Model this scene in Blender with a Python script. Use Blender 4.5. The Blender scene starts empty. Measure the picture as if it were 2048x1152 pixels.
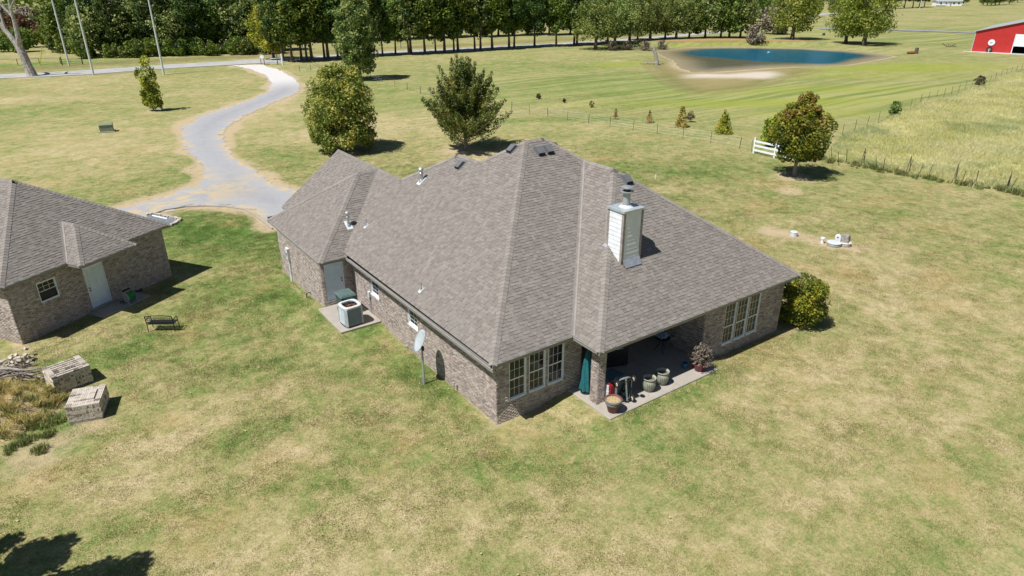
import bpy, math, random
import numpy as np
from mathutils import Vector, Matrix
from mathutils.geometry import tessellate_polygon

S = bpy.context.scene
C = S.collection
R = math.radians
rng = np.random.default_rng(7)
random.seed(7)
GZ = -0.45          # lawn level; floor level of the house is z = 0

# ------------------------------------------------------------------ camera
cam_d = bpy.data.cameras.new('camera')
cam = bpy.data.objects.new('camera', cam_d)
C.objects.link(cam)
CAM = Vector((-11.919, -17.967, 15.144))
p_, y_, r_ = R(24.396), R(54.822), R(-0.211)
fw = Vector((math.cos(y_)*math.cos(p_), math.sin(y_)*math.cos(p_), -math.sin(p_)))
rt = Vector((math.sin(y_), -math.cos(y_), 0))
up = rt.cross(fw)
rt2 = rt*math.cos(r_) + up*math.sin(r_)
up2 = -rt*math.sin(r_) + up*math.cos(r_)
m3 = Matrix((rt2, up2, -fw)).transposed()
cam.matrix_world = Matrix.Translation(CAM) @ m3.to_4x4()
cam_d.sensor_width = 36
cam_d.lens = 36*1351.6/2048
cam_d.clip_end = 6000
S.camera = cam

# ------------------------------------------------------------------ world, sun
W = bpy.data.worlds.new('World')
S.world = W
W.use_nodes = True
nt = W.node_tree
bg = nt.nodes['Background']
sky = nt.nodes.new('ShaderNodeTexSky')
sky.sky_type = 'NISHITA'
sky.sun_disc = False
SUN_EL, SUN_AZ = R(60), R(2.5)          # light travels towards +x
sky.sun_elevation = SUN_EL
sky.sun_rotation = R(-95)
sky.ozone_density = 3.0
sky.dust_density = .4
nt.links.new(sky.outputs[0], bg.inputs[0])
bg.inputs[1].default_value = 0.05
sun_d = bpy.data.lights.new('sun', 'SUN')
sun_d.energy = 5.0
sun_d.angle = R(0.53)
sun_d.color = (1.0, 0.972, 0.925)
sun = bpy.data.objects.new('sun', sun_d)
C.objects.link(sun)
ldir = Vector((math.cos(SUN_AZ)*math.cos(SUN_EL), math.sin(SUN_AZ)*math.cos(SUN_EL), -math.sin(SUN_EL)))
sun.rotation_euler = ldir.to_track_quat('-Z', 'Y').to_euler()
S.view_settings.view_transform = 'Standard'
S.view_settings.look = 'None'
S.view_settings.gamma = 1
S.view_settings.use_curve_mapping = False
S.view_settings.exposure = 0.28
S.cycles.max_bounces = 5
S.cycles.transparent_max_bounces = 8
try:
    S.cycles.use_denoising = True
except Exception:
    pass

# ------------------------------------------------------------------ helpers
class MB:
    """collects geometry; build() links it as ONE mesh object"""
    def __init__(s): s.v = []; s.f = []; s.mi = []; s.r = []
    def add(s, vs, fs, mi=0, rnd=None):
        b = len(s.v); s.v += [tuple(v) for v in vs]
        r = random.random() if rnd is None else rnd
        for f in fs: s.f.append(tuple(i+b for i in f)); s.mi.append(mi); s.r.append(r)
        return s
    def box(s, c, d, rz=0, mi=0, M=None, rnd=None):
        x, y, z = d[0]/2, d[1]/2, d[2]/2
        vs = [Vector((a*x, b*y, e*z)) for e in (-1, 1) for b in (-1, 1) for a in (-1, 1)]
        T = Matrix.Translation(c) @ (M.to_4x4() if M is not None else Matrix.Rotation(rz, 4, 'Z'))
        s.add([T @ v for v in vs], [(0,2,3,1),(4,5,7,6),(0,1,5,4),(2,6,7,3),(0,4,6,2),(1,3,7,5)], mi, rnd); return s
    def bb(s, a, b, mi=0, rnd=None):
        return s.box(((a[0]+b[0])/2, (a[1]+b[1])/2, (a[2]+b[2])/2), (abs(b[0]-a[0]), abs(b[1]-a[1]), abs(b[2]-a[2])), 0, mi, None, rnd)
    def tube(s, pts, rad, n=8, mi=0, cap=True, rnd=None):
        pts = [Vector(p) for p in pts]
        rad = [rad]*len(pts) if not hasattr(rad, '__len__') else list(rad)
        vs, fs = [], []; ref = None
        for i, p in enumerate(pts):
            t = (pts[min(i+1, len(pts)-1)] - pts[max(i-1, 0)]).normalized()
            if ref is None: ref = Vector((1, 0, 0)) if abs(t.x) < .9 else Vector((0, 1, 0))
            a = (ref - t*ref.dot(t)).normalized(); b = t.cross(a); ref = a
            for k in range(n):
                w = 2*math.pi*k/n; vs.append(p + (a*math.cos(w) + b*math.sin(w))*rad[i])
        for i in range(len(pts)-1):
            for k in range(n):
                k2 = (k+1) % n; fs.append((i*n+k, i*n+k2, (i+1)*n+k2, (i+1)*n+k))
        if cap: fs.append(tuple(range(n-1, -1, -1))); fs.append(tuple((len(pts)-1)*n+k for k in range(n)))
        s.add(vs, fs, mi, rnd); return s
    def lathe(s, prof, c=(0,0,0), n=20, mi=0, sq=0.0, M=None):
        vs, fs = [], []
        for r, z in prof:
            for k in range(n):
                w = 2*math.pi*k/n; ca, sa = math.cos(w), math.sin(w)
                q = 1.0 if not sq else 1.0/(abs(ca)**sq + abs(sa)**sq)**(1/sq)
                v = Vector((r*q*ca, r*q*sa, z))
                if M is not None: v = M @ v
                vs.append((v.x+c[0], v.y+c[1], v.z+c[2]))
        for i in range(len(prof)-1):
            for k in range(n):
                k2 = (k+1) % n; fs.append((i*n+k, i*n+k2, (i+1)*n+k2, (i+1)*n+k))
        s.add(vs, fs, mi); return s
    def build(s, name, mats, parent=None, smooth=False, loc=None):
        me = bpy.data.meshes.new(name); me.from_pydata(s.v, [], s.f)
        mats = mats if isinstance(mats, (list, tuple)) else [mats]
        for m in mats: me.materials.append(m)
        if len(mats) > 1: me.polygons.foreach_set('material_index', s.mi)
        a = me.attributes.new('rnd', 'FLOAT', 'FACE'); a.data.foreach_set('value', s.r)
        if smooth: me.polygons.foreach_set('use_smooth', [True]*len(s.f))
        return link(name, me, parent, loc)

def link(name, me, parent=None, loc=None):
    o = bpy.data.objects.new(name, me); C.objects.link(o)
    if parent is not None: o.parent = parent
    if loc is not None: o.location = loc
    return o
def tag(o, label=None, cat=None, group=None, kind=None):
    if label: o['label'] = label
    if cat: o['category'] = cat
    if group: o['group'] = group
    if kind: o['kind'] = kind
    return o
def thing(name, label, cat, loc=(0,0,0), rz=0, group=None):
    o = bpy.data.objects.new(name, None); C.objects.link(o)
    o.location = loc; o.rotation_euler = (0, 0, rz); o.empty_display_size = .3
    return tag(o, label, cat, group)
def struct(o): o['kind'] = 'structure'; return o
def stuff(o): o['kind'] = 'stuff'; return o
def dup(root, loc, rz=0, sc=1, label=None, group=None):
    r = root.copy(); C.objects.link(r); r.location = loc; r.rotation_euler = (0, 0, rz)
    r.scale = (sc, sc, sc) if not hasattr(sc, '__len__') else sc
    if label: r['label'] = label
    if group: r['group'] = group
    for ch in list(root.children):
        c = ch.copy(); C.objects.link(c); c.parent = r
        for g in ch.children:
            q = g.copy(); C.objects.link(q); q.parent = c
    return r

# ------------------------------------------------------------------ materials
class NT:
    def __init__(s, m): s.t = m.node_tree; s.n = s.t.nodes; s.l = s.t.links
    def new(s, ty, **k):
        n = s.n.new(ty)
        for a, b in k.items(): setattr(n, a, b)
        return n
    def put(s, sock, val):
        if isinstance(val, bpy.types.NodeSocket): s.l.new(val, sock)
        else: sock.default_value = val
    def math(s, op, a, b=0.0, clamp=False):
        n = s.new('ShaderNodeMath', operation=op, use_clamp=clamp); s.put(n.inputs[0], a); s.put(n.inputs[1], b); return n.outputs[0]
    def mix(s, f, a, b, mode='MIX'):
        n = s.new('ShaderNodeMix', data_type='RGBA', blend_type=mode); s.put(n.inputs[0], f)
        for so, v in ((n.inputs[6], a), (n.inputs[7], b)):
            s.put(so, v if isinstance(v, bpy.types.NodeSocket) else (v[0], v[1], v[2], 1))
        return n.outputs[2]
    def noise(s, sc, det=2.0, vec=None, rough=.55, dist=0.0):
        n = s.new('ShaderNodeTexNoise'); n.inputs['Scale'].default_value = sc; n.inputs['Detail'].default_value = det
        n.inputs['Roughness'].default_value = rough; n.inputs['Distortion'].default_value = dist
        if vec is not None: s.l.new(vec, n.inputs['Vector'])
        return n.outputs['Fac']
    def ramp(s, f, stops, interp='LINEAR'):
        n = s.new('ShaderNodeValToRGB'); e = n.color_ramp.elements; n.color_ramp.interpolation = interp
        while len(e) < len(stops): e.new(.5)
        for i, (p, c) in enumerate(stops):
            e[i].position = p; e[i].color = (*c, 1) if len(c) == 3 else c
        s.l.new(f, n.inputs[0]); return n.outputs[0]
    def step(s, f, lo, hi):
        n = s.new('ShaderNodeMapRange', interpolation_type='SMOOTHSTEP'); s.put(n.inputs[0], f)
        n.inputs[1].default_value = lo; n.inputs[2].default_value = hi; return n.outputs[0]
    def pos(s): return s.new('ShaderNodeNewGeometry').outputs['Position']
    def objc(s): return s.new('ShaderNodeTexCoord').outputs['Object']
    def attr(s, name, inst=False, out='Fac'):
        n = s.new('ShaderNodeAttribute', attribute_name=name)
        if inst: n.attribute_type = 'INSTANCER'
        return n.outputs[out]
    def bump(s, h, st=.3, dist=.02):
        n = s.new('ShaderNodeBump'); n.inputs['Strength'].default_value = st; n.inputs['Distance'].default_value = dist
        s.l.new(h, n.inputs['Height']); return n.outputs[0]

def base(name):
    m = bpy.data.materials.new(name); m.use_nodes = True
    return m, NT(m), m.node_tree.nodes['Principled BSDF']
def mat(name, col, rough=.75, metal=0.0, var=.18, sc=6.0, bump=0.0, dirt=None, spec=.4):
    m, t, b = base(name)
    oc = t.objc()
    f = t.noise(sc, 4, oc)
    lo = tuple(c*(1-var) for c in col); hi = tuple(min(1, c*(1+var)) for c in col)
    c = t.mix(t.step(f, .3, .7), lo, hi)
    if dirt:
        c = t.mix(t.math('MULTIPLY', t.step(t.noise(sc*.35, 5, oc), .5, .72), .6), c, dirt)
    t.put(b.inputs['Base Color'], c)
    b.inputs['Roughness'].default_value = rough; b.inputs['Metallic'].default_value = metal
    b.inputs['Specular IOR Level'].default_value = spec
    if bump: t.put(b.inputs['Normal'], t.bump(t.noise(sc*6, 3, oc), bump, .01))
    return m

def rnd_socket(t):
    return t.math('FRACT', t.math('ADD', t.attr('rnd'), t.new('ShaderNodeObjectInfo').outputs['Random']))

# brick: one colour per brick, smeared mortar
def brick_mat():
    m, t, b = base('brick')
    r = rnd_socket(t)
    c = t.ramp(r, [(0,(.115,.082,.074)),(.15,(.265,.198,.174)),(.34,(.365,.288,.254)),(.52,(.30,.234,.208)),(.68,(.44,.37,.33)),(.85,(.54,.475,.43)),(.94,(.13,.098,.09))], 'CONSTANT')
    p = t.pos()
    c = t.mix(t.step(t.noise(23, 4, p), .35, .75), c, (.48,.42,.38))
    c = t.mix(t.math('MULTIPLY', t.step(t.noise(6.0, 5, p), .54, .66), .5), c, (.70,.66,.615))
    c = t.mix(t.math('MULTIPLY', t.step(t.noise(.8, 3, p), .45, .7), .28), c, (.52,.46,.42))
    z = t.new('ShaderNodeSeparateXYZ'); t.l.new(p, z.inputs[0])
    low = t.math('SUBTRACT', 1.0, t.step(z.outputs[2], -.5, .25))
    c = t.mix(t.math('MULTIPLY', low, t.math('MULTIPLY', t.noise(3, 4, p), .7)), c, (.42,.33,.235))
    t.put(b.inputs['Base Color'], c); b.inputs['Roughness'].default_value = .9
    t.put(b.inputs['Normal'], t.bump(t.noise(60, 4, p), .5, .006))
    return m
def shingle_mat(name='asphalt_shingle', stops=None):
    m, t, b = base(name)
    r = rnd_socket(t); p = t.pos()
    c = t.ramp(r, stops or [(0,(.158,.138,.123)),(.18,(.188,.166,.148)),(.42,(.208,.185,.165)),(.66,(.176,.155,.139)),(.82,(.226,.202,.180)),(.94,(.192,.174,.160))], 'CONSTANT')
    c = t.mix(t.math('MULTIPLY', t.step(t.noise(170, 2, p), .3, .75), .35), c, (.27,.245,.222))
    c = t.mix(t.math('MULTIPLY', t.step(t.noise(.5, 5, p), .42, .7), .20), c, (.175,.155,.138))
    c = t.mix(t.math('MULTIPLY', t.step(t.noise(1.7, 4, p), .5, .72), .16), c, (.30,.275,.245))
    t.put(b.inputs['Base Color'], c); b.inputs['Roughness'].default_value = .95
    t.put(b.inputs['Normal'], t.bump(t.noise(220, 2, p), .35, .004))
    return m
def leaf_mat(name, stops, trans=.35, gain=1.95):
    m, t, b = base(name)
    r = t.attr('rnd'); oi = t.new('ShaderNodeObjectInfo').outputs['Random']
    c = t.ramp(r, [(q, tuple(min(.8, x*gain) for x in cc)) for q, cc in stops])
    h = t.new('ShaderNodeHueSaturation'); t.l.new(c, h.inputs['Color'])
    t.put(h.inputs['Hue'], t.math('ADD', .485, t.math('MULTIPLY', oi, .03)))
    t.put(h.inputs['Value'], t.math('ADD', .86, t.math('MULTIPLY', oi, .28)))
    c = h.outputs[0]
    t.put(b.inputs['Base Color'], c); b.inputs['Roughness'].default_value = .55; b.inputs['Specular IOR Level'].default_value = .35
    tr = t.new('ShaderNodeBsdfTranslucent'); t.put(tr.inputs[0], c)
    mx = t.new('ShaderNodeMixShader'); mx.inputs[0].default_value = trans
    t.l.new(b.outputs[0], mx.inputs[1]); t.l.new(tr.outputs[0], mx.inputs[2])
    t.l.new(mx.outputs[0], t.n['Material Output'].inputs[0])
    return m

# lawn colour group shared by the soil sheet and the blades
def lawn_group():
    g = bpy.data.node_groups.new('lawn_colour', 'ShaderNodeTree')
    for nm, ty in (('green','NodeSocketFloat'),('dry','NodeSocketFloat'),('lime','NodeSocketFloat'),('stripe','NodeSocketFloat'),('dirt','NodeSocketFloat')):
        g.interface.new_socket(nm, in_out='INPUT', socket_type=ty)
    g.interface.new_socket('Color', in_out='OUTPUT', socket_type='NodeSocketColor')
    class F: node_tree = g
    t = NT(F); gi = t.new('NodeGroupInput'); go = t.new('NodeGroupOutput'); p = t.pos()
    big = t.noise(.045, 4, p, .6, .4); mid = t.noise(.33, 5, p, .62, .5); sml = t.noise(1.25, 8, p, .70, .3); fin = t.noise(9, 6, p, .75)
    # k: 0 = straw, 1 = green
    k = t.math('ADD', t.math('MULTIPLY', big, .5), t.math('MULTIPLY', mid, .55))
    k = t.math('ADD', k, t.math('MULTIPLY', sml, 1.0)); k = t.math('ADD', k, t.math('MULTIPLY', fin, 1.05))
    k = t.math('SUBTRACT', k, 1.55)                       # about -.5 .. .5
    k = t.math('ADD', t.math('MULTIPLY', k, 1.42), .475)
    k = t.math('ADD', k, t.math('MULTIPLY', gi.outputs['green'], .46)); k = t.math('SUBTRACT', k, t.math('MULTIPLY', gi.outputs['dry'], .6))
    c = t.ramp(t.math('ADD', k, 0.0, True), [(0,(.470,.390,.235)),(.22,(.385,.325,.172)),(.44,(.292,.268,.116)),(.64,(.205,.232,.078)),(.84,(.128,.190,.048)),(1,(.086,.155,.032))])
    red = t.math('MULTIPLY', t.step(t.noise(.22, 4, p, .6, .3), .54, .72), .42)
    c = t.mix(red, c, (.40,.275,.125))
    tuft = t.math('MULTIPLY', t.step(t.noise(4.2, 3, p, .6), .58, .72), .28)
    c = t.mix(tuft, c, (.132,.178,.044))
    straw = t.math('MULTIPLY', t.step(t.noise(2.6, 4, p, .6), .61, .70), .5)
    c = t.mix(straw, c, (.44,.35,.195))
    # mower passes on the pond field
    mp = t.new('ShaderNodeMapping'); mp.inputs['Rotation'].default_value = (0, 0, R(-27)); t.l.new(p, mp.inputs[0])
    mp.inputs['Scale'].default_value = (.035, 1, 1)
    wv = t.step(t.noise(.75, 3, mp.outputs[0], .6), .42, .58)
    st = t.mix(wv, (.125,.178,.046), (.320,.312,.125))
    c = t.mix(t.math('MULTIPLY', gi.outputs['stripe'], .80), c, st)
    c = t.mix(gi.outputs['lime'], c, (.235,.280,.030))
    dn = t.math('MULTIPLY', gi.outputs['dirt'], t.step(t.math('ADD', gi.outputs['dirt'], t.math('MULTIPLY', t.math('SUBTRACT', t.noise(1.1, 5, p, .65), .5), 1.6)), .3, .65))
    c = t.mix(dn, c, t.mix(t.noise(2.5, 5, p, .6), (.36,.27,.165), (.50,.41,.27)))
    c = t.mix(.5, c, t.mix(t.noise(26, 3, p, .7), (.35,.35,.35), (.65,.65,.65)), 'OVERLAY')
    t.l.new(c, go.inputs[0]); return g
LAWN = lawn_group()
ZONES = ('green', 'dry', 'lime', 'stripe', 'dirt')
def lawn_mat(name, inst):
    m, t, b = base(name)
    n = t.new('ShaderNodeGroup', node_tree=LAWN)
    for z in ZONES: t.l.new(t.attr(z, inst), n.inputs[z])
    c = n.outputs[0]
    if inst:
        c = t.mix(t.math('MULTIPLY', t.attr('rnd'), .34), c, (.45,.41,.18))
        b.inputs['Roughness'].default_value = .6; b.inputs['Specular IOR Level'].default_value = .25
        tr = t.new('ShaderNodeBsdfTranslucent'); t.put(tr.inputs[0], c)
        mx = t.new('ShaderNodeMixShader'); mx.inputs[0].default_value = .35
        t.l.new(b.outputs[0], mx.inputs[1]); t.l.new(tr.outputs[0], mx.inputs[2]); t.l.new(mx.outputs[0], t.n['Material Output'].inputs[0])
    else:
        b.inputs['Roughness'].default_value = 1; b.inputs['Specular IOR Level'].default_value = .1
        ov = t.attr('over', False, 'Color'); ow = t.new('ShaderNodeAttribute', attribute_name='overw').outputs['Fac']
        p = t.pos()
        ow = t.math('MULTIPLY', ow, t.step(t.math('ADD', ow, t.math('MULTIPLY', t.math('SUBTRACT', t.noise(.9, 5, p, .65), .5), .9)), .2, .55))
        ovv = t.mix(.6, ov, t.mix(t.noise(1.6, 5, p, .65), (.3,.3,.3), (.7,.7,.7)), 'OVERLAY')
        c = t.mix(ow, c, ovv)
        hgt = t.math('ADD', t.noise(14, 4, p, .7), t.math('MULTIPLY', t.noise(2.2, 3, p), 1.5))
        t.put(b.inputs['Normal'], t.bump(hgt, .45, .05))
    t.put(b.inputs['Base Color'], c)
    return m
M_LAWN = lawn_mat('lawn', False); M_BLADE = lawn_mat('grass_blade', True)

def gravel_mat():
    m, t, b = base('gravel'); p = t.pos()
    c = t.mix(t.noise(9, 5, p, .75), (.215,.215,.225), (.45,.45,.465))
    c = t.mix(t.math('MULTIPLY', t.step(t.math('ADD', t.attr('track'), t.math('MULTIPLY', t.math('SUBTRACT', t.noise(1.4, 6, p, .7), .5), 1.3)), .1, .9), .5), c, (.22,.225,.245))
    c = t.mix(t.math('MULTIPLY', t.step(t.noise(3.5, 5, p, .7), .55, .75), .35), c, (.50,.49,.485))
    c = t.mix(t.math('MULTIPLY', t.step(t.noise(.55, 5, p, .65, .6), .42, .60), t.attr('edge')), c, (.50,.39,.215))
    c = t.mix(t.math('MULTIPLY', t.attr('fresh'), .8), c, t.mix(t.noise(7, 4, p, .7), (.50,.48,.46), (.74,.72,.70)))
    t.put(b.inputs['Base Color'], c); b.inputs['Roughness'].default_value = .95
    t.put(b.inputs['Normal'], t.bump(t.noise(30, 4, p, .7), .6, .03)); return m
def concrete_mat(name, col=(.37,.335,.29)):
    m, t, b = base(name); p = t.pos()
    c = t.mix(t.noise(1.6, 6, p, .65), tuple(x*.72 for x in col), tuple(x*1.2 for x in col))
    c = t.mix(t.math('MULTIPLY', t.step(t.noise(3.3, 4, p, .6, .6), .6, .7), .35), c, (.24,.18,.12))
    t.put(b.inputs['Base Color'], c); b.inputs['Roughness'].default_value = .85
    t.put(b.inputs['Normal'], t.bump(t.noise(45, 3, p), .2, .005)); return m
def water_mat():
    m, t, b = base('pond_water'); p = t.pos()
    mk = t.mix(t.noise(.25, 5, p, .7), (.045,.055,.030), (.115,.100,.060))
    c = t.mix(t.attr('deep'), t.mix(t.attr('shore'), mk, (.30,.25,.155)), (.000,.072,.118))
    t.put(b.inputs['Base Color'], c); b.inputs['Roughness'].default_value = .25; b.inputs['IOR'].default_value = 1.33
    b.inputs['Specular IOR Level'].default_value = .06
    mp = t.new('ShaderNodeMapping'); mp.inputs['Scale'].default_value = (1.2, .35, 1); mp.inputs['Rotation'].default_value = (0, 0, R(35)); t.l.new(p, mp.inputs[0])
    t.put(b.inputs['Normal'], t.bump(t.noise(1.3, 4, mp.outputs[0], .6), .5, .12)); return m

M = {}
M['brick'] = brick_mat()
M['mortar'] = mat('mortar', (.66,.62,.58), .95, var=.2, sc=5, bump=.2)
M['shingle'] = shingle_mat()
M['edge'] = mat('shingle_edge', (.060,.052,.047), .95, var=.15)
M['cap'] = shingle_mat('hip_cap_shingle', [(0,(.205,.183,.164)),(.3,(.235,.212,.190)),(.6,(.25,.227,.204)),(.85,(.215,.193,.174))])
M['valley'] = mat('valley_metal', (.25,.225,.205), .7, var=.1, sc=3)
M['deck'] = mat('roof_deck', (.13,.115,.10), .95)
M['fascia'] = mat('fascia_paint', (.27,.255,.24), .6, var=.08, sc=3)
M['soffit'] = mat('soffit_board', (.20,.19,.18), .7, var=.08)
M['drip'] = mat('drip_edge', (.40,.385,.365), .45, var=.08)
M['white'] = mat('skylit_white_vinyl', (.77,.83,.89), .4, var=.05, sc=3)  # white, with the blue of sky-lit shade tinted into it
M['door'] = mat('skylit_door_paint', (.67,.77,.85), .45, var=.05, sc=2)  # white door; pale blue of sky-lit shade put into its colour
M['dark'] = mat('dark_metal', (.018,.018,.02), .45, var=.25)
M['black'] = mat('black_plastic', (.022,.023,.025), .55, var=.2)
M['galv'] = mat('galvanised_steel', (.52,.54,.56), .42, .65, var=.12, sc=5)
M['greym'] = mat('grey_paint_metal', (.36,.385,.40), .45, .2, var=.08)
M['concrete'] = concrete_mat('concrete')
M['asphalt'] = mat('asphalt', (.36,.355,.35), .95, var=.1, sc=.4, bump=.1)
M['gravel'] = gravel_mat()
M['water'] = water_mat()
M['wood'] = mat('weathered_wood', (.30,.275,.25), .9, var=.3, sc=6, bump=.4)
M['deadwood'] = mat('dead_wood', (.34,.315,.285), .9, var=.35, sc=3, bump=.4, dirt=(.12,.10,.085))
M['bark'] = mat('bark', (.115,.092,.072), .95, var=.4, sc=7, bump=.6)
M['barkl'] = mat('pale_bark', (.26,.225,.185), .95, var=.3, sc=7, bump=.6)
M['siding'] = mat('painted_siding', (.74,.77,.80), .65, var=.06, sc=3, dirt=(.52,.51,.49))
M['trimw'] = mat('weathered_trim', (.30,.265,.24), .8, var=.2, sc=5)
M['capm'] = mat('chimney_cap_metal', (.50,.56,.60), .4, .4, var=.1, dirt=(.5,.5,.48))
M['rust'] = mat('rust', (.22,.085,.04), .9, var=.4, sc=20)
M['teal'] = mat('teal_fabric', (.012,.125,.145), .75, var=.2, sc=5)
M['bluebox'] = mat('blue_grey_plastic', (.085,.16,.19), .5, var=.1)
M['red'] = mat('red_enamel', (.24,.014,.022), .3, var=.1, spec=.5)
M['maroon'] = mat('maroon_plastic', (.16,.055,.055), .5, var=.15)
M['maroon2'] = mat('maroon_glaze', (.16,.02,.035), .3, var=.15)
M['glaze'] = mat('grey_green_glaze', (.30,.31,.255), .35, var=.3, sc=4, dirt=(.20,.17,.12))
M['soil'] = mat('potting_soil', (.19,.14,.095), 1, var=.4, sc=20)
M['strawm'] = mat('dry_straw', (.47,.37,.20), .95, var=.3, sc=20)
M['cream'] = mat('cream_plastic', (.66,.58,.40), .5, var=.08)
M['rubber'] = mat('rubber', (.02,.02,.02), .8, var=.2)
M['binmat'] = mat('dark_green_plastic', (.040,.085,.085), .45, var=.12)
M['binlid'] = mat('green_lid_plastic', (.10,.15,.145), .45, var=.12)
M['acm'] = mat('condenser_paint', (.40,.455,.48), .5, .0, var=.08)
M['aclid'] = mat('condenser_lid', (.62,.65,.66), .4, .1, var=.06)
M['hoseg'] = mat('green_hose', (.045,.36,.10), .4, var=.15)
M['yellow'] = mat('yellow_plastic', (.62,.50,.03), .5, var=.1)
M['tboxg'] = mat('utility_green', (.20,.235,.165), .55, var=.1)
M['barnred'] = mat('barn_red_steel', (.47,.030,.030), .5, var=.07, sc=1.2)
M['roofsteel'] = mat('roof_steel', (.42,.45,.45), .45, .2, var=.08)
M['palebrick'] = mat('pallet_brick', (.47,.41,.34), .9, var=.22, sc=9)
M['ventm'] = mat('vent_grey', (.125,.130,.138), .55, var=.1)
M['brushwood'] = mat('brushwood', (.185,.150,.120), .95, var=.35, sc=4)
M['glass'] = None
def glass_mat():
    m, t, b = base('window_glass')
    c = t.mix(t.noise(.9, 2, t.pos()), (.008,.011,.014), (.030,.028,.020))
    t.put(b.inputs['Base Color'], c); b.inputs['Roughness'].default_value = .04; b.inputs['Specular IOR Level'].default_value = .42
    t.put(b.inputs['Normal'], t.bump(t.noise(2.2, 1, t.pos()), .05, .02)); return m
M['glass'] = glass_mat()
def pbrick_mat():
    m, t, b = base('new_brick'); r = rnd_socket(t); p = t.pos()
    c = t.ramp(r, [(0,(.60,.54,.46)),(.45,(.52,.46,.385)),(.68,(.40,.345,.285)),(.84,(.20,.145,.12)),(.93,(.12,.085,.075))], 'CONSTANT')
    c = t.mix(t.step(t.noise(20, 4, p), .4, .8), c, (.58,.52,.45))
    t.put(b.inputs['Base Color'], c); b.inputs['Roughness'].default_value = .9; return m
M['pbrick'] = pbrick_mat()

# ------------------------------------------------------------------ ground sheet
def vnoise(P, sc, seed):
    """cheap smooth 3d value noise"""
    g = np.random.default_rng(seed); t = g.random((17,17,17)); q = P*sc; i = np.floor(q).astype(int); f = q-i; f = f*f*(3-2*f); out = 0
    for dx in (0,1):
        for dy in (0,1):
            for dz in (0,1):
                w = (f[:,0] if dx else 1-f[:,0])*(f[:,1] if dy else 1-f[:,1])*(f[:,2] if dz else 1-f[:,2])
                out = out+w*t[(i[:,0]+dx)%17,(i[:,1]+dy)%17,(i[:,2]+dz)%17]
    return out
def poly_sd(P, X, Y):
    """signed distance to polygon (negative inside)"""
    P = np.array(P); n = len(P); d = np.full(X.shape, 1e9); ins = np.zeros(X.shape, bool)
    for i in range(n):
        a, b = P[i], P[(i+1) % n]; e = b-a; wx, wy = X-a[0], Y-a[1]
        t = np.clip((wx*e[0]+wy*e[1])/(e@e+1e-12), 0, 1)
        d = np.minimum(d, np.hypot(wx-e[0]*t, wy-e[1]*t))
        c = (a[1] > Y) != (b[1] > Y)
        with np.errstate(divide='ignore', invalid='ignore'):
            xi = a[0] + (Y-a[1])/(b[1]-a[1]+1e-12)*e[0]
        ins ^= c & (X < xi)
    return np.where(ins, -d, d)
def sst(x, a, b):
    t = np.clip((x-a)/(b-a), 0, 1); return t*t*(3-2*t)
def line_d(P, X, Y):
    d = np.full(X.shape, 1e9)
    for a, b in zip(P[:-1], P[1:]):
        a = np.array(a); b = np.array(b); e = b-a; wx, wy = X-a[0], Y-a[1]
        t = np.clip((wx*e[0]+wy*e[1])/(e@e+1e-12), 0, 1); d = np.minimum(d, np.hypot(wx-e[0]*t, wy-e[1]*t))
    return d
def ell(X, Y, c, r, ang=0):
    ca, sa = math.cos(R(ang)), math.sin(R(ang)); dx, dy = X-c[0], Y-c[1]
    u, v = (dx*ca+dy*sa)/r[0], (-dx*sa+dy*ca)/r[1]; return np.exp(-.5*(u*u+v*v))

POND = [(119.02, 104.57),(126.67, 107.17),(132.73, 107.90),(139.72, 104.37),(146.91, 98.85),(154.58, 89.30),(156.28, 79.36),(156.00, 71.56),(153.09, 64.88),(142.41, 63.47),(128.36, 61.88),(122.89, 63.73),(117.84, 66.43),(112.56, 68.21),(107.25, 69.00),(98.51, 70.47),(95.14, 73.00),(99.02, 79.51),(107.03, 87.71),(112.93, 96.89)]
DEEP = [(125.26, 101.45),(133.27, 103.87),(144.50, 97.04),(152.11, 87.66),(153.88, 77.92),(152.09, 70.00),(136.63, 65.29),(126.22, 65.83),(122.95, 73.14),(118.58, 84.19),(118.45, 92.69)]
BANK = [(94.76, 85.47),(83.25, 71.61),(74.47, 60.41),(71.43, 54.50),(72.60, 51.10),(78.92, 49.59),(87.11, 51.01),(97.20, 54.26),(112.43, 57.22),(118.35, 65.36),(114.21, 74.30),(106.37, 86.45),(102.73, 91.81)]
WHITEB = [(87.78, 69.11),(92.86, 69.98),(95.73, 65.92),(102.62, 65.58),(106.01, 63.03),(102.76, 57.88),(94.56, 54.59),(91.53, 59.32),(86.49, 63.93),(84.39, 65.51)]
DRIVE = [(24.97, 134.72),(26.11, 125.16),(25.47, 114.00),(23.01, 102.49),(20.10, 94.61),(15.44, 87.48),(10.52, 81.97),(6.22, 77.16),(3.02, 71.33),(1.29, 64.50),(0.41, 57.61),(0.21, 51.99),(-0.11, 46.93),(-1.26, 43.65),(-4.42, 41.00),(-7.46, 39.76),(-9.04, 39.23),(-10.01, 37.64),(-7.79, 34.95),(-6.01, 35.88),(-3.74, 36.92),(-1.22, 35.25),(-0.13, 33.54),(0.06, 31.64),(0.11, 27.93),(2.43, 30.07),(4.66, 33.08),(4.60, 36.40),(3.91, 40.09),(3.89, 45.12),(3.96, 51.02),(4.47, 57.51),(5.73, 63.58),(8.67, 69.92),(13.15, 76.62),(18.42, 83.01),(23.29, 88.96),(26.47, 96.16),(29.11, 107.73),(30.60, 120.75),(30.53, 132.83)]
ROAD_N = [(-22.78, 137.42),(-14.25, 138.44),(-6.72, 136.31),(-0.06, 135.45),(12.79, 136.75),(26.99, 135.51),(35.13, 134.76),(44.09, 134.99),(58.86, 135.63),(75.98, 132.59),(105.18, 130.35),(121.39, 128.78),(149.99, 131.60),(193.01, 137.64),(317.65, 186.48),(360.88, 196.21)]
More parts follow.
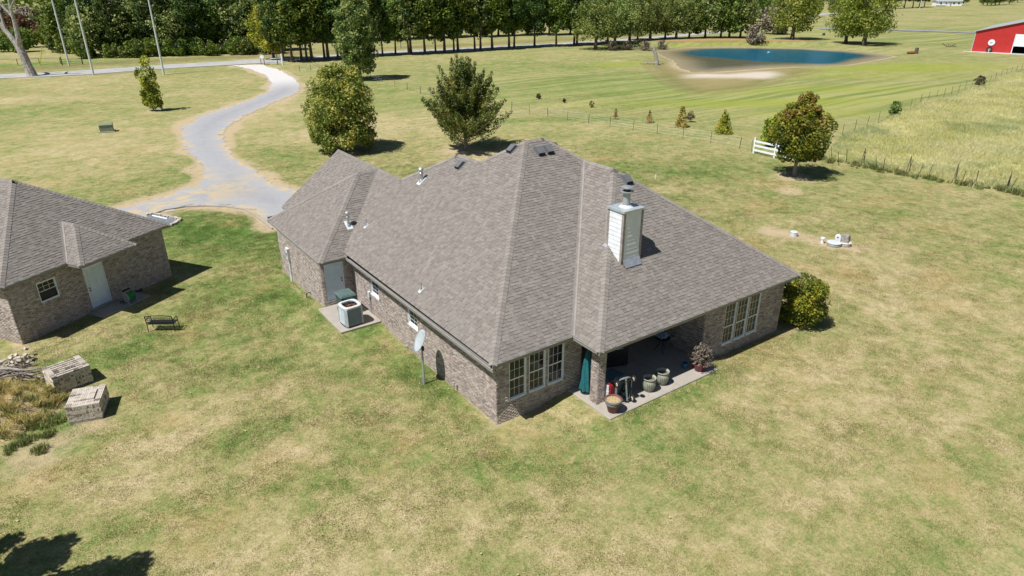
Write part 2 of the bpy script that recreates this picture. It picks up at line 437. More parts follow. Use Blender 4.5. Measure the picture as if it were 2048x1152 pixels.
ROAD_F = [(-23.06, 144.17),(-14.17, 145.56),(-6.27, 143.95),(0.77, 143.71),(14.20, 144.58),(29.20, 143.67),(37.82, 143.11),(47.16, 143.08),(62.62, 143.63),(80.45, 140.17),(110.54, 137.17),(127.73, 135.82),(156.81, 137.97),(201.65, 144.32),(335.26, 197.57),(376.20, 205.14)]
MEADOW = [(49.53, 17.07),(54.33, 19.39),(60.47, 21.86),(67.15, 22.81),(76.81, 25.22),(89.10, 27.53),(100.47, 28.60),(111.93, 29.72),(128.04, 32.85),(145.26, 35.50),(297.54, 54.96),(320,-60),(60,-60),(52.62, -6.48),(52.62, -3.53),(51.59, 1.12),(50.27, 5.31),(50.48, 9.75),(50.01, 13.85)]

def ground_h(X, Y):
    h = np.full(X.shape, GZ)
    h = h + .12*np.exp(-((X+1.9)**2+(Y-14.2)**2)/(2*1.3**2))
    for x0, x1, y0, y1, a in ((3.5,9.9,-2.6,0,.26),(-2.15,0,10.15,13.3,.18)):
        e = np.hypot(np.maximum(np.maximum(x0-X, X-x1), 0), np.maximum(np.maximum(y0-Y, Y-y1), 0)); h = h + a*(1-sst(e, .0, 1.6))
    d = poly_sd(POND, X, Y)
    h = np.where(d < 0, -.8 + .25*np.maximum(d, -4), h - (h+.8)*(1-sst(d, 0, 9)))
    side = sst(Y+X*.72-(POND[4][1]+POND[4][0]*.72), 0, 4)
    h = h + 1.1*side*sst(d, .6, 6)*(1-sst(d, 9, 16))
    n = len(ROAD_N)
    dr = line_d([((a[0]+b[0])/2, (a[1]+b[1])/2) for a, b in zip(ROAD_N, ROAD_F)], X, Y)
    far = np.hypot(X-5, Y-5)
    und = .10*np.sin(X*.11+.7)*np.sin(Y*.09+1.1) + .05*np.sin(X*.31+Y*.17)
    h = h + und*sst(far, 34, 60)*sst(dr, 4, 12)*sst(poly_sd(DRIVE, X, Y), .5, 6)*sst(d, 1, 10)
    h = h - .06*sst(dr, 12, 5)*sst(dr, 2.5, 5)
    return h
def ground_zones(X, Y):
    z = {k: np.zeros(X.shape) for k in ZONES}
    dd = poly_sd(DRIVE, X, Y)
    z['dirt'] = .95*(1-sst(dd + 2.2*(vnoise(np.stack([X.ravel(), Y.ravel(), X.ravel()*0], 1)*.35+100, 1, 6).reshape(X.shape)-.5), .1, 1.7))
    # bare straw rings round trees and walls
    for c, r in (((13.2,46.5),1.5),((22.9,40.8),2.2),((41.4,15.0),1.6),((2.1,84.3),1.5),((-9.3,139),3.0),((37.2,12.5),1.0)):
        z['dirt'] = np.maximum(z['dirt'], .9*np.exp(-((X-c[0])**2+(Y-c[1])**2)/(2*r*r)))
    z['dirt'] = np.maximum(z['dirt'], .95*np.exp(-.5*(line_d([(27.57, 7.49),(28.34, 5.71),(28.48, 3.98),(29.07, 2.54)], X, Y)/.85)**2))
    z['dirt'] = np.maximum(z['dirt'], .8*ell(X, Y, (-12.6,9.1), (.9,.5), -20)); z['dirt'] = np.maximum(z['dirt'], .8*ell(X, Y, (-14.4,8.3), (1.2,1.3)))
    z['dirt'] = np.maximum(z['dirt'], .8*ell(X, Y, (.1,-.12), (.9,.16), 0)); z['dirt'] = np.maximum(z['dirt'], .75*ell(X, Y, (-.15,1.2), (.16,1.3), 0))
    z['dirt'] = np.maximum(z['dirt'], .75*ell(X, Y, (-14.9,18.3), (.35,.9), 35)); z['dirt'] = np.maximum(z['dirt'], .6*ell(X, Y, (-2.05,16), (.2,3)))
    z['dirt'] = np.maximum(z['dirt'], .7*ell(X, Y, (15.9,-1.9), (.7,.4)))
    z['dirt'] = np.maximum(z['dirt'], .8*ell(X, Y, (94.25, 93.10), (2.2,1.4)))
    # lusher grass between the buildings, along walls and beside the drive
    g = z['green']
    for c, r, a, w in (((-2.90, 28.60),(3.2,7),35,1.0),((-4.05, 16.78),(3.5,4),0,.55),((-6.76, 15.14),(3,2),30,.5),((-0.52, 3.90),(.9,2.2),0,.9),((-1.04, 11.72),(.8,3),0,.9),
                       ((-4.06, 7.92),(3.5,3.0),0,.35),((-0.64, -2.42),(4.5,1.0),-25,.65),((-10.81, 14.95),(2.4,1.2),30,.8),((-6.94, 9.99),(1.7,1.2),0,.5),((-8.33, 4.83),(1.2,.9),0,.8),
                       ((-13.99, 8.87),(1.6,1.0),0,.4),((7.64, 49.63),(3.5,5),40,.6),((17.69, 65.32),(2,6),20,.8),((34.81, 22.64),(16,3.0),-33,.55),((43.18, 46.58),(10,1.3),-32,.8),
                       ((5.56, -2.70),(6,.55),0,.6),((13.40, -2.39),(3,.5),0,.5),((69.10, 65.87),(20,8),-20,.7),((62.11, 87.45),(25,12),0,.3),((1.39, 49.22),(4,5),0,.35),((-8.90, 98.87),(26,5),-10,.35),((-10.53, 162.68),(25,3),-15,.6)):
        np.maximum(g, w*ell(X, Y, c, r, a), out=g)
    dry = z['dry']
    for c, r, a, w in (((-10.90, 4.90),(4,1.6),-10,.5),((-5.52, -2.77),(9,2.5),0,.35),((4.49, -8.26),(9,3),0,.30),((12.70, -6.94),(6,4),0,.35),((27.67, -2.71),(9,6),0,.3),((45.91, 40.62),(6,3),-30,.2),
                       ((24.27, 56.51),(14,6),0,.45),((15.37, 73.58),(6,10),0,.4),((-1.60, 65.01),(14,8),0,.3),((24.12, 35.08),(3,2),0,.7),((-7.59, 7.56),(1.6,.8),0,.6),((-10.32, 6.25),(2.4,.7),0,.7),((-7.39, 3.08),(1.3,.6),0,.6),((-9.79, 105.01),(18,3),-20,.5)):
        np.maximum(dry, w*ell(X, Y, c, r, a), out=dry)
    pd = poly_sd(POND, X, Y)
    lime = z['lime']
    for c, r, a, w in (((72.59, 41.31),(15,2.2),-33,.75),((88.93, 44.12),(15,3),-32,.5),((128.41, 52.32),(16,5),-32,.75),((71.57, 32.18),(7,2),-32,.55),((90.66, 88.56),(5,3),0,.6),((111.29, 50.58),(14,4),-32,.4)):
        np.maximum(lime, w*ell(X, Y, c, r, a), out=lime)
    far_bank = np.maximum(0, 1-np.abs(pd-2.4)/2.4)*sst(Y+X*.72-(POND[4][1]+POND[4][0]*.72), -3, 3)
    np.maximum(lime, .75*far_bank, out=lime)
    z['stripe'] = np.maximum(ell(X, Y, (94.43, 33.68), (42,16), -33), .8*ell(X, Y, (74.09, 69.89), (24,9), -25))*sst(pd, 2, 8)
    z['stripe'] *= 1-sst(-poly_sd(MEADOW, X, Y), -1, 1)
    z['stripe'] = np.maximum(z['stripe'], .8*ell(X, Y, (235.32, 80.52), (90,40), -20))
    return z
def ground_over(X, Y):
    """soil, bank and meadow colours of their own, painted tree shade: rgb + weight"""
    col = np.zeros(X.shape+(3,)); w = np.zeros(X.shape)
    def put(c, m):
        nonlocal col, w
        m = np.clip(m, 0, 1); t = m[..., None]; col = col*(1-t)+np.array(c)*t; w = np.maximum(w, m)
    pd = poly_sd(POND, X, Y)
    bk = poly_sd(BANK, X, Y)
    put((.30,.245,.115), .85*(1-sst(bk, -5, 2.5)))
    put((.36,.27,.135), .6*np.exp(-.5*((bk+.2)/.8)**2)*sst(-X-Y*.3+170, -8, 6))
    put((.31,.24,.125), .9*(1-sst(bk, -13, -4)))
    wb = poly_sd(WHITEB, X, Y)
    put((.54,.47,.40), .95*(1-sst(wb, -2.6, 1.6)))
    put((.46,.37,.25), .9*(1-sst(pd, .6, 3.2)))
    # far berm, reddish dead grass, shade painted dark under trees
    side = sst(Y+X*.72-(POND[4][1]+POND[4][0]*.72), 2, 5)
    put((.40,.245,.115), .95*np.exp(-.5*((pd-7)/2.2)**2)*side)
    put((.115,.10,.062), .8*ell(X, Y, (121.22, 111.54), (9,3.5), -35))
    put((.30,.25,.16), 1-sst(pd, -1.5, .3))
    # meadow soil
    md = poly_sd(MEADOW, X, Y)
    put((.50,.47,.22), .9*(1-sst(md, -1.0, .3)))
    # verge beyond the road
    dv = line_d([((b[0]*1.0), (b[1]*1.0+9)) for b in ROAD_F], X, Y)
    put((.34,.245,.130), .55*np.exp(-.5*(dv/4.5)**2)*(1-sst(X, 150, 200)))
    return col, w

def lines(segs):
    out = []
    for a, b, st in segs: out += list(np.arange(a, b, st))
    out.append(segs[-1][1]); return np.array(out)
gx = lines([(-2500,-600,190),(-600,-120,24),(-120,-40,4),(-40,-22,1),(-22,26,.5),(26,60,1.0),(60,200,2.0),(200,600,16),(600,3000,200)])
gy = lines([(-400,-40,40),(-40,-16,2),(-16,24,.5),(24,70,.9),(70,150,1.5),(150,200,3),(200,600,16),(600,3000,200)])
GXX, GYY = np.meshgrid(gx, gy)
gzz = ground_h(GXX, GYY)
nx, ny = len(gx), len(gy)
gv = np.stack([GXX.ravel(), GYY.ravel(), gzz.ravel()], 1)
ii = np.arange(nx*ny).reshape(ny, nx)
gf = np.stack([ii[:-1,:-1], ii[:-1,1:], ii[1:,1:], ii[1:,:-1]], -1).reshape(-1, 4)
def np_mesh(name, v, f, mats, attrs=None, fattrs=None, smooth=False):
    me = bpy.data.meshes.new(name); k = f.shape[1]
    me.vertices.add(len(v)); me.vertices.foreach_set('co', np.ascontiguousarray(v, np.float32).ravel())
    me.loops.add(f.size); me.loops.foreach_set('vertex_index', np.ascontiguousarray(f, np.int32).ravel())
    me.polygons.add(len(f)); me.polygons.foreach_set('loop_start', np.arange(0, f.size, k, dtype=np.int32))
    if smooth: me.polygons.foreach_set('use_smooth', np.ones(len(f), bool))
    me.update(calc_edges=True)
    for m in (mats if isinstance(mats, (list, tuple)) else [mats]): me.materials.append(m)
    for dom, at in (('POINT', attrs or {}), ('FACE', fattrs or {})):
        for nm, a in at.items():
            a = np.ascontiguousarray(a, np.float32)
            if a.ndim == 2: q = me.attributes.new(nm, 'FLOAT_COLOR', dom); q.data.foreach_set('color', a.ravel())
            else: q = me.attributes.new(nm, 'FLOAT', dom); q.data.foreach_set('value', a)
    return me
zn = ground_zones(GXX, GYY)
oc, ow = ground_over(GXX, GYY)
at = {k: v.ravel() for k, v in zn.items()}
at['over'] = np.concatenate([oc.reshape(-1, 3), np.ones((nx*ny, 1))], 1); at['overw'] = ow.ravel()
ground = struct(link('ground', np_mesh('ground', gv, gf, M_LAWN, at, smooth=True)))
def gh(x, y): return float(ground_h(np.array([x], float), np.array([y], float))[0])
def P3(p, dz=0): return (p[0], p[1], gh(p[0], p[1])+dz)

# sheets lying on the ground
def dens(poly, st, jit, seed):
    rr = np.random.default_rng(seed); out = []
    for a, b in zip(poly, poly[1:]+poly[:1]):
        a = np.array(a); b = np.array(b); L = np.linalg.norm(b-a); n = max(1, int(L/st)); nrm = np.array([-(b-a)[1], (b-a)[0]])/max(L, 1e-6)
        for k in range(n): out.append(a+(b-a)*k/n+nrm*rr.normal(0, jit))
    return out
def sheet(name, poly, z, m, st=.5, jit=.12, attrs=None, seed=1):
    pts = dens(list(poly), st, jit, seed)
    vs = [Vector((p[0], p[1], z)) for p in pts]
    tri = tessellate_polygon([vs])
    v = np.array([tuple(x) for x in vs]); f = np.array(tri)
    n = np.cross(v[f[:, 1]]-v[f[:, 0]], v[f[:, 2]]-v[f[:, 0]])[:, 2]
    f[n < 0] = f[n < 0][:, ::-1]
    a = attrs(v[:, 0], v[:, 1]) if attrs else {}
    return link(name, np_mesh(name, v, f, m, a))
# driveway as a fine grid inside its outline, so that wear can follow its edge
def grid_sheet(name, poly, z, m, st, attrs, grow=0):
    P = np.array(poly); xs = np.arange(P[:, 0].min()-1-grow, P[:, 0].max()+1+grow, st); ys = np.arange(P[:, 1].min()-1-grow, P[:, 1].max()+1+grow, st)
    X, Y = np.meshgrid(xs, ys); sd = poly_sd(poly, X, Y) + .22*np.sin(X*2.3+Y*1.1)*np.sin(Y*1.7-X*.6) + rng.normal(0, .11, X.shape) + .35*(vnoise(np.stack([X.ravel(), Y.ravel(), X.ravel()*0], 1)*.7+200, 1, 5).reshape(X.shape)-.5)
    sd = sd - grow; ins = sd < 0; cell = ins[:-1,:-1] & ins[1:,:-1] & ins[:-1,1:] & ins[1:,1:]
    ix = np.arange(X.size).reshape(X.shape)
    f = np.stack([ix[:-1,:-1], ix[:-1,1:], ix[1:,1:], ix[1:,:-1]], -1)[cell]
    used = np.unique(f); mp = -np.ones(X.size, int); mp[used] = np.arange(len(used))
    x, y = X.ravel()[used], Y.ravel()[used]
    v = np.stack([x, y, np.full(len(used), z)], 1)
    return link(name, np_mesh(name, v, mp[f], m, attrs(x, y, sd.ravel()[used])))
struct(grid_sheet('driveway', DRIVE, GZ+.025, M['gravel'], .24,
    lambda x, y, sd: {'track': .62*sst(-sd, .3, 3.2), 'edge': np.maximum(.9*(1-sst(-sd, .2, 1.3)), .85*ell(x, y, (-4.04, 39.05), (6.0,2.4), 25)), 'fresh': sst(y, 92, 108)}))
rv = [(x, y, GZ+.03) for x, y in ROAD_N]+[(x, y, GZ+.03) for x, y in ROAD_F]
nr = len(ROAD_N)
mb = MB(); mb.add(rv, [(i, i+1, nr+i+1, nr+i) for i in range(nr-1)]); struct(mb.build('road', M['asphalt']))
lane = [(228.37, 130.24),(242.11, 112.16),(247.32, 94.68),(254.43, 73.91),(260.25, 45.61),(251.17, 43.33),(245.93, 70.84),(239.81, 91.31),(234.43, 108.12),(220.91, 125.54)]
struct(sheet('farm_lane', lane, GZ+.1, mat('lane_asphalt', (.24,.24,.25), .95, var=.15, sc=.3), 6, 0))
struct(grid_sheet('pond_water', POND, -.795, M['water'], .8, lambda x, y, sd: {'deep': 1-sst(poly_sd(DEEP, x, y)+1.2*np.sin(x*.35)*np.sin(y*.27), -2.0, 1.6), 'shore': 1-sst(-sd, .3, 9)}, 1.6))

# ------------------------------------------------------------------ building kit: brick walls
BR_L, BR_H, JT = .194, .0575, .0105
COURSE = BR_H+JT
def brick_proto():
    b = MB(); b.bb((-BR_L/2, 0, -BR_H/2), (BR_L/2, .05, BR_H/2), rnd=0.0)
    b.f.pop(3); b.mi.pop(3); b.r.pop(3)
    me = bpy.data.meshes.new('brick'); me.from_pydata(b.v, [], b.f); me.materials.append(M['brick'])
    return me
BRICK = brick_proto()
class Walls:
    """brick walls of one building; the bricks that show largest become objects, the rest one part"""
    def __init__(s, root, T=Matrix.Identity(4)): s.root = root; s.T = T; s.c = []; s.rest = MB()
    def wall(s, name, p0, p1, z0, z1, ops=(), th=.14, bricks=True, s0=.0, s1=.0):
        p0 = Vector((*p0, 0)); p1 = Vector((*p1, 0)); d = (p1-p0); L = d.length; d.normalize(); nrm = Vector((d.y, -d.x, 0))
        ts = sorted({s0, L-s1, *[o[0] for o in ops], *[o[1] for o in ops]})
        mb = MB(); Rm = Matrix((d, -nrm, Vector((0, 0, 1)))).transposed()
        for a, b in zip(ts[:-1], ts[1:]):
            if b-a < 1e-4: continue
            zs = [(z0, z1)]
            for o in ops:
                if o[0] < (a+b)/2 < o[1]:
                    zs = [q for lo, hi in zs for q in ((lo, min(hi, o[2])), (max(lo, o[3]), hi)) if q[1]-q[0] > 1e-4]
            for lo, hi in zs:
                c = p0+d*((a+b)/2)-nrm*(th/2); mb.box((c.x, c.y, (lo+hi)/2), (b-a, th, hi-lo), M=Rm)
        w = mb.build(name, M['mortar'], s.root)
        if not bricks: return w
        nc = int((z1-z0)/COURSE)
        for k in range(nc+1):
            zc = z0+k*COURSE+BR_H/2+.004
            if zc+BR_H/2 > z1: break
            t = -s.off(k)*(BR_L+JT)*.5
            while t < L:
                a, b = max(t, 0.0), min(t+BR_L, L); t += BR_L+JT
                cut = [(a, b)]
                for o in ops:
                    if zc+BR_H/2 > o[2]+.005 and zc-BR_H/2 < o[3]-.005:
                        cut = [q for lo, hi in cut for q in ((lo, min(hi, o[0])), (max(lo, o[1]), hi)) if q[1]-q[0] > .025]
                for lo, hi in cut:
                    if hi-lo < .025: continue
                    c = p0+d*((lo+hi)/2)+nrm*.009
                    s.c.append((((s.T @ Vector((c.x, c.y, zc)))-CAM).length, w, c, zc, d, nrm, hi-lo))
        return w
    def off(s, k): return k % 2
    def finish(s, n=300, nm='brick_courses'):
        full = sorted([c for c in s.c if abs(c[6]-BR_L) < 1e-3], key=lambda c: c[0])[:n]
        ids = {id(c) for c in full}
        for c in full:
            _, w, p, z, d, nrm, L = c
            o = link('brick', BRICK, w)
            o.matrix_local = Matrix.Translation((p.x, p.y, z)) @ Matrix((d, -nrm, Vector((0, 0, 1)))).transposed().to_4x4()
        V, F, RR = [], [], []
        for c in s.c:
            if id(c) in ids: continue
            _, w, p, z, d, nrm, L = c; b = len(V)
            q = random.uniform(-.0025, .002)
            for dz in (-BR_H/2, BR_H/2):
                for dn in (q, -.05):
                    for dl in (-L/2, L/2): V.append((p.x+d.x*dl+nrm.x*dn, p.y+d.y*dl+nrm.y*dn, z+dz))
            for f in ((0,1,5,4),(2,6,7,3)[::-1] if False else (4,5,7,6),(0,2,3,1),(0,4,6,2),(1,3,7,5)): F.append(tuple(i+b for i in f)); RR.append(0)
            r = random.random(); RR[-5:] = [r]*5
        if V:
            stuff(link(nm, np_mesh(nm, np.array(V), np.array(F), M['brick'], None, {'rnd': np.array(RR)}), s.root))

# ------------------------------------------------------------------ building kit: roofs
def clip(poly, a, b, c):
    """keep a*x+b*y+c >= 0"""
    out = []; n = len(poly)
    for i in range(n):
        p, q = poly[i], poly[(i+1) % n]; fp = a*p[0]+b*p[1]+c; fq = a*q[0]+b*q[1]+c
        if fp >= 0: out.append(p)
        if (fp >= 0) != (fq >= 0):
            t = fp/(fp-fq); out.append((p[0]+(q[0]-p[0])*t, p[1]+(q[1]-p[1])*t))
    return out
def area(p): return .5*abs(sum(p[i][0]*p[(i+1) % len(p)][1]-p[(i+1) % len(p)][0]*p[i][1] for i in range(len(p))))
class Hip:
    """hip or gable over a rectangle; pitch None = gable end"""
    def __init__(s, x0, x1, y0, y1, he, xm=None, xp=None, ym=None, yp=None):
        s.r = (x0, x1, y0, y1); s.he = he; s.pl = []
        for p, k in ((xm, 'xm'), (xp, 'xp'), (ym, 'ym'), (yp, 'yp')):
            if p is None: continue
            a, b, c = {'xm': (p, 0, he-p*x0), 'xp': (-p, 0, he+p*x1), 'ym': (0, p, he-p*y0), 'yp': (0, -p, he+p*y1)}[k]
            s.pl.append((a, b, c, k))
    def rect(s): x0, x1, y0, y1 = s.r; return [(x0,y0),(x1,y0),(x1,y1),(x0,y1)]
def roof_pieces(hips):
    out = []
    for i, h in enumerate(hips):
        for a, b, c, k in h.pl:
            p = h.rect()
            for a2, b2, c2, k2 in h.pl:
                if k2 != k and p: p = clip(p, a2-a, b2-b, c2-c)
            ps = [p] if len(p) > 2 else []
            for j, t in enumerate(hips):
                if j == i: continue
                e = 1e-4 if j > i else -1e-4
                hs = [(a2-a, b2-b, c2-c-e) for a2, b2, c2, _ in t.pl]
                x0, x1, y0, y1 = t.r; hs += [(1,0,-x0),(-1,0,x1),(0,1,-y0),(0,-1,y1)]
                nps = []
                for q in ps:
                    rem = q
                    for hh in hs:
                        o = clip(rem, -hh[0], -hh[1], -hh[2])
                        if len(o) > 2 and area(o) > 1e-4: nps.append(o)
                        rem = clip(rem, *hh)
                        if len(rem) < 3 or area(rem) < 1e-4: rem = []; break
                ps = nps
            for q in ps: out.append((i, h, a, b, c, k, q))
    return out
TABW = (.17, .22, .27, .33)
TAB = {}
EXPO = .142
def tab_mesh(w, hi):
    key = (w, hi)
    if key not in TAB:
        h = .020 if hi else .008; b = MB(); g = .004
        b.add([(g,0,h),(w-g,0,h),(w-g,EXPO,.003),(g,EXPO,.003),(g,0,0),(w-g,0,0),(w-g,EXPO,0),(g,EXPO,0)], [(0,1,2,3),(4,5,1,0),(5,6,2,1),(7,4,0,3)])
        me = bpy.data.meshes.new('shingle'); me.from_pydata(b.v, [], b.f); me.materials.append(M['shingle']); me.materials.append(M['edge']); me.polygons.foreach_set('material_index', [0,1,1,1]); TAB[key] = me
    return TAB[key]
def shingle_roof(root, hips, T=Matrix.Identity(4), n_obj=300, seed=3):
    deck = MB(); cand = []; V = []; F = []; RR = []; MI = []
    pcs = roof_pieces(hips)
    for i, h, a, b, c, k, q in pcs:
        nz = Vector((-a, -b, 1)).normalized(); g = math.hypot(a, b); ux, uy = a/g, b/g       # uphill in plan
        ori = sum(q[m][0]*q[(m+1) % len(q)][1]-q[(m+1) % len(q)][0]*q[m][1] for m in range(len(q)))
        if ori < 0: q = q[::-1]
        deck.add([Vector((x, y, a*x+b*y+c)) for x, y in q], [tuple(range(len(q)))])
        tx, ty = -uy, ux; cs = 1/math.sqrt(1+g*g); e = EXPO*cs
        # t axis chosen so that (t, uphill, normal) is right handed
        tx, ty = uy, -ux
        x0, x1, y0, y1 = h.r; s_e = (h.he-c)/g
        S_ = [x*ux+y*uy for x, y in q]
        k0, k1 = int((min(S_)-s_e)//e), int((max(S_)-s_e)//e)+1
        T_ = [x*tx+y*ty for x, y in h.rect()]; tmin, tmax = min(T_)-1, max(T_)
        for kc in range(max(k0, 0), k1):
            s0 = s_e+kc*e; st = clip(clip(q, ux, uy, -s0), -ux, -uy, s0+e)
            if len(st) < 3: continue
            rr = random.Random(seed*100003+i*7919+'xm xp ym yp'.split().index(k)*613+kc*31)
            t = tmin-rr.random()*.4; hi = rr.random() < .5
            lo_t = min(x*tx+y*ty for x, y in st); hi_t = max(x*tx+y*ty for x, y in st)
            while t < hi_t:
                w = rr.choice(TABW); hi = not hi if rr.random() < .8 else hi; t0 = t; t += w; col = rr.random()
                if t < lo_t: continue
                tb = clip(clip(st, tx, ty, -t0-.004), -tx, -ty, t-.004)
                if len(tb) < 3 or area(tb) < 2e-4: continue
                full = area(tb) > .985*(w-.008)*e
                cx, cy = sum(p[0] for p in tb)/len(tb), sum(p[1] for p in tb)/len(tb)
                cand.append((((T @ Vector((cx, cy, a*cx+b*cy+c)))-CAM).length, full, tb, (a, b, c), nz, (ux, uy), (tx, ty), s0, t0, w, hi, col, e, cs, g))
    roof = deck.build('roof', M['deck'], root)
    near = sorted([c for c in cand if c[1]], key=lambda c: c[0])[:n_obj]; ids = {id(c) for c in near}
    for cd in near:
        _, _, tb, (a, b, c), nz, u, tt, s0, t0, w, hi, col, e, cs, g = cd
        o = link('shingle', tab_mesh(w, hi), roof)
        X = Vector((tt[0], tt[1], 0)); Y = Vector((u[0]*cs, u[1]*cs, g*cs))
        px, py = u[0]*s0+tt[0]*t0, u[1]*s0+tt[1]*t0
        o.matrix_local = Matrix.Translation((px, py, a*px+b*py+c)) @ Matrix((X, Y, nz)).transposed().to_4x4()
    for cd in cand:
        if id(cd) in ids: continue
        _, _, tb, (a, b, c), nz, u, tt, s0, t0, w, hi, col, e, cs, g = cd
        h = .020 if hi else .008; n = len(tb)
        ori = sum(tb[m][0]*tb[(m+1) % n][1]-tb[(m+1) % n][0]*tb[m][1] for m in range(n))
        if ori < 0: tb = tb[::-1]
        b0 = len(V)
        for x, y in tb:
            sv = (x*u[0]+y*u[1]-s0)/e; hh = .003+(h-.003)*(1-min(max(sv, 0), 1)); z = a*x+b*y+c
            V.append((x+nz.x*hh, y+nz.y*hh, z+nz.z*hh))
        for x, y in tb: V.append((x, y, a*x+b*y+c))
        F.append(tuple(b0+m for m in range(n))); RR.append(col); MI.append(0)
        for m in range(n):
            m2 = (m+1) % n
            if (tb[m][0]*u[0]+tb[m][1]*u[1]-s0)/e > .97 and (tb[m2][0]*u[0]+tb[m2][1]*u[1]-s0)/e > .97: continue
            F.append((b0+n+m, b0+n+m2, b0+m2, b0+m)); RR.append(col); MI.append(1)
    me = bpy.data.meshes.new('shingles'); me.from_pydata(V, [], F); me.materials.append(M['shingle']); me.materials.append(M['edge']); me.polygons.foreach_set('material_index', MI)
    at = me.attributes.new('rnd', 'FLOAT', 'FACE'); at.data.foreach_set('value', RR)
    stuff(link('shingles', me, roof))
    return roof
def caps(roof, segs, T=Matrix.Identity(4), n_obj=300, ex=.19):
    """segs: (P, Q, normal one side, normal other side) low end P"""
    items = []
    for P, Q, n1, n2 in segs:
        P, Q, n1, n2 = Vector(P), Vector(Q), Vector(n1).normalized(), Vector(n2).normalized()
        d = (Q-P); L = d.length; d.normalize(); upn = (n1+n2).normalized()
        a1 = d.cross(n1); a1 = a1 if a1.dot(n2) < 0 else -a1          # down its own face, away from the other
        a2 = d.cross(n2); a2 = a2 if a2.dot(n1) < 0 else -a2
        w = .165; th = .02
        vs = []
        for t, hz in ((0, .030), (ex*1.28, .012)):
            o = d*t
            vs += [o+a1*w+n1*hz, o+upn*(hz+.012), o+a2*w+n2*hz]
        vs += [a1*w+n1*.004, Vector((0, 0, 0))+upn*.004, a2*w+n2*.004, d*ex*1.28+a1*w+n1*.002, d*ex*1.28+a2*w+n2*.002]
        fs = [(0,1,4,3),(1,2,5,4),(6,7,1,0),(7,8,2,1),(6,0,3,9),(2,8,10,5)]
        if (vs[1]-vs[0]).cross(vs[3]-vs[0]).dot(n1) < 0: fs = [f[::-1] for f in fs]
        me = bpy.data.meshes.new('ridge_cap'); me.from_pydata([tuple(v) for v in vs], [], fs); me.materials.append(M['cap'])
        for k in range(int(L/ex)+1):
            p = P+d*min(k*ex, max(L-ex*1.2, 0)); items.append((((T @ p)-CAM).length, p, me, vs, fs))
    items.sort(key=lambda i: i[0])
    for _, p, me, vs, fs in items[:n_obj]: link('ridge_cap', me, roof, p)
    if items[n_obj:]:
        mb = MB()
        for _, p, me, vs, fs in items[n_obj:]: mb.add([v+p for v in vs], fs)
        stuff(mb.build('ridge_caps', M['cap'], roof))
def valley(roof, P, Q, n1, n2, w=.10):
    P, Q, n1, n2 = Vector(P), Vector(Q), Vector(n1).normalized(), Vector(n2).normalized()
    d = (Q-P).normalized(); a1 = d.cross(n1); a1 = a1 if a1.dot(n2) > 0 else -a1
    a2 = d.cross(n2); a2 = a2 if a2.dot(n1) > 0 else -a2
    mb = MB()
    for a, n in ((a1, n1), (a2, n2)):
        vs = [P+n*.02, P+a*w+n*.024, Q+a*w+n*.024, Q+n*.02, P+n*.001, P+a*w+n*.001, Q+a*w+n*.001, Q+n*.001]
        fs = [(0,1,2,3),(5,6,2,1),(4,5,1,0),(3,2,6,7)]
        if (vs[1]-vs[0]).cross(vs[3]-vs[0]).dot(n) < 0: fs = [f[::-1] for f in fs]
        mb.add(vs, fs)
    mb.build('valley_strip', M['valley'], roof)
def eaves(root, poly, he, drop=.15, nofascia=()):
    """fascia boards round the outline, drip edge, soffit sheet"""
    n = len(poly); ar = sum(poly[i][0]*poly[(i+1) % n][1]-poly[(i+1) % n][0]*poly[i][1] for i in range(n))
    for i in range(n):
        if i in nofascia: continue
        a = Vector((*poly[i][:2], 0)); b = Vector((*poly[(i+1) % n][:2], 0)); za = poly[i][2]; d = (b-a).normalized(); nn = Vector((d.y, -d.x, 0))
        m = Matrix((d, -nn, Vector((0,0,1)))).transposed(); c = (a+b)/2-nn*.012; L = (b-a).length
        mb = MB(); mb.box((c.x, c.y, za-.012-drop/2), (L-.004, .022, drop), M=m); f = mb.build('fascia', M['fascia'], root)
        mb = MB(); c2 = (a+b)/2+nn*.014; mb.box((c2.x, c2.y, za-.018), (L+.02, .020, .026), M=m); mb.build('drip_edge', M['drip'], f)
    vs = [Vector((p[0], p[1], p[2]-.012-drop+.02)) for p in poly]
    mb = MB(); mb.add(vs, [t for t in tessellate_polygon([vs])]); mb.build('soffit', M['soffit'], root)

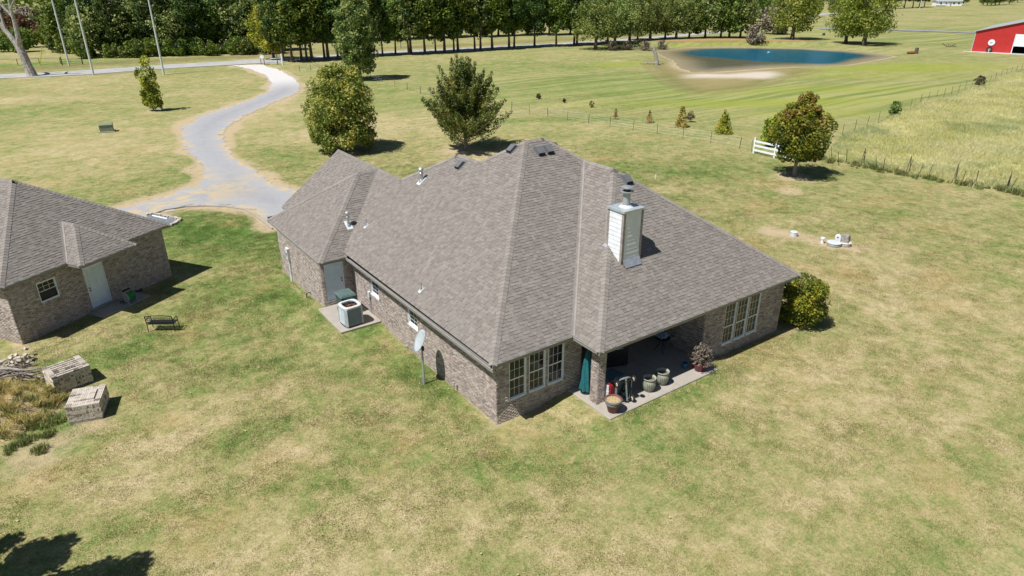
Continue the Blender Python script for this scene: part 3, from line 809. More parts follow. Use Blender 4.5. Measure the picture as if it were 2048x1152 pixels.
# ------------------------------------------------------------------ building kit: windows and doors
def window(root, o, d, w, z0, z1, ug, lg, open_lower=False, sill=False, lower=.5, label=None):
    """double hung window; o = left end in plan, d = direction along wall; ug/lg = (columns, rows) of panes"""
    o = Vector((*o, 0)); d = Vector((*d, 0)).normalized(); nn = Vector((d.y, -d.x, 0)); m = Matrix((d, -nn, Vector((0,0,1)))).transposed()
    B = lambda mb, t0, t1, a, b, n0, n1: mb.box(o+d*((t0+t1)/2)+nn*((n0+n1)/2)+Vector((0,0,(a+b)/2)), (t1-t0, abs(n1-n0), b-a), M=m)
    fr = MB(); k = .045
    B(fr, 0, k, z0, z1, -.09, -.012); B(fr, w-k, w, z0, z1, -.09, -.012); B(fr, k, w-k, z1-k, z1, -.09, -.013); B(fr, k, w-k, z0, z0+k*1.2, -.09, -.010)
    W_ = fr.build('window', M['white'], root)
    if label: W_['label'] = label
    zm = z0+(z1-z0)*lower
    inner = MB(); B(inner, .01, w-.01, z0+.01, z1-.01, -.14, -.105); inner.build('dark_room_panel', M['black'], W_)  # black panel stands in for the unlit room
    for nm, a, b, (nc, nr), dep in (('upper_sash', zm, z1-k, ug, -.045), ('lower_sash', z0+k*1.2, zm, lg, -.06)):
        if nm == 'lower_sash' and open_lower: continue
        sa = MB(); q = .030
        B(sa, k+.002, k+q, a, b, dep-.03, dep); B(sa, w-k-q, w-k-.002, a, b, dep-.03, dep); B(sa, k+q, w-k-q, b-q, b-.002, dep-.03, dep-.001); B(sa, k+q, w-k-q, a+.002, a+q, dep-.03, dep-.001)
        sx0, sx1, sz0, sz1 = k+q, w-k-q, a+q, b-q
        for c in range(1, nc): t = sx0+(sx1-sx0)*c/nc; B(sa, t-.0065, t+.0065, sz0, sz1, dep-.022, dep-.012)
        for r in range(1, nr): z = sz0+(sz1-sz0)*r/nr; B(sa, sx0, sx1, z-.0065, z+.0065, dep-.022, dep-.011)
        sa.build(nm, M['white'], W_)
        pw, ph = (sx1-sx0)/nc, (sz1-sz0)/nr
        key = (round(pw, 4), round(ph, 4))
        if key not in PANE:
            pm = MB(); pm.box((0,0,0), (pw-.004, .006, ph-.004)); me = bpy.data.meshes.new('pane'); me.from_pydata(pm.v, [], pm.f); me.materials.append(M['glass']); PANE[key] = me
        for c in range(nc):
            for r in range(nr):
                p = o+d*(sx0+pw*(c+.5))+nn*(dep-.02)+Vector((0,0,sz0+ph*(r+.5)))
                q_ = link('pane', PANE[key], W_); q_.matrix_local = Matrix.Translation(p) @ m.to_4x4() @ Matrix.Rotation(random.gauss(0, .006), 4, 'Z')
    if sill:
        sb = MB(); B(sb, -.06, w+.06, z0-.075, z0-.004, -.08, .035); sb.build('sill', M['mortar'], W_)
    return W_
PANE = {}
def door(root, o, d, w, z0, z1, knob_t, dep=-.05):
    o = Vector((*o, 0)); d = Vector((*d, 0)).normalized(); nn = Vector((d.y, -d.x, 0)); m = Matrix((d, -nn, Vector((0,0,1)))).transposed()
    B = lambda mb, t0, t1, a, b, n0, n1: mb.box(o+d*((t0+t1)/2)+nn*((n0+n1)/2)+Vector((0,0,(a+b)/2)), (t1-t0, abs(n1-n0), b-a), M=m)
    fr = MB(); k = .05
    B(fr, 0, k, z0, z1, -.12, -.008); B(fr, w-k, w, z0, z1, -.12, -.008); B(fr, k, w-k, z1-k, z1, -.12, -.009)
    D = fr.build('door', M['white'], root)
    lf = MB(); B(lf, k+.004, w-k-.004, z0+.02, z1-k-.004, dep-.045, dep); leaf = lf.build('door_leaf', M['door'], D)
    H = z1-k-z0-.02; iw = w-2*k
    for c in (0, 1):
        for a, b in ((.09,.33),(.40,.72),(.78,.92)):
            pb = MB(); t0 = k+iw*(.13+.40*c); t1 = t0+iw*.34
            za, zb = z0+.02+H*a, z0+.02+H*b
            B(pb, t0, t1, za, za+.02, dep, dep+.011); B(pb, t0, t1, zb-.02, zb, dep, dep+.011); B(pb, t0, t0+.02, za+.02, zb-.02, dep, dep+.011); B(pb, t1-.02, t1, za+.02, zb-.02, dep, dep+.011)
            B(pb, t0+.045, t1-.045, za+.045, zb-.045, dep, dep+.008)
            pb.build('door_panel', M['door'], D)
    for z in (z0+.98, z0+1.12):
        hb = MB(); p = o+d*knob_t+nn*(dep)+Vector((0,0,z))
        hb.tube([p, p+nn*.03, p+nn*.035, p+nn*.06, p+nn*.07], [.03,.03,.014,.032,.02], 10); hb.build('handle', M['dark'], D)
    th = MB(); B(th, -.02, w+.02, z0-.05, z0+.012, -.12, .03); th.build('threshold', M['greym'], D)
    return D

# ------------------------------------------------------------------ the house
HE, PX, PY, PB, O = 2.579, .7403, .6691, .7314, .4153
XR, YM, AB = 15.93, -1.961, 3.3436
YF = 16.41
house = thing('house', 'large brick house with brown shingled hip roof, white sided chimney and covered back patio', 'house')
hips = [
    Hip(-O, XR, -O, YF, HE, PX, PX, PY, PY),                                     # main body
    Hip(AB, XR, YM, 9.0, HE, PX, PX, PB, None),                                  # patio wing
    Hip(-O, 7.575, 9.0, 22.966, HE, PX, PX, None, None),                         # garage gable
    Hip(-1.796, 3.58, 13.038, 21.382, 2.4, .763, None, .788, .719),               # side wing
    Hip(-O, 11.75, 7.0, 19.2, HE, PX, PX, None, .598),                            # front wing
]
roof = shingle_roof(house, hips)
P1 = Vector((7.188, 7.995, 8.206)); P2 = Vector((8.33, 7.995, 8.206))
hb = (XR-AB)/2; xm = AB+hb; zb = HE+PX*hb
V_ = Vector((xm, -O+PX*hb/PY, zb)); B1 = Vector((xm, YM+PX*hb/PB, zb))
nXm, nXp, nYm, nYp = Vector((-PX,0,1)), Vector((PX,0,1)), Vector((0,-PY,1)), Vector((0,PY,1))
nB = Vector((0,-PB,1)); E0 = Vector((-O,-O,HE)); EB = Vector((AB,YM,HE)); ER = Vector((XR,YM,HE)); VB = Vector((AB,-O,HE))
WA = Vector((2.314,17.02,5.536)); J = Vector((3.58,17.02,5.536)); K = Vector((3.58,14.24,5.536)); GR = Vector((3.58,22.966,5.536))
W1 = Vector((-1.796,13.038,2.4)); W2 = Vector((-1.796,21.382,2.4)); WV = Vector((-O,13.038,2.4))
nWx, nWy, nWp = Vector((-.763,0,1)), Vector((0,-.788,1)), Vector((0,.719,1))
fz = HE+PX*(11.75+O)/2; fx = (11.75-O)/2; FP = Vector((fx, 19.2-(fz-HE)/.598, fz)); nF = Vector((0,.598,1))
FJ = Vector((fx, YF-(fz-HE)/PY, fz))
caps(roof, [(E0,P1,nXm,nYm),(P1,P2,nYm,nYp),(V_,P2,nYm,nXp),(V_,B1,nXm,nXp),(EB,B1,nXm,nB),(ER,B1,nXp,nB),(W1,WA,nWx,nWy),(W2,WA,nWx,nWp),(WA,J,nWy,nWp),
            (K,GR,nXm,nXp),(FJ,P1,nXm,nYp),(FJ,FP,nXm,nXp),(Vector((3.6,19.2-(3.6+O)*PX/.598,HE+(3.6+O)*PX)),FP,nXm,nF)])
valley(roof, VB, V_, nYm, nXm); valley(roof, WV, J, nWy, nXm)
foot = [(-O,-O,HE),(AB,-O,HE),(AB,YM,HE),(XR,YM,HE),(XR,YF,HE),(7.575,YF,HE),(7.575,22.966,HE),(-O,22.966,HE),(-O,21.382,HE),(-1.796,21.382,2.4),(-1.796,13.038,2.4),(-O,13.038,2.4)]
eaves(house, [foot[i] for i in range(12)], HE, nofascia=(6,))
# rake board and gable wall above the garage doors
mb = MB(); mb.add([(-O,22.95,HE-.16),(7.575,22.95,HE-.16),(7.575,22.95,HE),(3.58,22.95,5.53),(-O,22.95,HE),(-O,22.5,HE-.16),(7.575,22.5,HE-.16),(7.575,22.5,HE),(3.58,22.5,5.53),(-O,22.5,HE)],
    [(0,4,3,2,1),(5,6,7,8,9),(0,1,6,5)]); mb.build('gable', M['fascia'], house)
# walls
ZT = HE-.16; ZB = -.75
ww = Walls(house)
WIN_B = [(.589,.819),(1.515,.84),(2.425,.82)]
a_ = 4.191
ops = [(.589,1.408,.439,2.16),(1.53,2.35,.439,2.16),(2.47,3.29,.439,2.16)]
ww.wall('wall', (0,0), (a_,0), ZB, ZT, ops, s0=.004)
opl = [(14.0-7.12,14.0-6.22,1.02,1.96),(14.0-11.15,14.0-10.25,1.02,1.96)]
Lw = 13.36
opl = [(Lw-7.12,Lw-6.22,1.0,1.95),(Lw-11.13,Lw-10.25,1.0,1.95)]
ww.wall('wall', (0,Lw), (0,.0), ZB, ZT, opl, s1=.15)
ww.wall('wall', (a_,0), (a_,3.6), ZB, ZT, s0=.15)
ww.wall('wall', (9.849,-1.546), (15.437,-1.546), ZB, ZT, [(11.207-9.849,12.01-9.849,.092,2.16),(12.07-9.849,12.873-9.849,.092,2.16),(12.933-9.849,13.736-9.849,.092,2.16)], s0=.004)
ww.wall('wall', (9.849,3.6), (9.849,-1.546), ZB, ZT, s1=.15)
ww.wall('wall', (15.437,-1.546), (15.437,2.5), ZB, ZT, s0=.15)
ww.wall('wall', (-1.71,Lw), (0,Lw), ZB, 2.24, [(.21,1.21,.06,2.16)], s0=.004, s1=.0)
ww.wall('wall', (-1.71,20.1), (-1.71,Lw), ZB, 2.24, s1=.15)
for nm, p, q in (('wall',(15.437,2.51),(15.437,16.0)),('wall',(15.437,16.0),(7.2,16.0)),('wall',(7.2,16.15),(7.2,22.5)),('wall',(7.2,22.5),(0,22.5)),('wall',(0,22.35),(0,20.1)),('wall',(-.01,20.1),(-1.71,20.1)),('wall',(4.2,3.6),(9.84,3.6))):
    ww.wall(nm, p, q, ZB, ZT-.1, bricks=False)
# patio post
px0, px1, py0, py1 = 3.707, 4.128, -1.546, -1.14
pm = MB(); pm.bb((px0+.01,py0+.01,-.7), (px1-.01,py1-.01,ZT)); pw_ = pm.build('post', M['mortar'], house)
class _P: pass
for p, q in (((px0,py0),(px1,py0)),((px1,py0),(px1,py1)),((px1,py1),(px0,py1)),((px0,py1),(px0,py0))):
    L = math.hypot(q[0]-p[0], q[1]-p[1]); d = Vector((q[0]-p[0], q[1]-p[1], 0)).normalized(); nn = Vector((d.y,-d.x,0))
    for k in range(int((ZT+.7)/COURSE)):
        zc = -.7+k*COURSE+BR_H/2; t = -(k % 2)*.1
        while t < L:
            lo, hi = max(t, 0 if k % 2 else .0), min(t+BR_L, L-.012); t += BR_L+JT
            if hi-lo < .03: continue
            c = Vector((p[0], p[1], 0))+d*((lo+hi)/2)+nn*.002
            ww.c.append((((Vector((c.x, c.y, zc)))-CAM).length, pw_, c, zc, d, nn, hi-lo))
ww.finish()
mb = MB(); mb.bb((3.4,-1.92,ZT-.02), (15.4,-1.15,ZT+.10)); mb.build('patio_beam', M['soffit'], house)
mb = MB(); mb.bb((.15,3.75,-.6), (15.3,15.9,-.02)); mb.build('floor_slab', M['concrete'], house)
for a, b, _, _ in ops: window(house, (a,0), (1,0), b-a, .439, 2.16, (3,2), (3,2))
for x in (11.207,12.07,12.933): window(house, (x,-1.546), (1,0), .803, .092, 2.16, (3,3), (3,2), lower=.42)
for a, b, z0, z1 in opl: window(house, (0,Lw-a), (0,-1), b-a, z0, z1, (2,2), (2,2), sill=True)
door(house, (-1.5,Lw), (1,0), 1.0, .06, 2.16, .88)
# chimney, built on the hip of the patio wing
cx0, cx1, cy0, cy1, cz = 6.69, 7.735, .60, 1.50, 6.74
ch = MB(); ch.bb((cx0+.02,cy0+.02,3.6), (cx1-.02,cy1-.02,cz-.05)); chim = ch.build('chimney', M['trimw'], house)
def board(u0, u1, face, z0, z1, k):
    b = MB(); t = .018+.004*(k % 2)
    if face == 'x':   b.bb((cx0-.012-t*.4,u0,z0),(cx0+.02,u1,z1))
    elif face == 'y': b.bb((u0,cy0-.012-t*.4,z0),(u1,cy0+.02,z1))
    elif face == 'X': b.bb((cx1-.02,u0,z0),(cx1+.012,u1,z1))
    else:             b.bb((u0,cy1-.02,z0),(u1,cy1+.012,z1))
    # tilt: lower edge stands proud
    for i, v in enumerate(b.v):
        if v[2] < (z0+z1)/2:
            if face == 'x' and v[0] < cx0: b.v[i] = (v[0]-.010, v[1], v[2])
            if face == 'y' and v[1] < cy0: b.v[i] = (v[0], v[1]-.010, v[2])
    b.build('siding_board', M['siding'], chim)
zc = 4.3; k = 0
while zc < cz-.12:
    z1 = min(zc+.185, cz-.10)
    for f, u0, u1 in (('x',cy0+.09,cy1-.09),('y',cx0+.09,cx1-.09),('X',cy0+.09,cy1-.09),('Y',cx0+.09,cx1-.09)): board(u0, u1, f, zc, z1-.004, k)
    zc += .185; k += 1
for x in (cx0, cx1):
    for y in (cy0, cy1):
        b = MB(); sx, sy = (1 if x == cx0 else -1), (1 if y == cy0 else -1)
        b.bb((x-.035*sx, y-.035*sy, 4.0 if (x, y) != (cx0, cy1) else 4.6), (x+.085*sx, y+.085*sy, cz-.05)); b.build('corner_trim', M['trimw'], chim)
b = MB(); b.bb((cx0-.06,cy0-.06,cz-.05),(cx1+.06,cy1+.06,cz)); b.bb((cx0-.075,cy0-.075,cz-.085),(cx1+.075,cy0-.061,cz+.004)); b.bb((cx0-.075,cy0-.06,cz-.085),(cx0-.061,cy1+.06,cz+.004)); b.build('chimney_cap', M['capm'], chim)
fcx, fcy = (cx0+cx1)/2, (cy0+cy1)/2
b = MB(); b.lathe([(.30,cz+.002),(.24,cz+.03),(.17,cz+.09)], (fcx,fcy,0), 20); b.build('storm_collar', M['aclid'], chim)
b = MB(); b.lathe([(.155,cz),(.155,cz+.62)], (fcx,fcy,0), 20); b.build('flue', M['greym'], chim)
b = MB(); b.lathe([(.10,cz+.60),(.27,cz+.62),(.275,cz+.655),(.16,cz+.665)], (fcx,fcy,0), 22); b.lathe([(.13,cz+.655),(.13,cz+.80)], (fcx,fcy,0), 12, 1); b.lathe([(.245,cz+.79),(.25,cz+.83),(.15,cz+.86),(.001,cz+.87)], (fcx,fcy,0), 22)
b.lathe([(.001,cz+.795),(.245,cz+.79)], (fcx,fcy,0), 22); b.build('flue_hood', [M['galv'], M['black']], chim, smooth=False)
b = MB(); zf = HE+PB*(cy0-YM)
b.add([(cx0+.05,cy0-.035,zf+.20),(cx1-.05,cy0-.035,zf+.20),(cx1-.05,cy0-.25,zf-.25*PB+.05+.03),(cx0+.05,cy0-.25,zf-.25*PB+.05+.03)], [(3,2,1,0)])
b.add([(cx0+.05,cy0-.036,zf+.12),(cx1-.05,cy0-.036,zf+.12),(cx1-.05,cy0-.24,zf-.24*PB+.03),(cx0+.05,cy0-.24,zf-.24*PB+.03)], [(3,2,1,0)]); b.build('flashing', M['galv'], chim)
b = MB()
b.add([(cx0-.14,cy1-.1,HE+PX*(cx0-.14-AB)+.04),(cx0-.14,cy1+.13,HE+PX*(cx0-.14-AB)+.04),(cx0+.0,cy1+.13,HE+PX*(cx0-AB)+.05),(cx0+.0,cy1-.1,HE+PX*(cx0-AB)+.05)], [(3,2,1,0)]); b.build('flashing', M['galv'], chim)
for x in (cx0+.1, cx1-.03):
    b = MB(); b.box((x, cy0-.12, HE+PB*(cy0-.12-YM)+.03), (.12,.10,.05), rz=.3); b.build('rust_stain', M['rust'], chim)
# roof vents
def rot_to(n, d):
    z = Vector(n).normalized(); y = Vector(d); y = (y-z*y.dot(z)).normalized(); x = y.cross(z); return Matrix((x, y, z)).transposed()
def box_vent(p, n, upd):
    m = rot_to(n, upd); b = MB(); T = Matrix.Translation(p) @ m.to_4x4()
    pr = [(-.26,0),(-.26,.17),(.20,.19),(.30,.02),(.30,0)]
    vs = [T @ Vector((sx*.17, y*.88, z*.92)) for sx in (-1, 1) for y, z in pr]
    b.add(vs, [(0,1,2,3,4)[::-1],(5,6,7,8,9),(1,2,7,6)[::-1],(2,3,8,7)[::-1],(3,4,9,8)[::-1]])
    v = b.build('roof_vent', M['ventm'], roof)
    b = MB(); b.add([T @ Vector(q) for q in ((-.17,-.262,.02),(.17,-.262,.02),(.17,-.255,.15),(-.17,-.255,.15))], [(0,1,2,3)]); b.build('vent_opening', M['black'], v)
    b = MB(); b.add([T @ Vector(q) for q in ((-.23,-.28,.024),(.23,-.28,.024),(.23,.33,.026),(-.23,.33,.026))], [(0,1,2,3)]); b.build('vent_flange', M['ventm'], v)
def onp(x, y, f): return Vector((x, y, {'m': HE+PX*(x+O), 'n': HE+PY*(y+O), 'b': HE+PB*(y-YM), 'w': 2.4+.788*(y-13.038), 'X': HE+PX*(XR-x)}[f]))
box_vent(onp(9.9,3.92-.1,'b'), nB, (0,1,0)); box_vent(onp(5.22,10.79,'m'), nXm, (1,0,0)); box_vent(onp(6.67,8.32,'m'), nXm, (1,0,0))
box_vent(onp(7.52,7.35,'n'), nYm, (0,1,0)); box_vent(onp(8.06,7.35,'n'), nYm, (0,1,0)); box_vent(onp(9.0,8.1,'X'), nXp, (-1,0,0))
def pipe_vent(p, n, upd, h, r, cap):
    m = rot_to(n, upd); T = Matrix.Translation(p) @ m.to_4x4(); b = MB()
    q = .28 if cap else .16
    b.add([T @ Vector(a) for a in ((-q*.6,-q,.022),(q*.6,-q,.022),(q*.6,q,.024),(-q*.6,q,.024))], [(0,1,2,3)])
    v = b.build('vent_pipe', M['aclid'], roof); b = MB()
    if cap:
        b.lathe([(r*1.9,-.12),(r*1.5,.02),(r*1.02,.10),(r,.12),(r,h*.55)], p, 14); b.lathe([(r*1.25,h*.5),(r*1.25,h*.62),(r*.98,h*.66),(r*.98,h*.78)], p, 14); b.lathe([(r*1.5,h*.76),(r*1.65,h*.8),(r*1.6,h*.93),(r*1.1,h),(.001,h*1.01)], p, 14)
        b.build('flue', M['galv'], v)
    else:
        b.lathe([(r*2.2,-.06),(r*1.2,.06)], p, 12); b.lathe([(r,0),(r,h),(r*.8,h),(r*.8,h-.05),(.001,h-.05)], p, 12); b.build('pipe', M['galv'], v)
pipe_vent(onp(.475,14.48,'w'), nWy, (0,1,0), .75, .075, True)
pipe_vent(onp(3.91,12.56,'m'), nXm, (1,0,0), .70, .085, True)
pipe_vent(onp(1.04,13.46,'m'), nXm, (1,0,0), .36, .035, False)
pipe_vent(onp(.18,5.99,'m'), nXm, (1,0,0), .34, .035, False)

# ------------------------------------------------------------------ detached garage
GT = Matrix.Translation((-14.682,18.333,0)) @ Matrix.Rotation(R(32.82), 4, 'Z')
gar = thing('garage', 'small square brick garage with matching brown hip roof, white door and one window', 'garage', (-14.682,18.333,0), R(32.82))
GO, GHE, GW = .315, 2.67, 8.848
gp = .694; hw = (GW+2*GO)/2; gpy = gp*hw/4.659
ghips = [Hip(-GO, GW+GO, -GO, 10.2, GHE, gp, gp, gpy, gp), Hip(2.904, 6.103, -GO-.979, 4.0, GHE, 1.365/1.6, 1.365/1.6, 1.365/2.013, None)]
groof = shingle_roof(gar, ghips, GT, 300, 9)
AP = Vector((GW/2, -GO+4.659, GHE+gp*hw)); ABk = Vector((GW/2, 10.2-(gp*hw)/gp, GHE+gp*hw))
bP = Vector((4.5035, -GO-.979+2.013, GHE+1.365)); bQ = Vector((4.5035, -GO+1.365/gpy, GHE+1.365))
n1, n2, n3, n4 = Vector((-gp,0,1)), Vector((gp,0,1)), Vector((0,-gpy,1)), Vector((0,gp,1))
m1, m2, m3_ = Vector((-.853,0,1)), Vector((.853,0,1)), Vector((0,-.678,1))
caps(groof, [((-GO,-GO,GHE),AP,n1,n3),((GW+GO,-GO,GHE),AP,n2,n3),(AP,ABk,n1,n2),((-GO,10.2,GHE),ABk,n1,n4),((GW+GO,10.2,GHE),ABk,n2,n4),
             ((2.904,-GO-.979,GHE),bP,m1,m3_),((6.103,-GO-.979,GHE),bP,m2,m3_),(bP,bQ,m1,m2)], GT)
valley(groof, (2.904,-GO,GHE), bQ, m1, n3)
eaves(gar, [(-GO,-GO,GHE),(2.904,-GO,GHE),(2.904,-GO-.979,GHE),(6.103,-GO-.979,GHE),(6.103,-GO,GHE),(GW+GO,-GO,GHE),(GW+GO,10.2,GHE),(-GO,10.2,GHE)], GHE)
gw = Walls(gar, GT)
zt = GHE-.16
gw.wall('wall', (0,0), (GW,0), -.6, zt, [(1.391,2.349,1.115,2.12),(3.76,4.909,-.30,2.0)], s0=.004)
gw.wall('wall', (0,9.8), (0,0), -.6, zt, s1=.15)
gw.wall('wall', (GW,0), (GW,9.8), -.6, zt, bricks=False, s0=.15)
gw.wall('wall', (GW-.01,9.8), (0,9.8), -.6, zt, bricks=False, s1=.15)
gw.finish()
window(gar, (1.391,0), (1,0), .958, 1.115, 2.12, (3,2), (1,1), open_lower=True)
door(gar, (3.76,0), (1,0), 1.149, -.28, 2.0, .14)
mb = MB(); mb.bb((3.4,-1.15,-.6), (6.3,-.02,-.385)); mb.build('doorstep', M['concrete'], gar)

# ------------------------------------------------------------------ slabs and edging on the ground
def slab(name, x0, x1, y0, y1, z, joints=()):
    mb = MB(); mb.bb((x0,y0,-.75), (x1,y1,z-.02)); 
    i = .018
    mb.add([(x0,y0,z-.02),(x1,y0,z-.02),(x1,y1,z-.02),(x0,y1,z-.02),(x0+i,y0+i,z),(x1-i,y0+i,z),(x1-i,y1-i,z),(x0+i,y1-i,z)], [(0,1,5,4),(1,2,6,5),(2,3,7,6),(3,0,4,7),(4,5,6,7)])
    o = struct(mb.build(name, M['concrete']))
    for (a, b) in joints:
        q = MB(); q.bb((min(a[0],b[0])-.008, min(a[1],b[1])-.008, z-.004), (max(a[0],b[0])+.008, max(a[1],b[1])+.008, z+.003)); q.build('joint', M['soffit'], o)
    return o
PZ = -.13
slab('patio_slab', 3.52, 9.84, -2.56, 3.6, PZ, [((7.5,-2.5),(7.5,3.5)),((3.6,.05),(9.8,.05))])
slab('door_slab', -2.1, -.01, 10.2, 13.34, -.17)
# concrete kerb along the lawn
kp = [(-6.29, 36.22),(-5.16, 36.88),(-3.76, 36.85),(-2.47, 36.16),(-1.26, 35.12),(-0.23, 33.46),(-0.01, 31.54),(0.08, 27.83)]
kb = MB()
for a, b in zip(kp[:-1], kp[1:]):
    a, b = Vector((*a,0)), Vector((*b,0)); d = (b-a); L = d.length; ang = math.atan2(d.y, d.x); c = (a+b)/2
    kb.box((c.x, c.y, GZ+.02), (L+.03, .13, .16), rz=ang)
struct(kb.build('kerb', M['concrete']))
# stone edged bed beside the garage
bed = thing('flower_bed', 'dark slate covered bed edged with pale stones beyond the small garage corner', 'flower bed', P3((-5.59, 34.45)))
q = [Vector((*p,0))-Vector((*(-5.59, 34.45),0)) for p in ((-6.55, 36.27),(-6.12, 36.46),(-4.65, 33.77),(-5.37, 32.80),(-6.35, 32.34))]
mb = MB(); mb.add([(p.x,p.y,.06) for p in q], [(0,4,3,2,1)]); mb.build('slate_cover', mat('slate', (.16,.18,.19), .6, var=.2), bed)
for a, b in ((0,1),(1,2),(2,3),(3,4)):
    n = int((q[b]-q[a]).length/.28)+1
    for i in range(n):
        p = q[a].lerp(q[b], (i+.5)/n); s = MB(); s.box((0,0,0), (.26,.2,.16), rz=random.random()*3)
        for j, v in enumerate(s.v): s.v[j] = tuple(c+random.uniform(-.02,.02) for c in v)
        s.build('edging_stone', M['palebrick'], bed, loc=(p.x+random.uniform(-.03,.03), p.y, .07))
s = MB(); s.tube([q[1].lerp(q[2],.1)+Vector((-.2,-.4,.09)), q[1].lerp(q[2],.6)+Vector((-.2,-.5,.09))], .05, 8); s.build('pipe', M['white'], bed)

# ------------------------------------------------------------------ things beside the house
# air conditioner
ac = thing('air_conditioner', 'grey louvred air conditioner with a white rimmed fan top beside the trash bin', 'air conditioner', (-1.30,10.83,-.17), R(3))
b = MB(); b.lathe([(.44,.0),(.46,.02),(.46,.08)], n=28, sq=5); b.build('base_pan', M['dark'], ac)
b = MB(); b.lathe([(.40,.06),(.40,.98)], n=28, sq=5); b.build('coil', M['dark'], ac)
lv = MB()
for i in range(26):
    z = .09+i*.0335; lv.lathe([(.432,z),(.462,z+.006),(.462,z+.014),(.436,z+.024)], n=28, sq=5)
stuff(lv.build('louvres', M['acm'], ac))
for k in range(4):
    w = math.pi/4+k*math.pi/2; qd = 1/(2*abs(math.cos(w))**5)**.2
    b = MB(); r = .466*qd; b.box((r*math.cos(w), r*math.sin(w), .52), (.05,.14,.90), rz=w); b.build('corner_post', M['acm'], ac)
b = MB(); b.lathe([(.475,.96),(.485,.985),(.485,1.045),(.465,1.065),(.37,1.075),(.345,1.06),(.335,1.0)], n=32, sq=4); b.build('top_rim', M['aclid'], ac, smooth=False)
b = MB(); b.lathe([(.001,.86),(.33,.86)], n=24); b.build('fan_well', M['black'], ac)
b = MB()
for k in range(18):
    w = k*math.pi/9; b.tube([(.05*math.cos(w),.05*math.sin(w),1.07),(.34*math.cos(w),.34*math.sin(w),1.063)], .004, 4)
for r in (.06,.12,.18,.24,.30): b.tube([(r*math.cos(a*math.pi/12), r*math.sin(a*math.pi/12), 1.07) for a in range(25)], .004, 4, cap=False)
stuff(b.build('fan_guard', M['dark'], ac))
b = MB(); b.lathe([(.09,.88),(.10,1.0),(.001,1.02)], n=14)
for k in range(3):
    w = k*2.1; b.box((.16*math.cos(w), .16*math.sin(w), .95), (.24,.13,.01), M=Matrix.Rotation(w,3,'Z') @ Matrix.Rotation(.4,3,'X'))
b.build('fan', M['rust'], ac)
# trash bin
tb = thing('trash_bin', 'dark green wheeled trash bin with a pale lid by the back door', 'trash bin', (-.98,12.15,-.17), R(0))
b = MB(); b.add([(-.30,-.34,.08),(.30,-.34,.08),(.30,.34,.08),(-.30,.34,.08),(-.38,-.42,.98),(.38,-.42,.98),(.38,.42,.98),(-.38,.42,.98)], [(3,2,1,0),(0,1,5,4),(1,2,6,5),(2,3,7,6),(3,0,4,7)]); b.build('body', M['binmat'], tb)
b = MB(); b.bb((-.41,-.45,.95),(.41,.45,1.0)); b.build('rim', M['binmat'], tb)
b = MB(); b.add([(-.42,-.47,1.0),(.42,-.47,1.0),(.42,.46,1.0),(-.42,.46,1.0),(-.36,-.42,1.08),(.36,-.42,1.08),(.36,.42,1.08),(-.36,.42,1.08)], [(0,1,5,4),(1,2,6,5),(2,3,7,6),(3,0,4,7),(4,5,6,7)])
for i in range(3): b.bb((-.25+i*.2,-.38,1.08),(-.15+i*.2,.38,1.10))
b.build('lid', M['binlid'], tb)
b = MB(); b.tube([(-.25,-.43,.93),(-.25,-.50,.95),(.25,-.50,.95),(.25,-.43,.93)], .02, 8); b.build('handle', M['binmat'], tb)
for x in (-.3,.3):
    b = MB(); b.tube([(x-.04,.34,.12),(x+.04,.34,.12)], .12, 14); b.build('wheel', M['rubber'], tb)
# electric meter on side wall
em = thing('electric_meter', 'pale grey electric meter box with white conduit on the brick side wall', 'electric meter', (-1.72,18.4,.9))
b = MB(); b.bb((-.13,-.19,-.05),(0,.19,.62)); b.build('box', M['aclid'], em)
b = MB(); b.tube([(-.13,0,.34),(-.2,0,.34)], .085, 14); b.build('meter', M['greym'], em)
b = MB(); b.bb((-.10,.0,-.28),(0,.20,-.07)); b.build('breaker_box', M['greym'], em)
b = MB(); b.tube([(-.06,-.06,-.05),(-.06,-.06,-.6),(-.06,-.05,-1.0),(-.10,-.10,-1.36)], .035, 8); b.build('conduit', M['white'], em)
# disconnect
dc = thing('disconnect_box', 'small grey switch box on the wall behind the air conditioner', 'switch box', (0,12.0,.5))
dc.location = (-.01,10.95+.35,.75)
b = MB(); b.bb((-.10,-.09,-.02),(0,.09,.28)); b.build('box', M['aclid'], dc)
b = MB(); b.tube([(-.05,0,0),(-.05,0,-.8)], .022, 8); b.tube([(-.05,-.03,-.02),(-.08,-.10,-.85)], .014, 6); b.build('conduit', M['greym'], dc)
# gas stub
gs = thing('gas_pipe', 'short bent pipe standing by the side wall of the garage wing', 'pipe', (-1.95,15.4,GZ))
b = MB(); b.tube([(0,0,-.05),(0,0,.30),(.03,0,.34),(.2,-.02,.36)], .022, 8); b.build('pipe', M['dark'], gs)
b = MB(); b.bb((.18,-.05,.30),(.26,.05,.42)); b.build('valve', M['greym'], gs)
# spigot on wall
sp = thing('yard_hydrant', 'thin rusty yard stake with a small head by the long brick wall', 'stake', (-.18,2.9,GZ))
b = MB(); b.tube([(0,0,-.05),(.02,.01,.40)], .012, 6); b.build('stem', M['rust'], sp)
b = MB(); b.lathe([(.01,.40),(.05,.43),(.055,.50),(.02,.54)], (.02,.01,0), 10); b.build('head', M['greym'], sp)
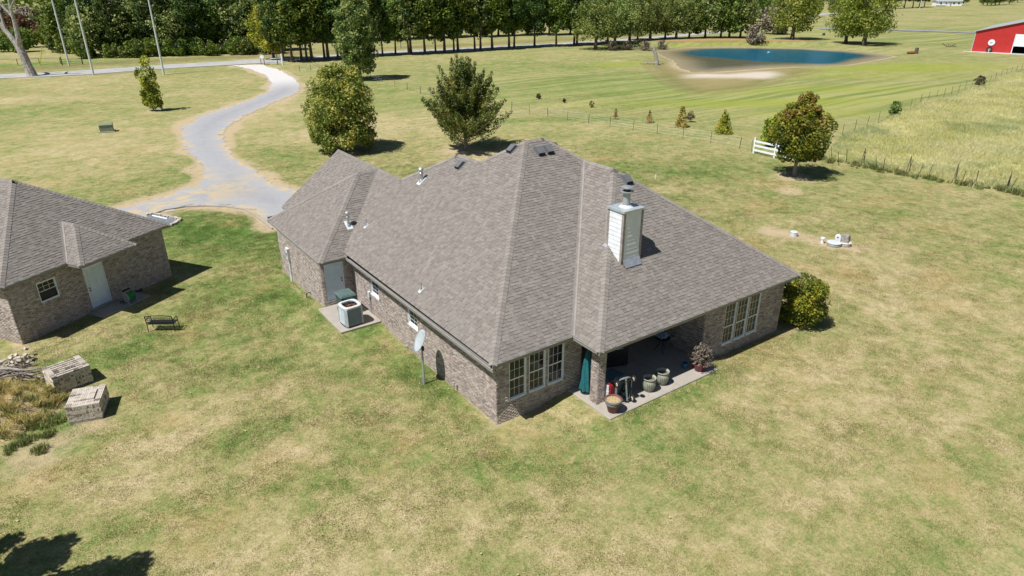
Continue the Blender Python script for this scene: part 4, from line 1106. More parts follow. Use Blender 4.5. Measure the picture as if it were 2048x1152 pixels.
# satellite dish
sd = thing('satellite_dish', 'white satellite dish on a grey pole standing in the grass by the long wall', 'satellite dish', (-.86,4.22,GZ))
b = MB(); b.tube([(0,0,-.1),(0,0,1.72)], .042, 12); b.build('pole', M['greym'], sd)
b = MB(); b.tube([(-.04,.04,0),(-.04,.04,.42)], .025, 6); b.build('cable_guard', M['greym'], sd)
dn = Vector((-.87,.18,.46)).normalized(); dm = rot_to(dn, (0,0,1)); dT = Matrix.Translation((-.02,.02,2.08)) @ dm.to_4x4()
b = MB(); vs, fs = [], []; NR, NA = 5, 28
for sgn in (0, 1):
    for i in range(NR+1):
        for k in range(NA):
            r = i/NR; w = 2*math.pi*k/NA
            vs.append(dT @ Vector((.41*r*math.cos(w), .50*r*math.sin(w), .085*r*r-.012*sgn)))
for i in range(NR):
    for k in range(NA):
        k2 = (k+1) % NA; a = i*NA; c = (i+1)*NA; off = (NR+1)*NA
        fs.append((a+k, c+k, c+k2, a+k2)); fs.append((off+a+k, off+a+k2, off+c+k2, off+c+k))
for k in range(NA):
    k2 = (k+1) % NA; a = NR*NA; off = (NR+1)*NA; fs.append((a+k, off+a+k, off+a+k2, a+k2))
b.add(vs, fs); b.build('reflector', mat('dish_paint', (.40,.45,.48), .5, var=.05), sd, smooth=True)
b = MB(); b.tube([dT @ Vector((0,-.50,.05)), dT @ Vector((0,-.42,.46)), dT @ Vector((0,-.36,.56))], .016, 6); b.build('feed_arm', M['greym'], sd)
b = MB(); b.tube([dT @ Vector((0,-.38,.52)), dT @ Vector((0,-.30,.48))], .035, 8); b.build('receiver', M['greym'], sd)
b = MB(); b.box((.03,0,1.72), (.10,.10,.18)); b.tube([(0,0,1.72), dT @ Vector((0,0,-.02))], .035, 8); b.tube([(.03,0,1.66), dT @ Vector((0,-.40,.02))], .014, 6); b.build('bracket', M['dark'], sd)

# ------------------------------------------------------------------ patio things
def pot(nm, label, x, y, z, prof, m, fill, fz, fr, group=None):
    t = thing(nm, label, 'planter', (x,y,z), 0, group)
    b = MB(); b.lathe(prof, n=28); b.build('pot', m, t, smooth=True)
    b = MB(); b.lathe([(fr,fz),(fr*.6,fz+.015),(.001,fz+.02)], n=20); b.build('soil', fill, t)
    return t
red_prof = [(.001,.01),(.17,.0),(.20,.02),(.285,.36),(.315,.37),(.32,.43),(.305,.44),(.33,.47),(.345,.50),(.34,.56),(.325,.575),(.30,.56),(.285,.50),(.27,.46)]
rp = pot('planter', 'large maroon planter full of dry straw beside the brick post', 3.97, -2.22, PZ, red_prof, M['maroon'], M['strawm'], .50, .285)
b = MB(); b.lathe([(.318,.372),(.325,.43),(.308,.442)], n=28); b.lathe([(.333,.475),(.349,.50),(.344,.565),(.326,.580)], n=28); b.build('rim', M['soffit'], rp)
b = MB()
for i in range(160):
    w, r = random.random()*6.28, .26*random.random()**.5; p = Vector((r*math.cos(w), r*math.sin(w), .515)); d = Vector((random.gauss(0,1), random.gauss(0,1), random.uniform(0,.5))).normalized()*.07
    s = Vector((-d.y, d.x, 0)).normalized()*.006; b.add([p-d-s, p-d+s, p+d+s, p+d-s], [(0,1,2,3)])
stuff(b.build('straw', M['strawm'], rp))
gprof = [(.001,.01),(.16,.0),(.18,.02),(.255,.20),(.285,.36),(.275,.47),(.235,.55),(.245,.565),(.285,.58),(.295,.605),(.28,.62),(.225,.60),(.21,.55),(.23,.45)]
for i, (x, y, lb) in enumerate(((6.17,-1.97,'grey green glazed planter at the sunny edge of the patio, left of the pair'),(6.98,-1.93,'grey green glazed planter nearer the flower pot of dead twigs, right of the pair'))):
    t = pot('planter', lb, x, y, PZ, gprof, M['glaze'], M['soil'], .44, .235, 'glazed planters at the patio edge'); 
    b = MB(); 
    for k in range(24):
        w = k*math.pi/12; b.tube([((r+.002)*math.cos(w), (r+.002)*math.sin(w), z) for r, z in gprof[2:6]], .012, 5)
    b.build('ribs', M['glaze'], t)
mprof = [(.001,.01),(.18,.0),(.20,.02),(.27,.25),(.31,.29),(.315,.36),(.295,.37),(.28,.34),(.26,.30)]
dp = pot('planter', 'dark red planter holding a big dead grey shrub at the patio corner', 9.10, -2.12, PZ, mprof, M['maroon2'], M['soil'], .32, .27)
def twig_shrub(name, m, parent, n, rad, hgt, base_z, seed, leaf=.05, lm=None, droop=.5):
    rr = random.Random(seed); b = MB(); V = []; F = []; RR = []
    for i in range(n):
        w = rr.random()*6.283; el = rr.uniform(.15, 1.5); L = rr.uniform(.55, 1.0); 
        tip = Vector((math.cos(w)*math.cos(el)*rad*L, math.sin(w)*math.cos(el)*rad*L, math.sin(el)*hgt*L))
        mid = tip*.55+Vector((0,0,.16*hgt)); p0 = Vector((rr.gauss(0,.03), rr.gauss(0,.03), 0))
        b.tube([p0+Vector((0,0,base_z)), mid+Vector((0,0,base_z)), tip+Vector((0,0,base_z-.06*droop))], [.010,.006,.003], 4, cap=False)
        for k in range(11):
            t = rr.uniform(.35, 1.05); p = mid.lerp(tip, max(0, (t-.5)*2)) if t > .5 else p0.lerp(mid, t*2)
            p = p+Vector((rr.gauss(0,.05), rr.gauss(0,.05), base_z+rr.gauss(0,.05))); d = Vector((rr.gauss(0,1), rr.gauss(0,1), rr.gauss(-.3,.8))).normalized()*leaf*rr.uniform(.7,1.5)
            s = d.cross(Vector((rr.gauss(0,1), rr.gauss(0,1), rr.gauss(0,1)))).normalized()*leaf*.28
            q = len(V); V += [p-s, p+d*.5+s*1.2, p+d*1.2, p+d*.5-s*1.4]; F.append((q,q+1,q+2,q+3)); RR.append(rr.random())
    b.build('twigs', M['wood'], parent)
    me = bpy.data.meshes.new(name); me.from_pydata([tuple(v) for v in V], [], F); me.materials.append(lm or m)
    a = me.attributes.new('rnd', 'FLOAT', 'FACE'); a.data.foreach_set('value', RR)
    return stuff(link(name, me, parent))
LM = {}
LM['dead'] = leaf_mat('dead_leaves', [(0,(.10,.075,.058)),(.5,(.21,.165,.135)),(.93,(.31,.26,.22)),(1,(.10,.15,.04))], .15, 1.0)
twig_shrub('dead_leaves', LM['dead'], dp, 260, .60, 1.05, .30, 5, .070)
# mower parked on end beside the post
mw = thing('lawn_mower', 'grey push mower stood on its end with cream wheels beside the brick post', 'lawn mower', (4.72,-1.98,PZ), R(-12)); mw.scale = (1.12,1.12,1.16)
b = MB()
b.add([(-.30,.22,.10),(.30,.22,.10),(.30,.22,.80),(-.30,.22,.80),(-.30,-.05,.10),(.30,-.05,.10),(.30,-.05,.80),(-.30,-.05,.80),(-.24,.22,.92),(.24,.22,.92),(.24,-.02,.92),(-.24,-.02,.92)],
      [(0,3,2,1),(0,4,7,3),(1,2,6,5),(0,1,5,4),(3,8,9,2),(7,11,8,3),(2,9,10,6),(8,11,10,9)]); b.build('deck', mat('mower_deck', (.20,.21,.22), .5, .2), mw)
b = MB(); b.bb((-.285,.10,.12),(.285,.17,.84)); b.build('deck_underside', M['bluebox'], mw)
b = MB(); b.box((0,.04,.47), (.10,.03,.66), M=Matrix.Rotation(.25,3,'Y')); b.lathe([(.06,-.03),(.06,.06)], (0,.02,.47), 12, M=Matrix.Rotation(R(90),3,'X')); b.build('blade', M['dark'], mw)
b = MB(); b.lathe([(.001,.22),(.20,.21),(.22,.14),(.22,.0)], (0,.24,.48), 18, M=Matrix.Rotation(R(-90),3,'X')); b.build('engine_cover', M['red'], mw)
b = MB(); b.bb((-.47,.08,.06),(-.335,.30,.70)); b.build('red_shroud', M['red'], mw)
def wheel(parent, c, r, w, axis='X', tm=None, hm=None):
    Mx = Matrix.Rotation(R(90),3,'Y') if axis == 'X' else Matrix.Rotation(R(90),3,'X')
    b = MB(); b.lathe([(r*.62,-w/2),(r*.94,-w/2),(r,-w*.3),(r,w*.3),(r*.94,w/2),(r*.62,w/2)], c, 20, M=Mx); wh = b.build('wheel', tm or M['rubber'], parent)
    b = MB(); b.lathe([(.001,-w*.45),(r*.3,-w*.5),(r*.62,-w*.3),(r*.62,w*.3),(r*.3,w*.5),(.001,w*.45)], c, 20, M=Mx); b.build('rim', hm or M['cream'], wh)
    b = MB(); b.lathe([(.001,-w*.62),(r*.14,-w*.6),(r*.14,w*.6),(.001,w*.62)], c, 10, M=Mx); b.build('hub', M['dark'], wh)
for x, z in ((-.34,.84),(.34,.90)): wheel(mw, (x,-.10,z), .115, .06)
for x, z in ((-.33,.13),(.33,.135)): wheel(mw, (x,-.12,z), .13, .06)
b = MB(); b.tube([(-.34,-.10,.84),(.34,-.10,.90)], .014, 6); b.tube([(-.33,-.12,.13),(.33,-.12,.135)], .014, 6); b.build('axle', M['dark'], mw)
b = MB(); b.tube([(-.24,.0,.88),(-.20,-.05,.96),(-.06,-.06,1.0),(.10,-.05,.99),(.24,0,.92)], .025, 6); b.tube([(.02,-.06,1.0),(.06,-.09,.55),(.10,-.13,.10)], .03, 6); b.build('handle', M['galv'], mw)
# storage box behind it
sb = thing('storage_box', 'blue grey plastic storage box standing on the patio behind the mower', 'storage box', (5.15,-.85,PZ), R(4))
b = MB(); b.bb((-.42,-.32,.02),(.42,.32,.46)); b.build('body', M['bluebox'], sb)
b = MB(); b.add([(-.45,-.35,.46),(.45,-.35,.46),(.45,.35,.46),(-.45,.35,.46),(-.43,-.33,.55),(.43,-.33,.55),(.43,.33,.55),(-.43,.33,.55)], [(0,1,5,4),(1,2,6,5),(2,3,7,6),(3,0,4,7),(4,5,6,7),(3,2,1,0)]); b.build('lid', M['bluebox'], sb)
b = MB(); b.bb((-.08,-.37,.40),(.08,-.33,.50)); b.build('latch', M['dark'], sb)
ct = thing('slatted_crate', 'small pale slatted crate tucked between the brick post and the mower', 'crate', (4.33,-1.45,PZ), R(8))
for i in range(5):
    b = MB(); b.bb((-.14,-.2,.02+i*.10),(.14,.2,.09+i*.10)); b.build('slat', M['aclid'], ct)
b = MB(); b.bb((-.12,-.18,.50),(.02,.0,.74)); b.build('lid', M['aclid'], ct)
# furled teal parasol between wall and post
um = thing('parasol', 'furled teal parasol standing between the house wall and the brick post', 'parasol', (4.02,-.58,PZ))
b = MB(); vs, fs = [], []; NA, NZ = 26, 12
for i in range(NZ+1):
    t = i/NZ; z = .12+t*1.85
    for k in range(NA):
        w = 2*math.pi*k/NA; r = (.24*(1-t)**.6+.05)*(1+.26*math.sin(6*w+t*3)+.10*math.sin(11*w-t*5)); vs.append((r*math.cos(w)*.8, r*math.sin(w)*.8, z))
for i in range(NZ):
    for k in range(NA): k2 = (k+1) % NA; fs.append((i*NA+k, i*NA+k2, (i+1)*NA+k2, (i+1)*NA+k))
b.add(vs, fs); b.build('canopy', M['teal'], um, smooth=True)
b = MB(); b.tube([(0,0,.0),(0,0,2.1)], .022, 8); b.build('pole', M['wood'], um)
b = MB(); b.lathe([(.001,.08),(.05,.10),(.22,.06),(.24,0)], n=20); b.build('base', M['dark'], um)
# grill
gr = thing('barbecue_grill', 'black barbecue grill under its cover in the shade of the patio', 'grill', (6.35,.45,PZ), R(-18))
b = MB(); b.add([(-.65,-.30,.04),(.65,-.30,.04),(.65,.30,.04),(-.65,.30,.04),(-.66,-.31,.85),(.66,-.31,.85),(.66,.31,.85),(-.66,.31,.85),(-.40,-.26,1.15),(.40,-.26,1.15),(.40,.22,1.20),(-.40,.22,1.20)],
   [(0,1,5,4),(1,2,6,5),(2,3,7,6),(3,0,4,7),(4,5,9,8),(5,6,10,9),(6,7,11,10),(7,4,8,11),(8,9,10,11)]); b.build('cover', M['black'], gr)
b = MB(); b.tube([(-.35,-.36,.92),(.35,-.36,.92)], .02, 8); b.build('handle', M['galv'], gr)
for x in (-.5,.5): wheel(gr, (x,-.30,.09), .09, .05, hm=M['aclid'])
# small table with cloth
tt = thing('patio_table', 'small round patio table with a rumpled white cloth by the patio wall', 'table', (8.98,-.02,PZ))
b = MB(); b.lathe([(.001,.70),(.36,.70),(.37,.715),(.36,.73),(.001,.73)], n=24); b.build('table_top', M['dark'], tt)
for k in range(3):
    w = k*2.094; b = MB(); b.tube([(.05*math.cos(w),.05*math.sin(w),.70),(.10*math.cos(w),.10*math.sin(w),.35),(.30*math.cos(w),.30*math.sin(w),.0)], .016, 6); b.build('leg', M['dark'], tt)
cl = thing('cloth', 'crumpled white and blue cloth lying on the round patio table', 'cloth', (8.98,-.02,PZ+.735))
b = MB(); vs, fs = [], []; n = 11
for i in range(n):
    for j in range(n):
        x, y = (i/(n-1)-.5)*.62, (j/(n-1)-.5)*.5; vs.append((x, y, .02+.09*abs(math.sin(i*1.9+j*.7)*math.cos(j*1.6-i*.4))+.03*random.random()))
for i in range(n-1):
    for j in range(n-1): fs.append((i*n+j, (i+1)*n+j, (i+1)*n+j+1, i*n+j+1))
b.add(vs, fs); tag(b.build('cloth_sheet', mat('blue_white_cloth', (.42,.52,.60), .9, var=.5, sc=9), cl))
bk = thing('bucket', 'small blue bucket in the shade beside the dead potted shrub', 'bucket', (8.72,-1.62,PZ))
b = MB(); b.lathe([(.001,.005),(.10,0),(.13,.24),(.14,.25),(.125,.25),(.09,.02)], n=18); b.build('body', mat('blue_plastic', (.03,.12,.22), .45), bk)
b = MB(); b.tube([(.13*math.cos(a*math.pi/8), .03, .24+.10*math.sin(a*math.pi/8)) for a in range(9)], .005, 5); b.build('handle', M['galv'], bk)

# ------------------------------------------------------------------ yard things on the left
# bench
be = thing('bench', 'black metal garden bench with lattice back standing on the lawn', 'bench')
bl, br_ = Vector((*(-9.67, 16.32),GZ)), Vector((*(-8.46, 15.49),GZ))
be.location = (bl+br_)/2; dv = br_-bl; be.rotation_euler = (0,0,math.atan2(dv.y, dv.x)); BL = 1.30
for i in range(2):
    sx = -BL/2 if i == 0 else BL/2
    b = MB(); b.tube([(sx,0,0),(sx,.03,.42),(sx,-.05,.86)], .022, 6); b.build('leg', M['dark'], be)
    b = MB(); b.tube([(sx,.50,0),(sx,.47,.42),(sx,.46,.62),(sx,.40,.66),(sx,.02,.64)], .020, 6); b.build('leg', M['dark'], be)
for j in range(7):
    y = .04+j*.068; b = MB(); b.bb((-BL/2,y,.40),(BL/2,y+.052,.42)); b.build('seat_slat', M['dark'], be)
b = MB(); b.tube([(-BL/2,.01,.42),(BL/2,.01,.42)], .016, 6); b.tube([(BL*(-.5+i/10), -.05, .86+.05*math.sin(math.pi*i/10)) for i in range(11)], .020, 6); b.tube([(-BL/2,0,.52),(BL/2,0,.52)], .014, 6); b.build('back_frame', M['dark'], be)
b = MB()
for i in range(12):
    x = -BL/2+.055+i*.108
    for z, s in ((.60,.055),(.70,.055),(.79,.045)):
        y = .0-(z-.42)*.115; b.tube([(x+s*math.cos(a*math.pi/4), y, z+s*math.sin(a*math.pi/4)) for a in range(9)], .008, 4, cap=False)
b.build('back_lattice', M['dark'], be)
# hose reel
hr = thing('hose_reel', 'grey hose reel cart with bright green hose by the garage wall', 'hose reel', (*(-9.78, 20.44),GZ), R(32.8))
for x in (-.26,.26):
    b = MB(); b.tube([(x,-.30,.02),(x,-.05,.30),(x,.18,.80),(x,.10,.86)], .022, 6); b.tube([(x,-.30,.02),(x,.25,.06)], .02, 6); b.build('frame', M['greym'], hr)
b = MB(); b.tube([(-.26,.10,.86),(.26,.10,.86)], .024, 8); b.tube([(-.26,-.30,.03),(.26,-.30,.03)], .022, 6); b.build('handle', M['greym'], hr)
b = MB()
for k in range(7):
    for rr_ in (.15,.18,.205):
        b.tube([(-.16+k*.052, -.02+rr_*math.cos(a*math.pi/9), .42+rr_*math.sin(a*math.pi/9)) for a in range(19)], .017, 5, cap=False)
b.build('hose', M['hoseg'], hr)
for x in (-.22,.22):
    b = MB(); b.tube([(x-.008,-.02,.42),(x+.008,-.02,.42)], .25, 20); b.build('spool_side', M['greym'], hr)
for x in (-.32,.32): wheel(hr, (x,.22,.12), .12, .05, hm=M['greym'])
b = MB(); b.bb((-.24,.08,.72),(.24,.26,.78)); b.build('tray', M['black'], hr)
hc = thing('hose_coil', 'dark hose coil lying on the ground beside the hose reel', 'hose', (*(-9.19, 21.82),GZ), 0)
b = MB(); pts = []
for a in range(64):
    w = a*math.pi/8; r = .20+.05*math.sin(a*.37); pts.append((r*math.cos(w), r*math.sin(w)*.9, .05+.004*a*.35))
b.tube(pts, .013, 5); b.build('coil', M['black'], hc)
# pallets of bricks
def pallet(label, corners, layers, zt, topk, seed):
    """corners = near-left, near-right, far-right on the lawn"""
    A, B, D = [Vector((*c, 0)) for c in corners]
    u = (B-A); Lx = u.length; u.normalize(); v = (D-B); Ly = v.length; v.normalize(); v = Vector((-u.y, u.x, 0))
    t = thing('brick_pallet', label, 'brick stack', (A.x, A.y, GZ), math.atan2(u.y, u.x), 'brick stacks on the lawn')
    rr = random.Random(seed); bh = .093; bw = .0605
    pal = MB()
    for k in range(5): pal.bb((k*(Lx-.1)/4, .02, .06), (k*(Lx-.1)/4+.1, Ly-.02, .085))
    for k in range(3): pal.bb((.02, k*(Ly-.09)/2, .0), (Lx-.02, k*(Ly-.09)/2+.09, .058))
    pal.build('pallet_boards', M['wood'], t)
    z = .09; nl = layers
    for l in range(nl):
        b = MB(); off = rr.uniform(-.02, .02)
        if l % 2 == 0:     # stretchers lying along x, bricks on edge
            nx_, ny_ = int(Lx/.2), int(Ly/bw)
            for i in range(nx_):
                for j in range(ny_):
                    inner = 0 < i < nx_-1 and 1 < j < ny_-2 and l < nl-1
                    if inner: continue
                    x0 = i*Lx/nx_+off; y0 = j*Ly/ny_; b.bb((x0+.005, y0+.003+rr.uniform(0,.006), z), (x0+Lx/nx_-.006, y0+Ly/ny_-.004, z+bh+rr.uniform(-.006,.0)), rnd=rr.random()*.62 if l % 4 else rr.random())
        else:
            nx_, ny_ = int(Lx/bw), int(Ly/.2)
            for i in range(nx_):
                for j in range(ny_):
                    inner = 1 < i < nx_-2 and 0 < j < ny_-1 and l < nl-1
                    if inner: continue
                    x0 = i*Lx/nx_; y0 = j*Ly/ny_; b.bb((x0+.003, y0+.005+off*.3+rr.uniform(-.008,.004), z), (x0+Lx/nx_-.004, y0+Ly/ny_-.006+off*.3, z+bh+rr.uniform(-.006,.0)), rnd=rr.random())
        if l == nl-1: pass
        stuff(b.build('brick_layer', M['pbrick'], t)); z += bh+.007
    # top course: every brick with its three core holes
    nx_, ny_ = int(Lx/.2), int(Ly/.0875)
    cnt = 0
    for i in range(nx_):
        for j in range(ny_):
            lift = topk(i, j, nx_, ny_)
            if lift is None: continue
            b = MB(); x0, x1, y0, y1 = i*Lx/nx_+.003, (i+1)*Lx/nx_-.003, j*Ly/ny_+.002, (j+1)*Ly/ny_-.003; zz = z+lift; h = .058
            e = (y1-y0)*.27; c = rr.random()*.5
            b.bb((x0,y0,zz),(x1,y0+e,zz+h),rnd=c); b.bb((x0,y1-e,zz),(x1,y1,zz+h),rnd=c)
            w = x1-x0
            for f0, f1 in ((0,.14),(.31,.41),(.59,.69),(.86,1)): b.bb((x0+w*f0,y0+e,zz),(x0+w*f1,y1-e,zz+h-.0005),rnd=c)
            b.build('brick', M['pbrick'], t)
            if lift > .05: q = MB(); q.bb((x0,y0,z),(x1,y1,zz-.002)); q.build('brick', M['pbrick'], t)
    return t
pallet('nearer brick stack with a raised block of bricks on its top', ((-13.46, 9.67),(-12.32, 9.34),(-12.05, 10.75)), 6, 0, lambda i, j, a, b: (.062 if (1 <= i <= a-2 and b*.25 <= j <= b*.7) else 0), 4)
pallet('farther brick stack with slatted gaps in its top, behind the nearer one', ((-13.69, 12.29),(-12.30, 12.62),(-12.21, 13.91)), 7, 0, lambda i, j, a, b: (0 if (i in (0, a-1) or j % 2 == 0) else -.045), 8)
# wood pile
wp = thing('wood_pile', 'grey pile of branches and boards at the left edge of the lawn', 'wood pile', (*(-15.09, 14.56),GZ))
rr = random.Random(12)
for i in range(120):
    L = rr.uniform(.5, 1.7); a = rr.gauss(-.55, .45); c = Vector((rr.gauss(-.3,.5), rr.gauss(0,.36), 0)); z = max(.04, .62*math.exp(-(c.x**2/1.4+c.y**2/.6))*rr.random()+.03)
    d = Vector((math.cos(a), math.sin(a), rr.gauss(0,.12)))*L/2; r = rr.choice((.015,.02,.03,.045))
    b = MB()
    if i % 6 == 0: b.box((c.x,c.y,z+.05), (L,.10,.025), M=Matrix.Rotation(a,3,'Z') @ Matrix.Rotation(rr.gauss(0,.1),3,'Y'))
    else: b.tube([c-d+Vector((0,0,z)), c+Vector((rr.gauss(0,.05), rr.gauss(0,.05), z+.04)), c+d+Vector((0,0,z))], [r,r*.9,r*.6], 5)
    b.build('board' if i % 6 == 0 else 'branch', M['brushwood'] if rr.random() < .62 else (M['deadwood'] if rr.random() < .4 else M['wood']), wp)
rb = MB()
for i in range(110):
    w = rr.gauss(0,1); p = ((-15.27, 16.47)[0]-(-15.09, 14.56)[0]+rr.gauss(.1,.42), (-15.27, 16.47)[1]-(-15.09, 14.56)[1]+rr.gauss(-.3,.30)); s = rr.uniform(.05,.14)
    rb.box((p[0], p[1], rr.uniform(.02,.42)), (s*1.5,s,s*.8), M=Matrix.Rotation(rr.random()*3,3,'Z') @ Matrix.Rotation(rr.random()*3,3,'X'))
stuff(tag(rb.build('rubble', M['palebrick']), 'pale broken rubble heaped behind the wood pile')).location = (*(-15.09, 14.56),GZ)
# utility transformer box
ub = thing('utility_box', 'green metal utility box on a concrete pad in the far left lawn', 'utility box', (*(-4.79, 73.02),GZ), R(-12))
b = MB(); b.bb((-.85,-.6,-.1),(.85,.6,.08)); b.build('pad', M['concrete'], ub)
b = MB(); b.bb((-.68,-.42,.08),(.68,.42,.80)); b.build('cabinet', M['tboxg'], ub)
b = MB(); b.add([(-.71,-.47,.80),(.71,-.47,.80),(.71,.45,.80),(-.71,.45,.80),(-.69,-.40,.90),(.69,-.40,.90),(.69,.43,.93),(-.69,.43,.93)], [(0,1,5,4),(1,2,6,5),(2,3,7,6),(3,0,4,7),(4,5,6,7)]); b.build('lid', M['tboxg'], ub)
# septic things on the right
def riser(label, uvp, r, h, m, ribs):
    t = thing('septic_lid', label, 'septic lid', P3(uvp)); b = MB()
    pr = [(r,-.1)]
    for k in range(ribs): pr += [(r,h*k/ribs),(r*1.05,h*(k+.3)/ribs),(r*1.05,h*(k+.6)/ribs),(r,h*(k+.8)/ribs)]
    b.lathe(pr+[(r,h),(r*1.06,h)], n=24); b.build('riser', m, t)
    b = MB(); b.lathe([(r*1.08,h),(r*1.08,h+.04),(r*.9,h+.06),(.001,h+.065)], n=24); b.build('lid', M['aclid'], t); return t
riser('ribbed pale septic riser standing alone on the straw strip', (28.08, 6.02), .23, .27, M['aclid'], 3)
riser('wide white septic lid in front of the grey block', (28.60, 3.44), .42, .20, M['greym'], 1)
t = riser('low tan septic riser with a grey hood box on top', (29.16, 3.04), .36, .20, M['palebrick'], 1)
hb_ = thing('hood_box', 'tilted grey hood box sitting on the tan septic riser', 'hood', P3((29.24, 3.09), .265), R(20))
b = MB(); vs = [(-.36,-.26,0),(.36,-.26,0),(.36,.26,0),(-.36,.26,0),(-.36,-.18,.44),(.30,-.18,.38),(.30,.22,.42),(-.36,.22,.48)]; b.add(vs, [(3,2,1,0),(0,1,5,4),(1,2,6,5),(2,3,7,6),(3,0,4,7),(4,5,6,7)]); b.build('box', M['wood'], hb_)
b = MB(); b.bb((.352,-.12,.06),(.372,.08,.26)); b.build('opening', M['black'], hb_)
t = thing('white_pipe', 'short white pipe cap sticking out of the straw near the septic lids', 'pipe', P3((28.40, 4.14))); b = MB(); b.tube([(0,0,-.1),(0,0,.30)], .10, 12); b.build('pipe', M['white'], t); b = MB(); b.lathe([(.13,.28),(.13,.38),(.001,.40)], n=14); b.build('cap', M['white'], t)
t = thing('air_pump', 'round white septic pump housing behind the wide white lid', 'pump', P3((29.57, 3.77)), R(30)); b = MB(); b.tube([(-.12,0,.24),(.14,0,.24)], .19, 16); b.bb((-.12,-.15,-.05),(.12,.15,.1)); b.build('housing', M['white'], t); b = MB(); b.tube([(-.13,.02,.28),(-.125,.02,.28)], .05, 8); b.build('vent', M['black'], t)
t = thing('yard_marker', 'tiny white marker stake beyond the chimney in the lawn', 'stake', P3((31.26, 21.64))); b = MB(); b.tube([(0,0,-.05),(0,0,.34)], .035, 8); b.build('stake', M['white'], t); b = MB(); b.lathe([(.05,.32),(.05,.38),(.001,.39)], n=8); b.build('cap', M['white'], t)

# ------------------------------------------------------------------ vegetation kit
def leaf_cloud(pts, nrm, size, seed, asp=.62, up=.35):
    g = np.random.default_rng(seed); n = len(pts)
    a = g.normal(size=(n,3)); a /= np.linalg.norm(a, axis=1, keepdims=True)
    nn = nrm*.7+g.normal(size=(n,3))*.75; nn[:,2] += up; nn /= np.linalg.norm(nn, axis=1, keepdims=True)
    u = np.cross(nn, a); u /= np.linalg.norm(u, axis=1, keepdims=True)+1e-9; v = np.cross(nn, u)
    s = (size*g.uniform(.55, 1.35, n))[:,None]
    u = u*s*.5; v = v*s*.5*asp
    V = np.stack([pts-u, pts+v+nn*s*.10, pts+u, pts-v+nn*s*.10], 1).reshape(-1,3)
    F = np.arange(n*4).reshape(n,4); return V, F
def crown(n, lobes, size, seed, m, hole=.42, shell=.55, asp=.62, up=.35, nsc=.8, tone=None, name='crown'):
    """lobes: list of (centre, radii, weight); leaves sit mostly near the skin of each lobe"""
    g = np.random.default_rng(seed); w = np.array([l[2] for l in lobes], float); w /= w.sum(); pts = []; nr = []
    for (c, r, _), k in zip(lobes, (w*n*1.9).astype(int)):
        d = g.normal(size=(k,3)); d /= np.linalg.norm(d, axis=1, keepdims=True)
        rad = np.where(g.random(k) < shell, 1-np.abs(g.normal(0,.10,k)), g.random(k)**.45)
        rad *= 1+.22*(vnoise(d*2+c[0], 1.5, seed+1)-.5)*2
        pts.append(np.array(c)+d*rad[:,None]*np.array(r)); nr.append(d)
    P = np.concatenate(pts); N = np.concatenate(nr)
    keep = vnoise(P+50, nsc, seed+2)*.6+vnoise(P+50, nsc*2.3, seed+3)*.4 > hole; P, N = P[keep][:], N[keep]
    ix = g.permutation(len(P))[:n]; P, N = P[ix], N[ix]
    V, F = leaf_cloud(P, N, size, seed+4, asp, up)
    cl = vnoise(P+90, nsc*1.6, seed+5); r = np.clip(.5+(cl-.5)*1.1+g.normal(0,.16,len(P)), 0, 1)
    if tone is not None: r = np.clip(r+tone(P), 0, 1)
    return np_mesh(name, V, F, m, None, {'rnd': r})
def limb_mesh(trunk, limbs, m, n=8):
    b = MB(); b.tube(trunk[0], trunk[1], n)
    for p, r in limbs: b.tube(p, r, 5, cap=False)
    return b
def auto_trunk(h, r, lean, nl, spread, seed, crown_z, cr_h, m=None, name='trunk'):
    rr = random.Random(seed); tp = [Vector((lean[0]*t, lean[1]*t, h*t)) for t in (-.03,0,.15,.35,.55,.78,1)]; rad = [r*1.5,r*1.35,r,r*.85,r*.65,r*.4,r*.1]
    L = []
    for i in range(nl):
        z = rr.uniform(crown_z*.85, h*.8)/h; w = i*2.4+rr.random(); s = spread*rr.uniform(.5,.95)
        p0 = Vector((lean[0]*z, lean[1]*z, h*z)); d = Vector((math.cos(w)*s, math.sin(w)*s, rr.uniform(.15,.55)*cr_h))
        L.append(([p0, p0+d*.5+Vector((0,0,.06*h)), p0+d], [r*.42*(1-z*.6), r*.25*(1-z*.6), r*.06]))
    return limb_mesh((tp, rad), L, m)
def lobes_round(h0, h1, rad, n, seed, top=1.0, bot=.75):
    rr = random.Random(seed); out = [((0,0,(h0+h1)/2), (rad*.72,rad*.72,(h1-h0)*.44), 1.6)]
    for i in range(n):
        t = (i+.5)/n; z = h0+(h1-h0)*(.10+.80*t); pr = rad*(bot+(1-bot)*math.sin(min(1,t/.45)*math.pi/2))*(1 if t < .5 else (1-((t-.5)/.5)**1.8*top*.75))
        w = i*2.399+rr.random()*.6; q = pr*.58; s = pr*rr.uniform(.36,.5)
        out.append(((math.cos(w)*q, math.sin(w)*q, z), (s,s,s*.85), .55))
    return out
LM['olive'] = leaf_mat('olive_yellow_leaves', [(0,(.036,.054,.010)),(.35,(.090,.115,.020)),(.65,(.150,.160,.030)),(1,(.26,.225,.055))])
LM['dkgreen'] = leaf_mat('dark_green_leaves', [(0,(.022,.040,.010)),(.4,(.066,.098,.020)),(.75,(.135,.162,.036)),(.95,(.21,.21,.06)),(1,(.24,.16,.04))])
LM['green'] = leaf_mat('mid_green_leaves', [(0,(.026,.050,.012)),(.4,(.080,.118,.028)),(.75,(.165,.200,.058)),(1,(.27,.28,.11))])
LM['rusty'] = leaf_mat('green_and_rust_leaves', [(0,(.035,.055,.006)),(.3,(.090,.115,.010)),(.62,(.185,.180,.018)),(.85,(.175,.120,.040)),(1,(.19,.105,.05))])
LM['lime'] = leaf_mat('yellow_green_leaves', [(0,(.060,.085,.008)),(.4,(.155,.185,.016)),(.8,(.26,.255,.030)),(1,(.33,.27,.04))])
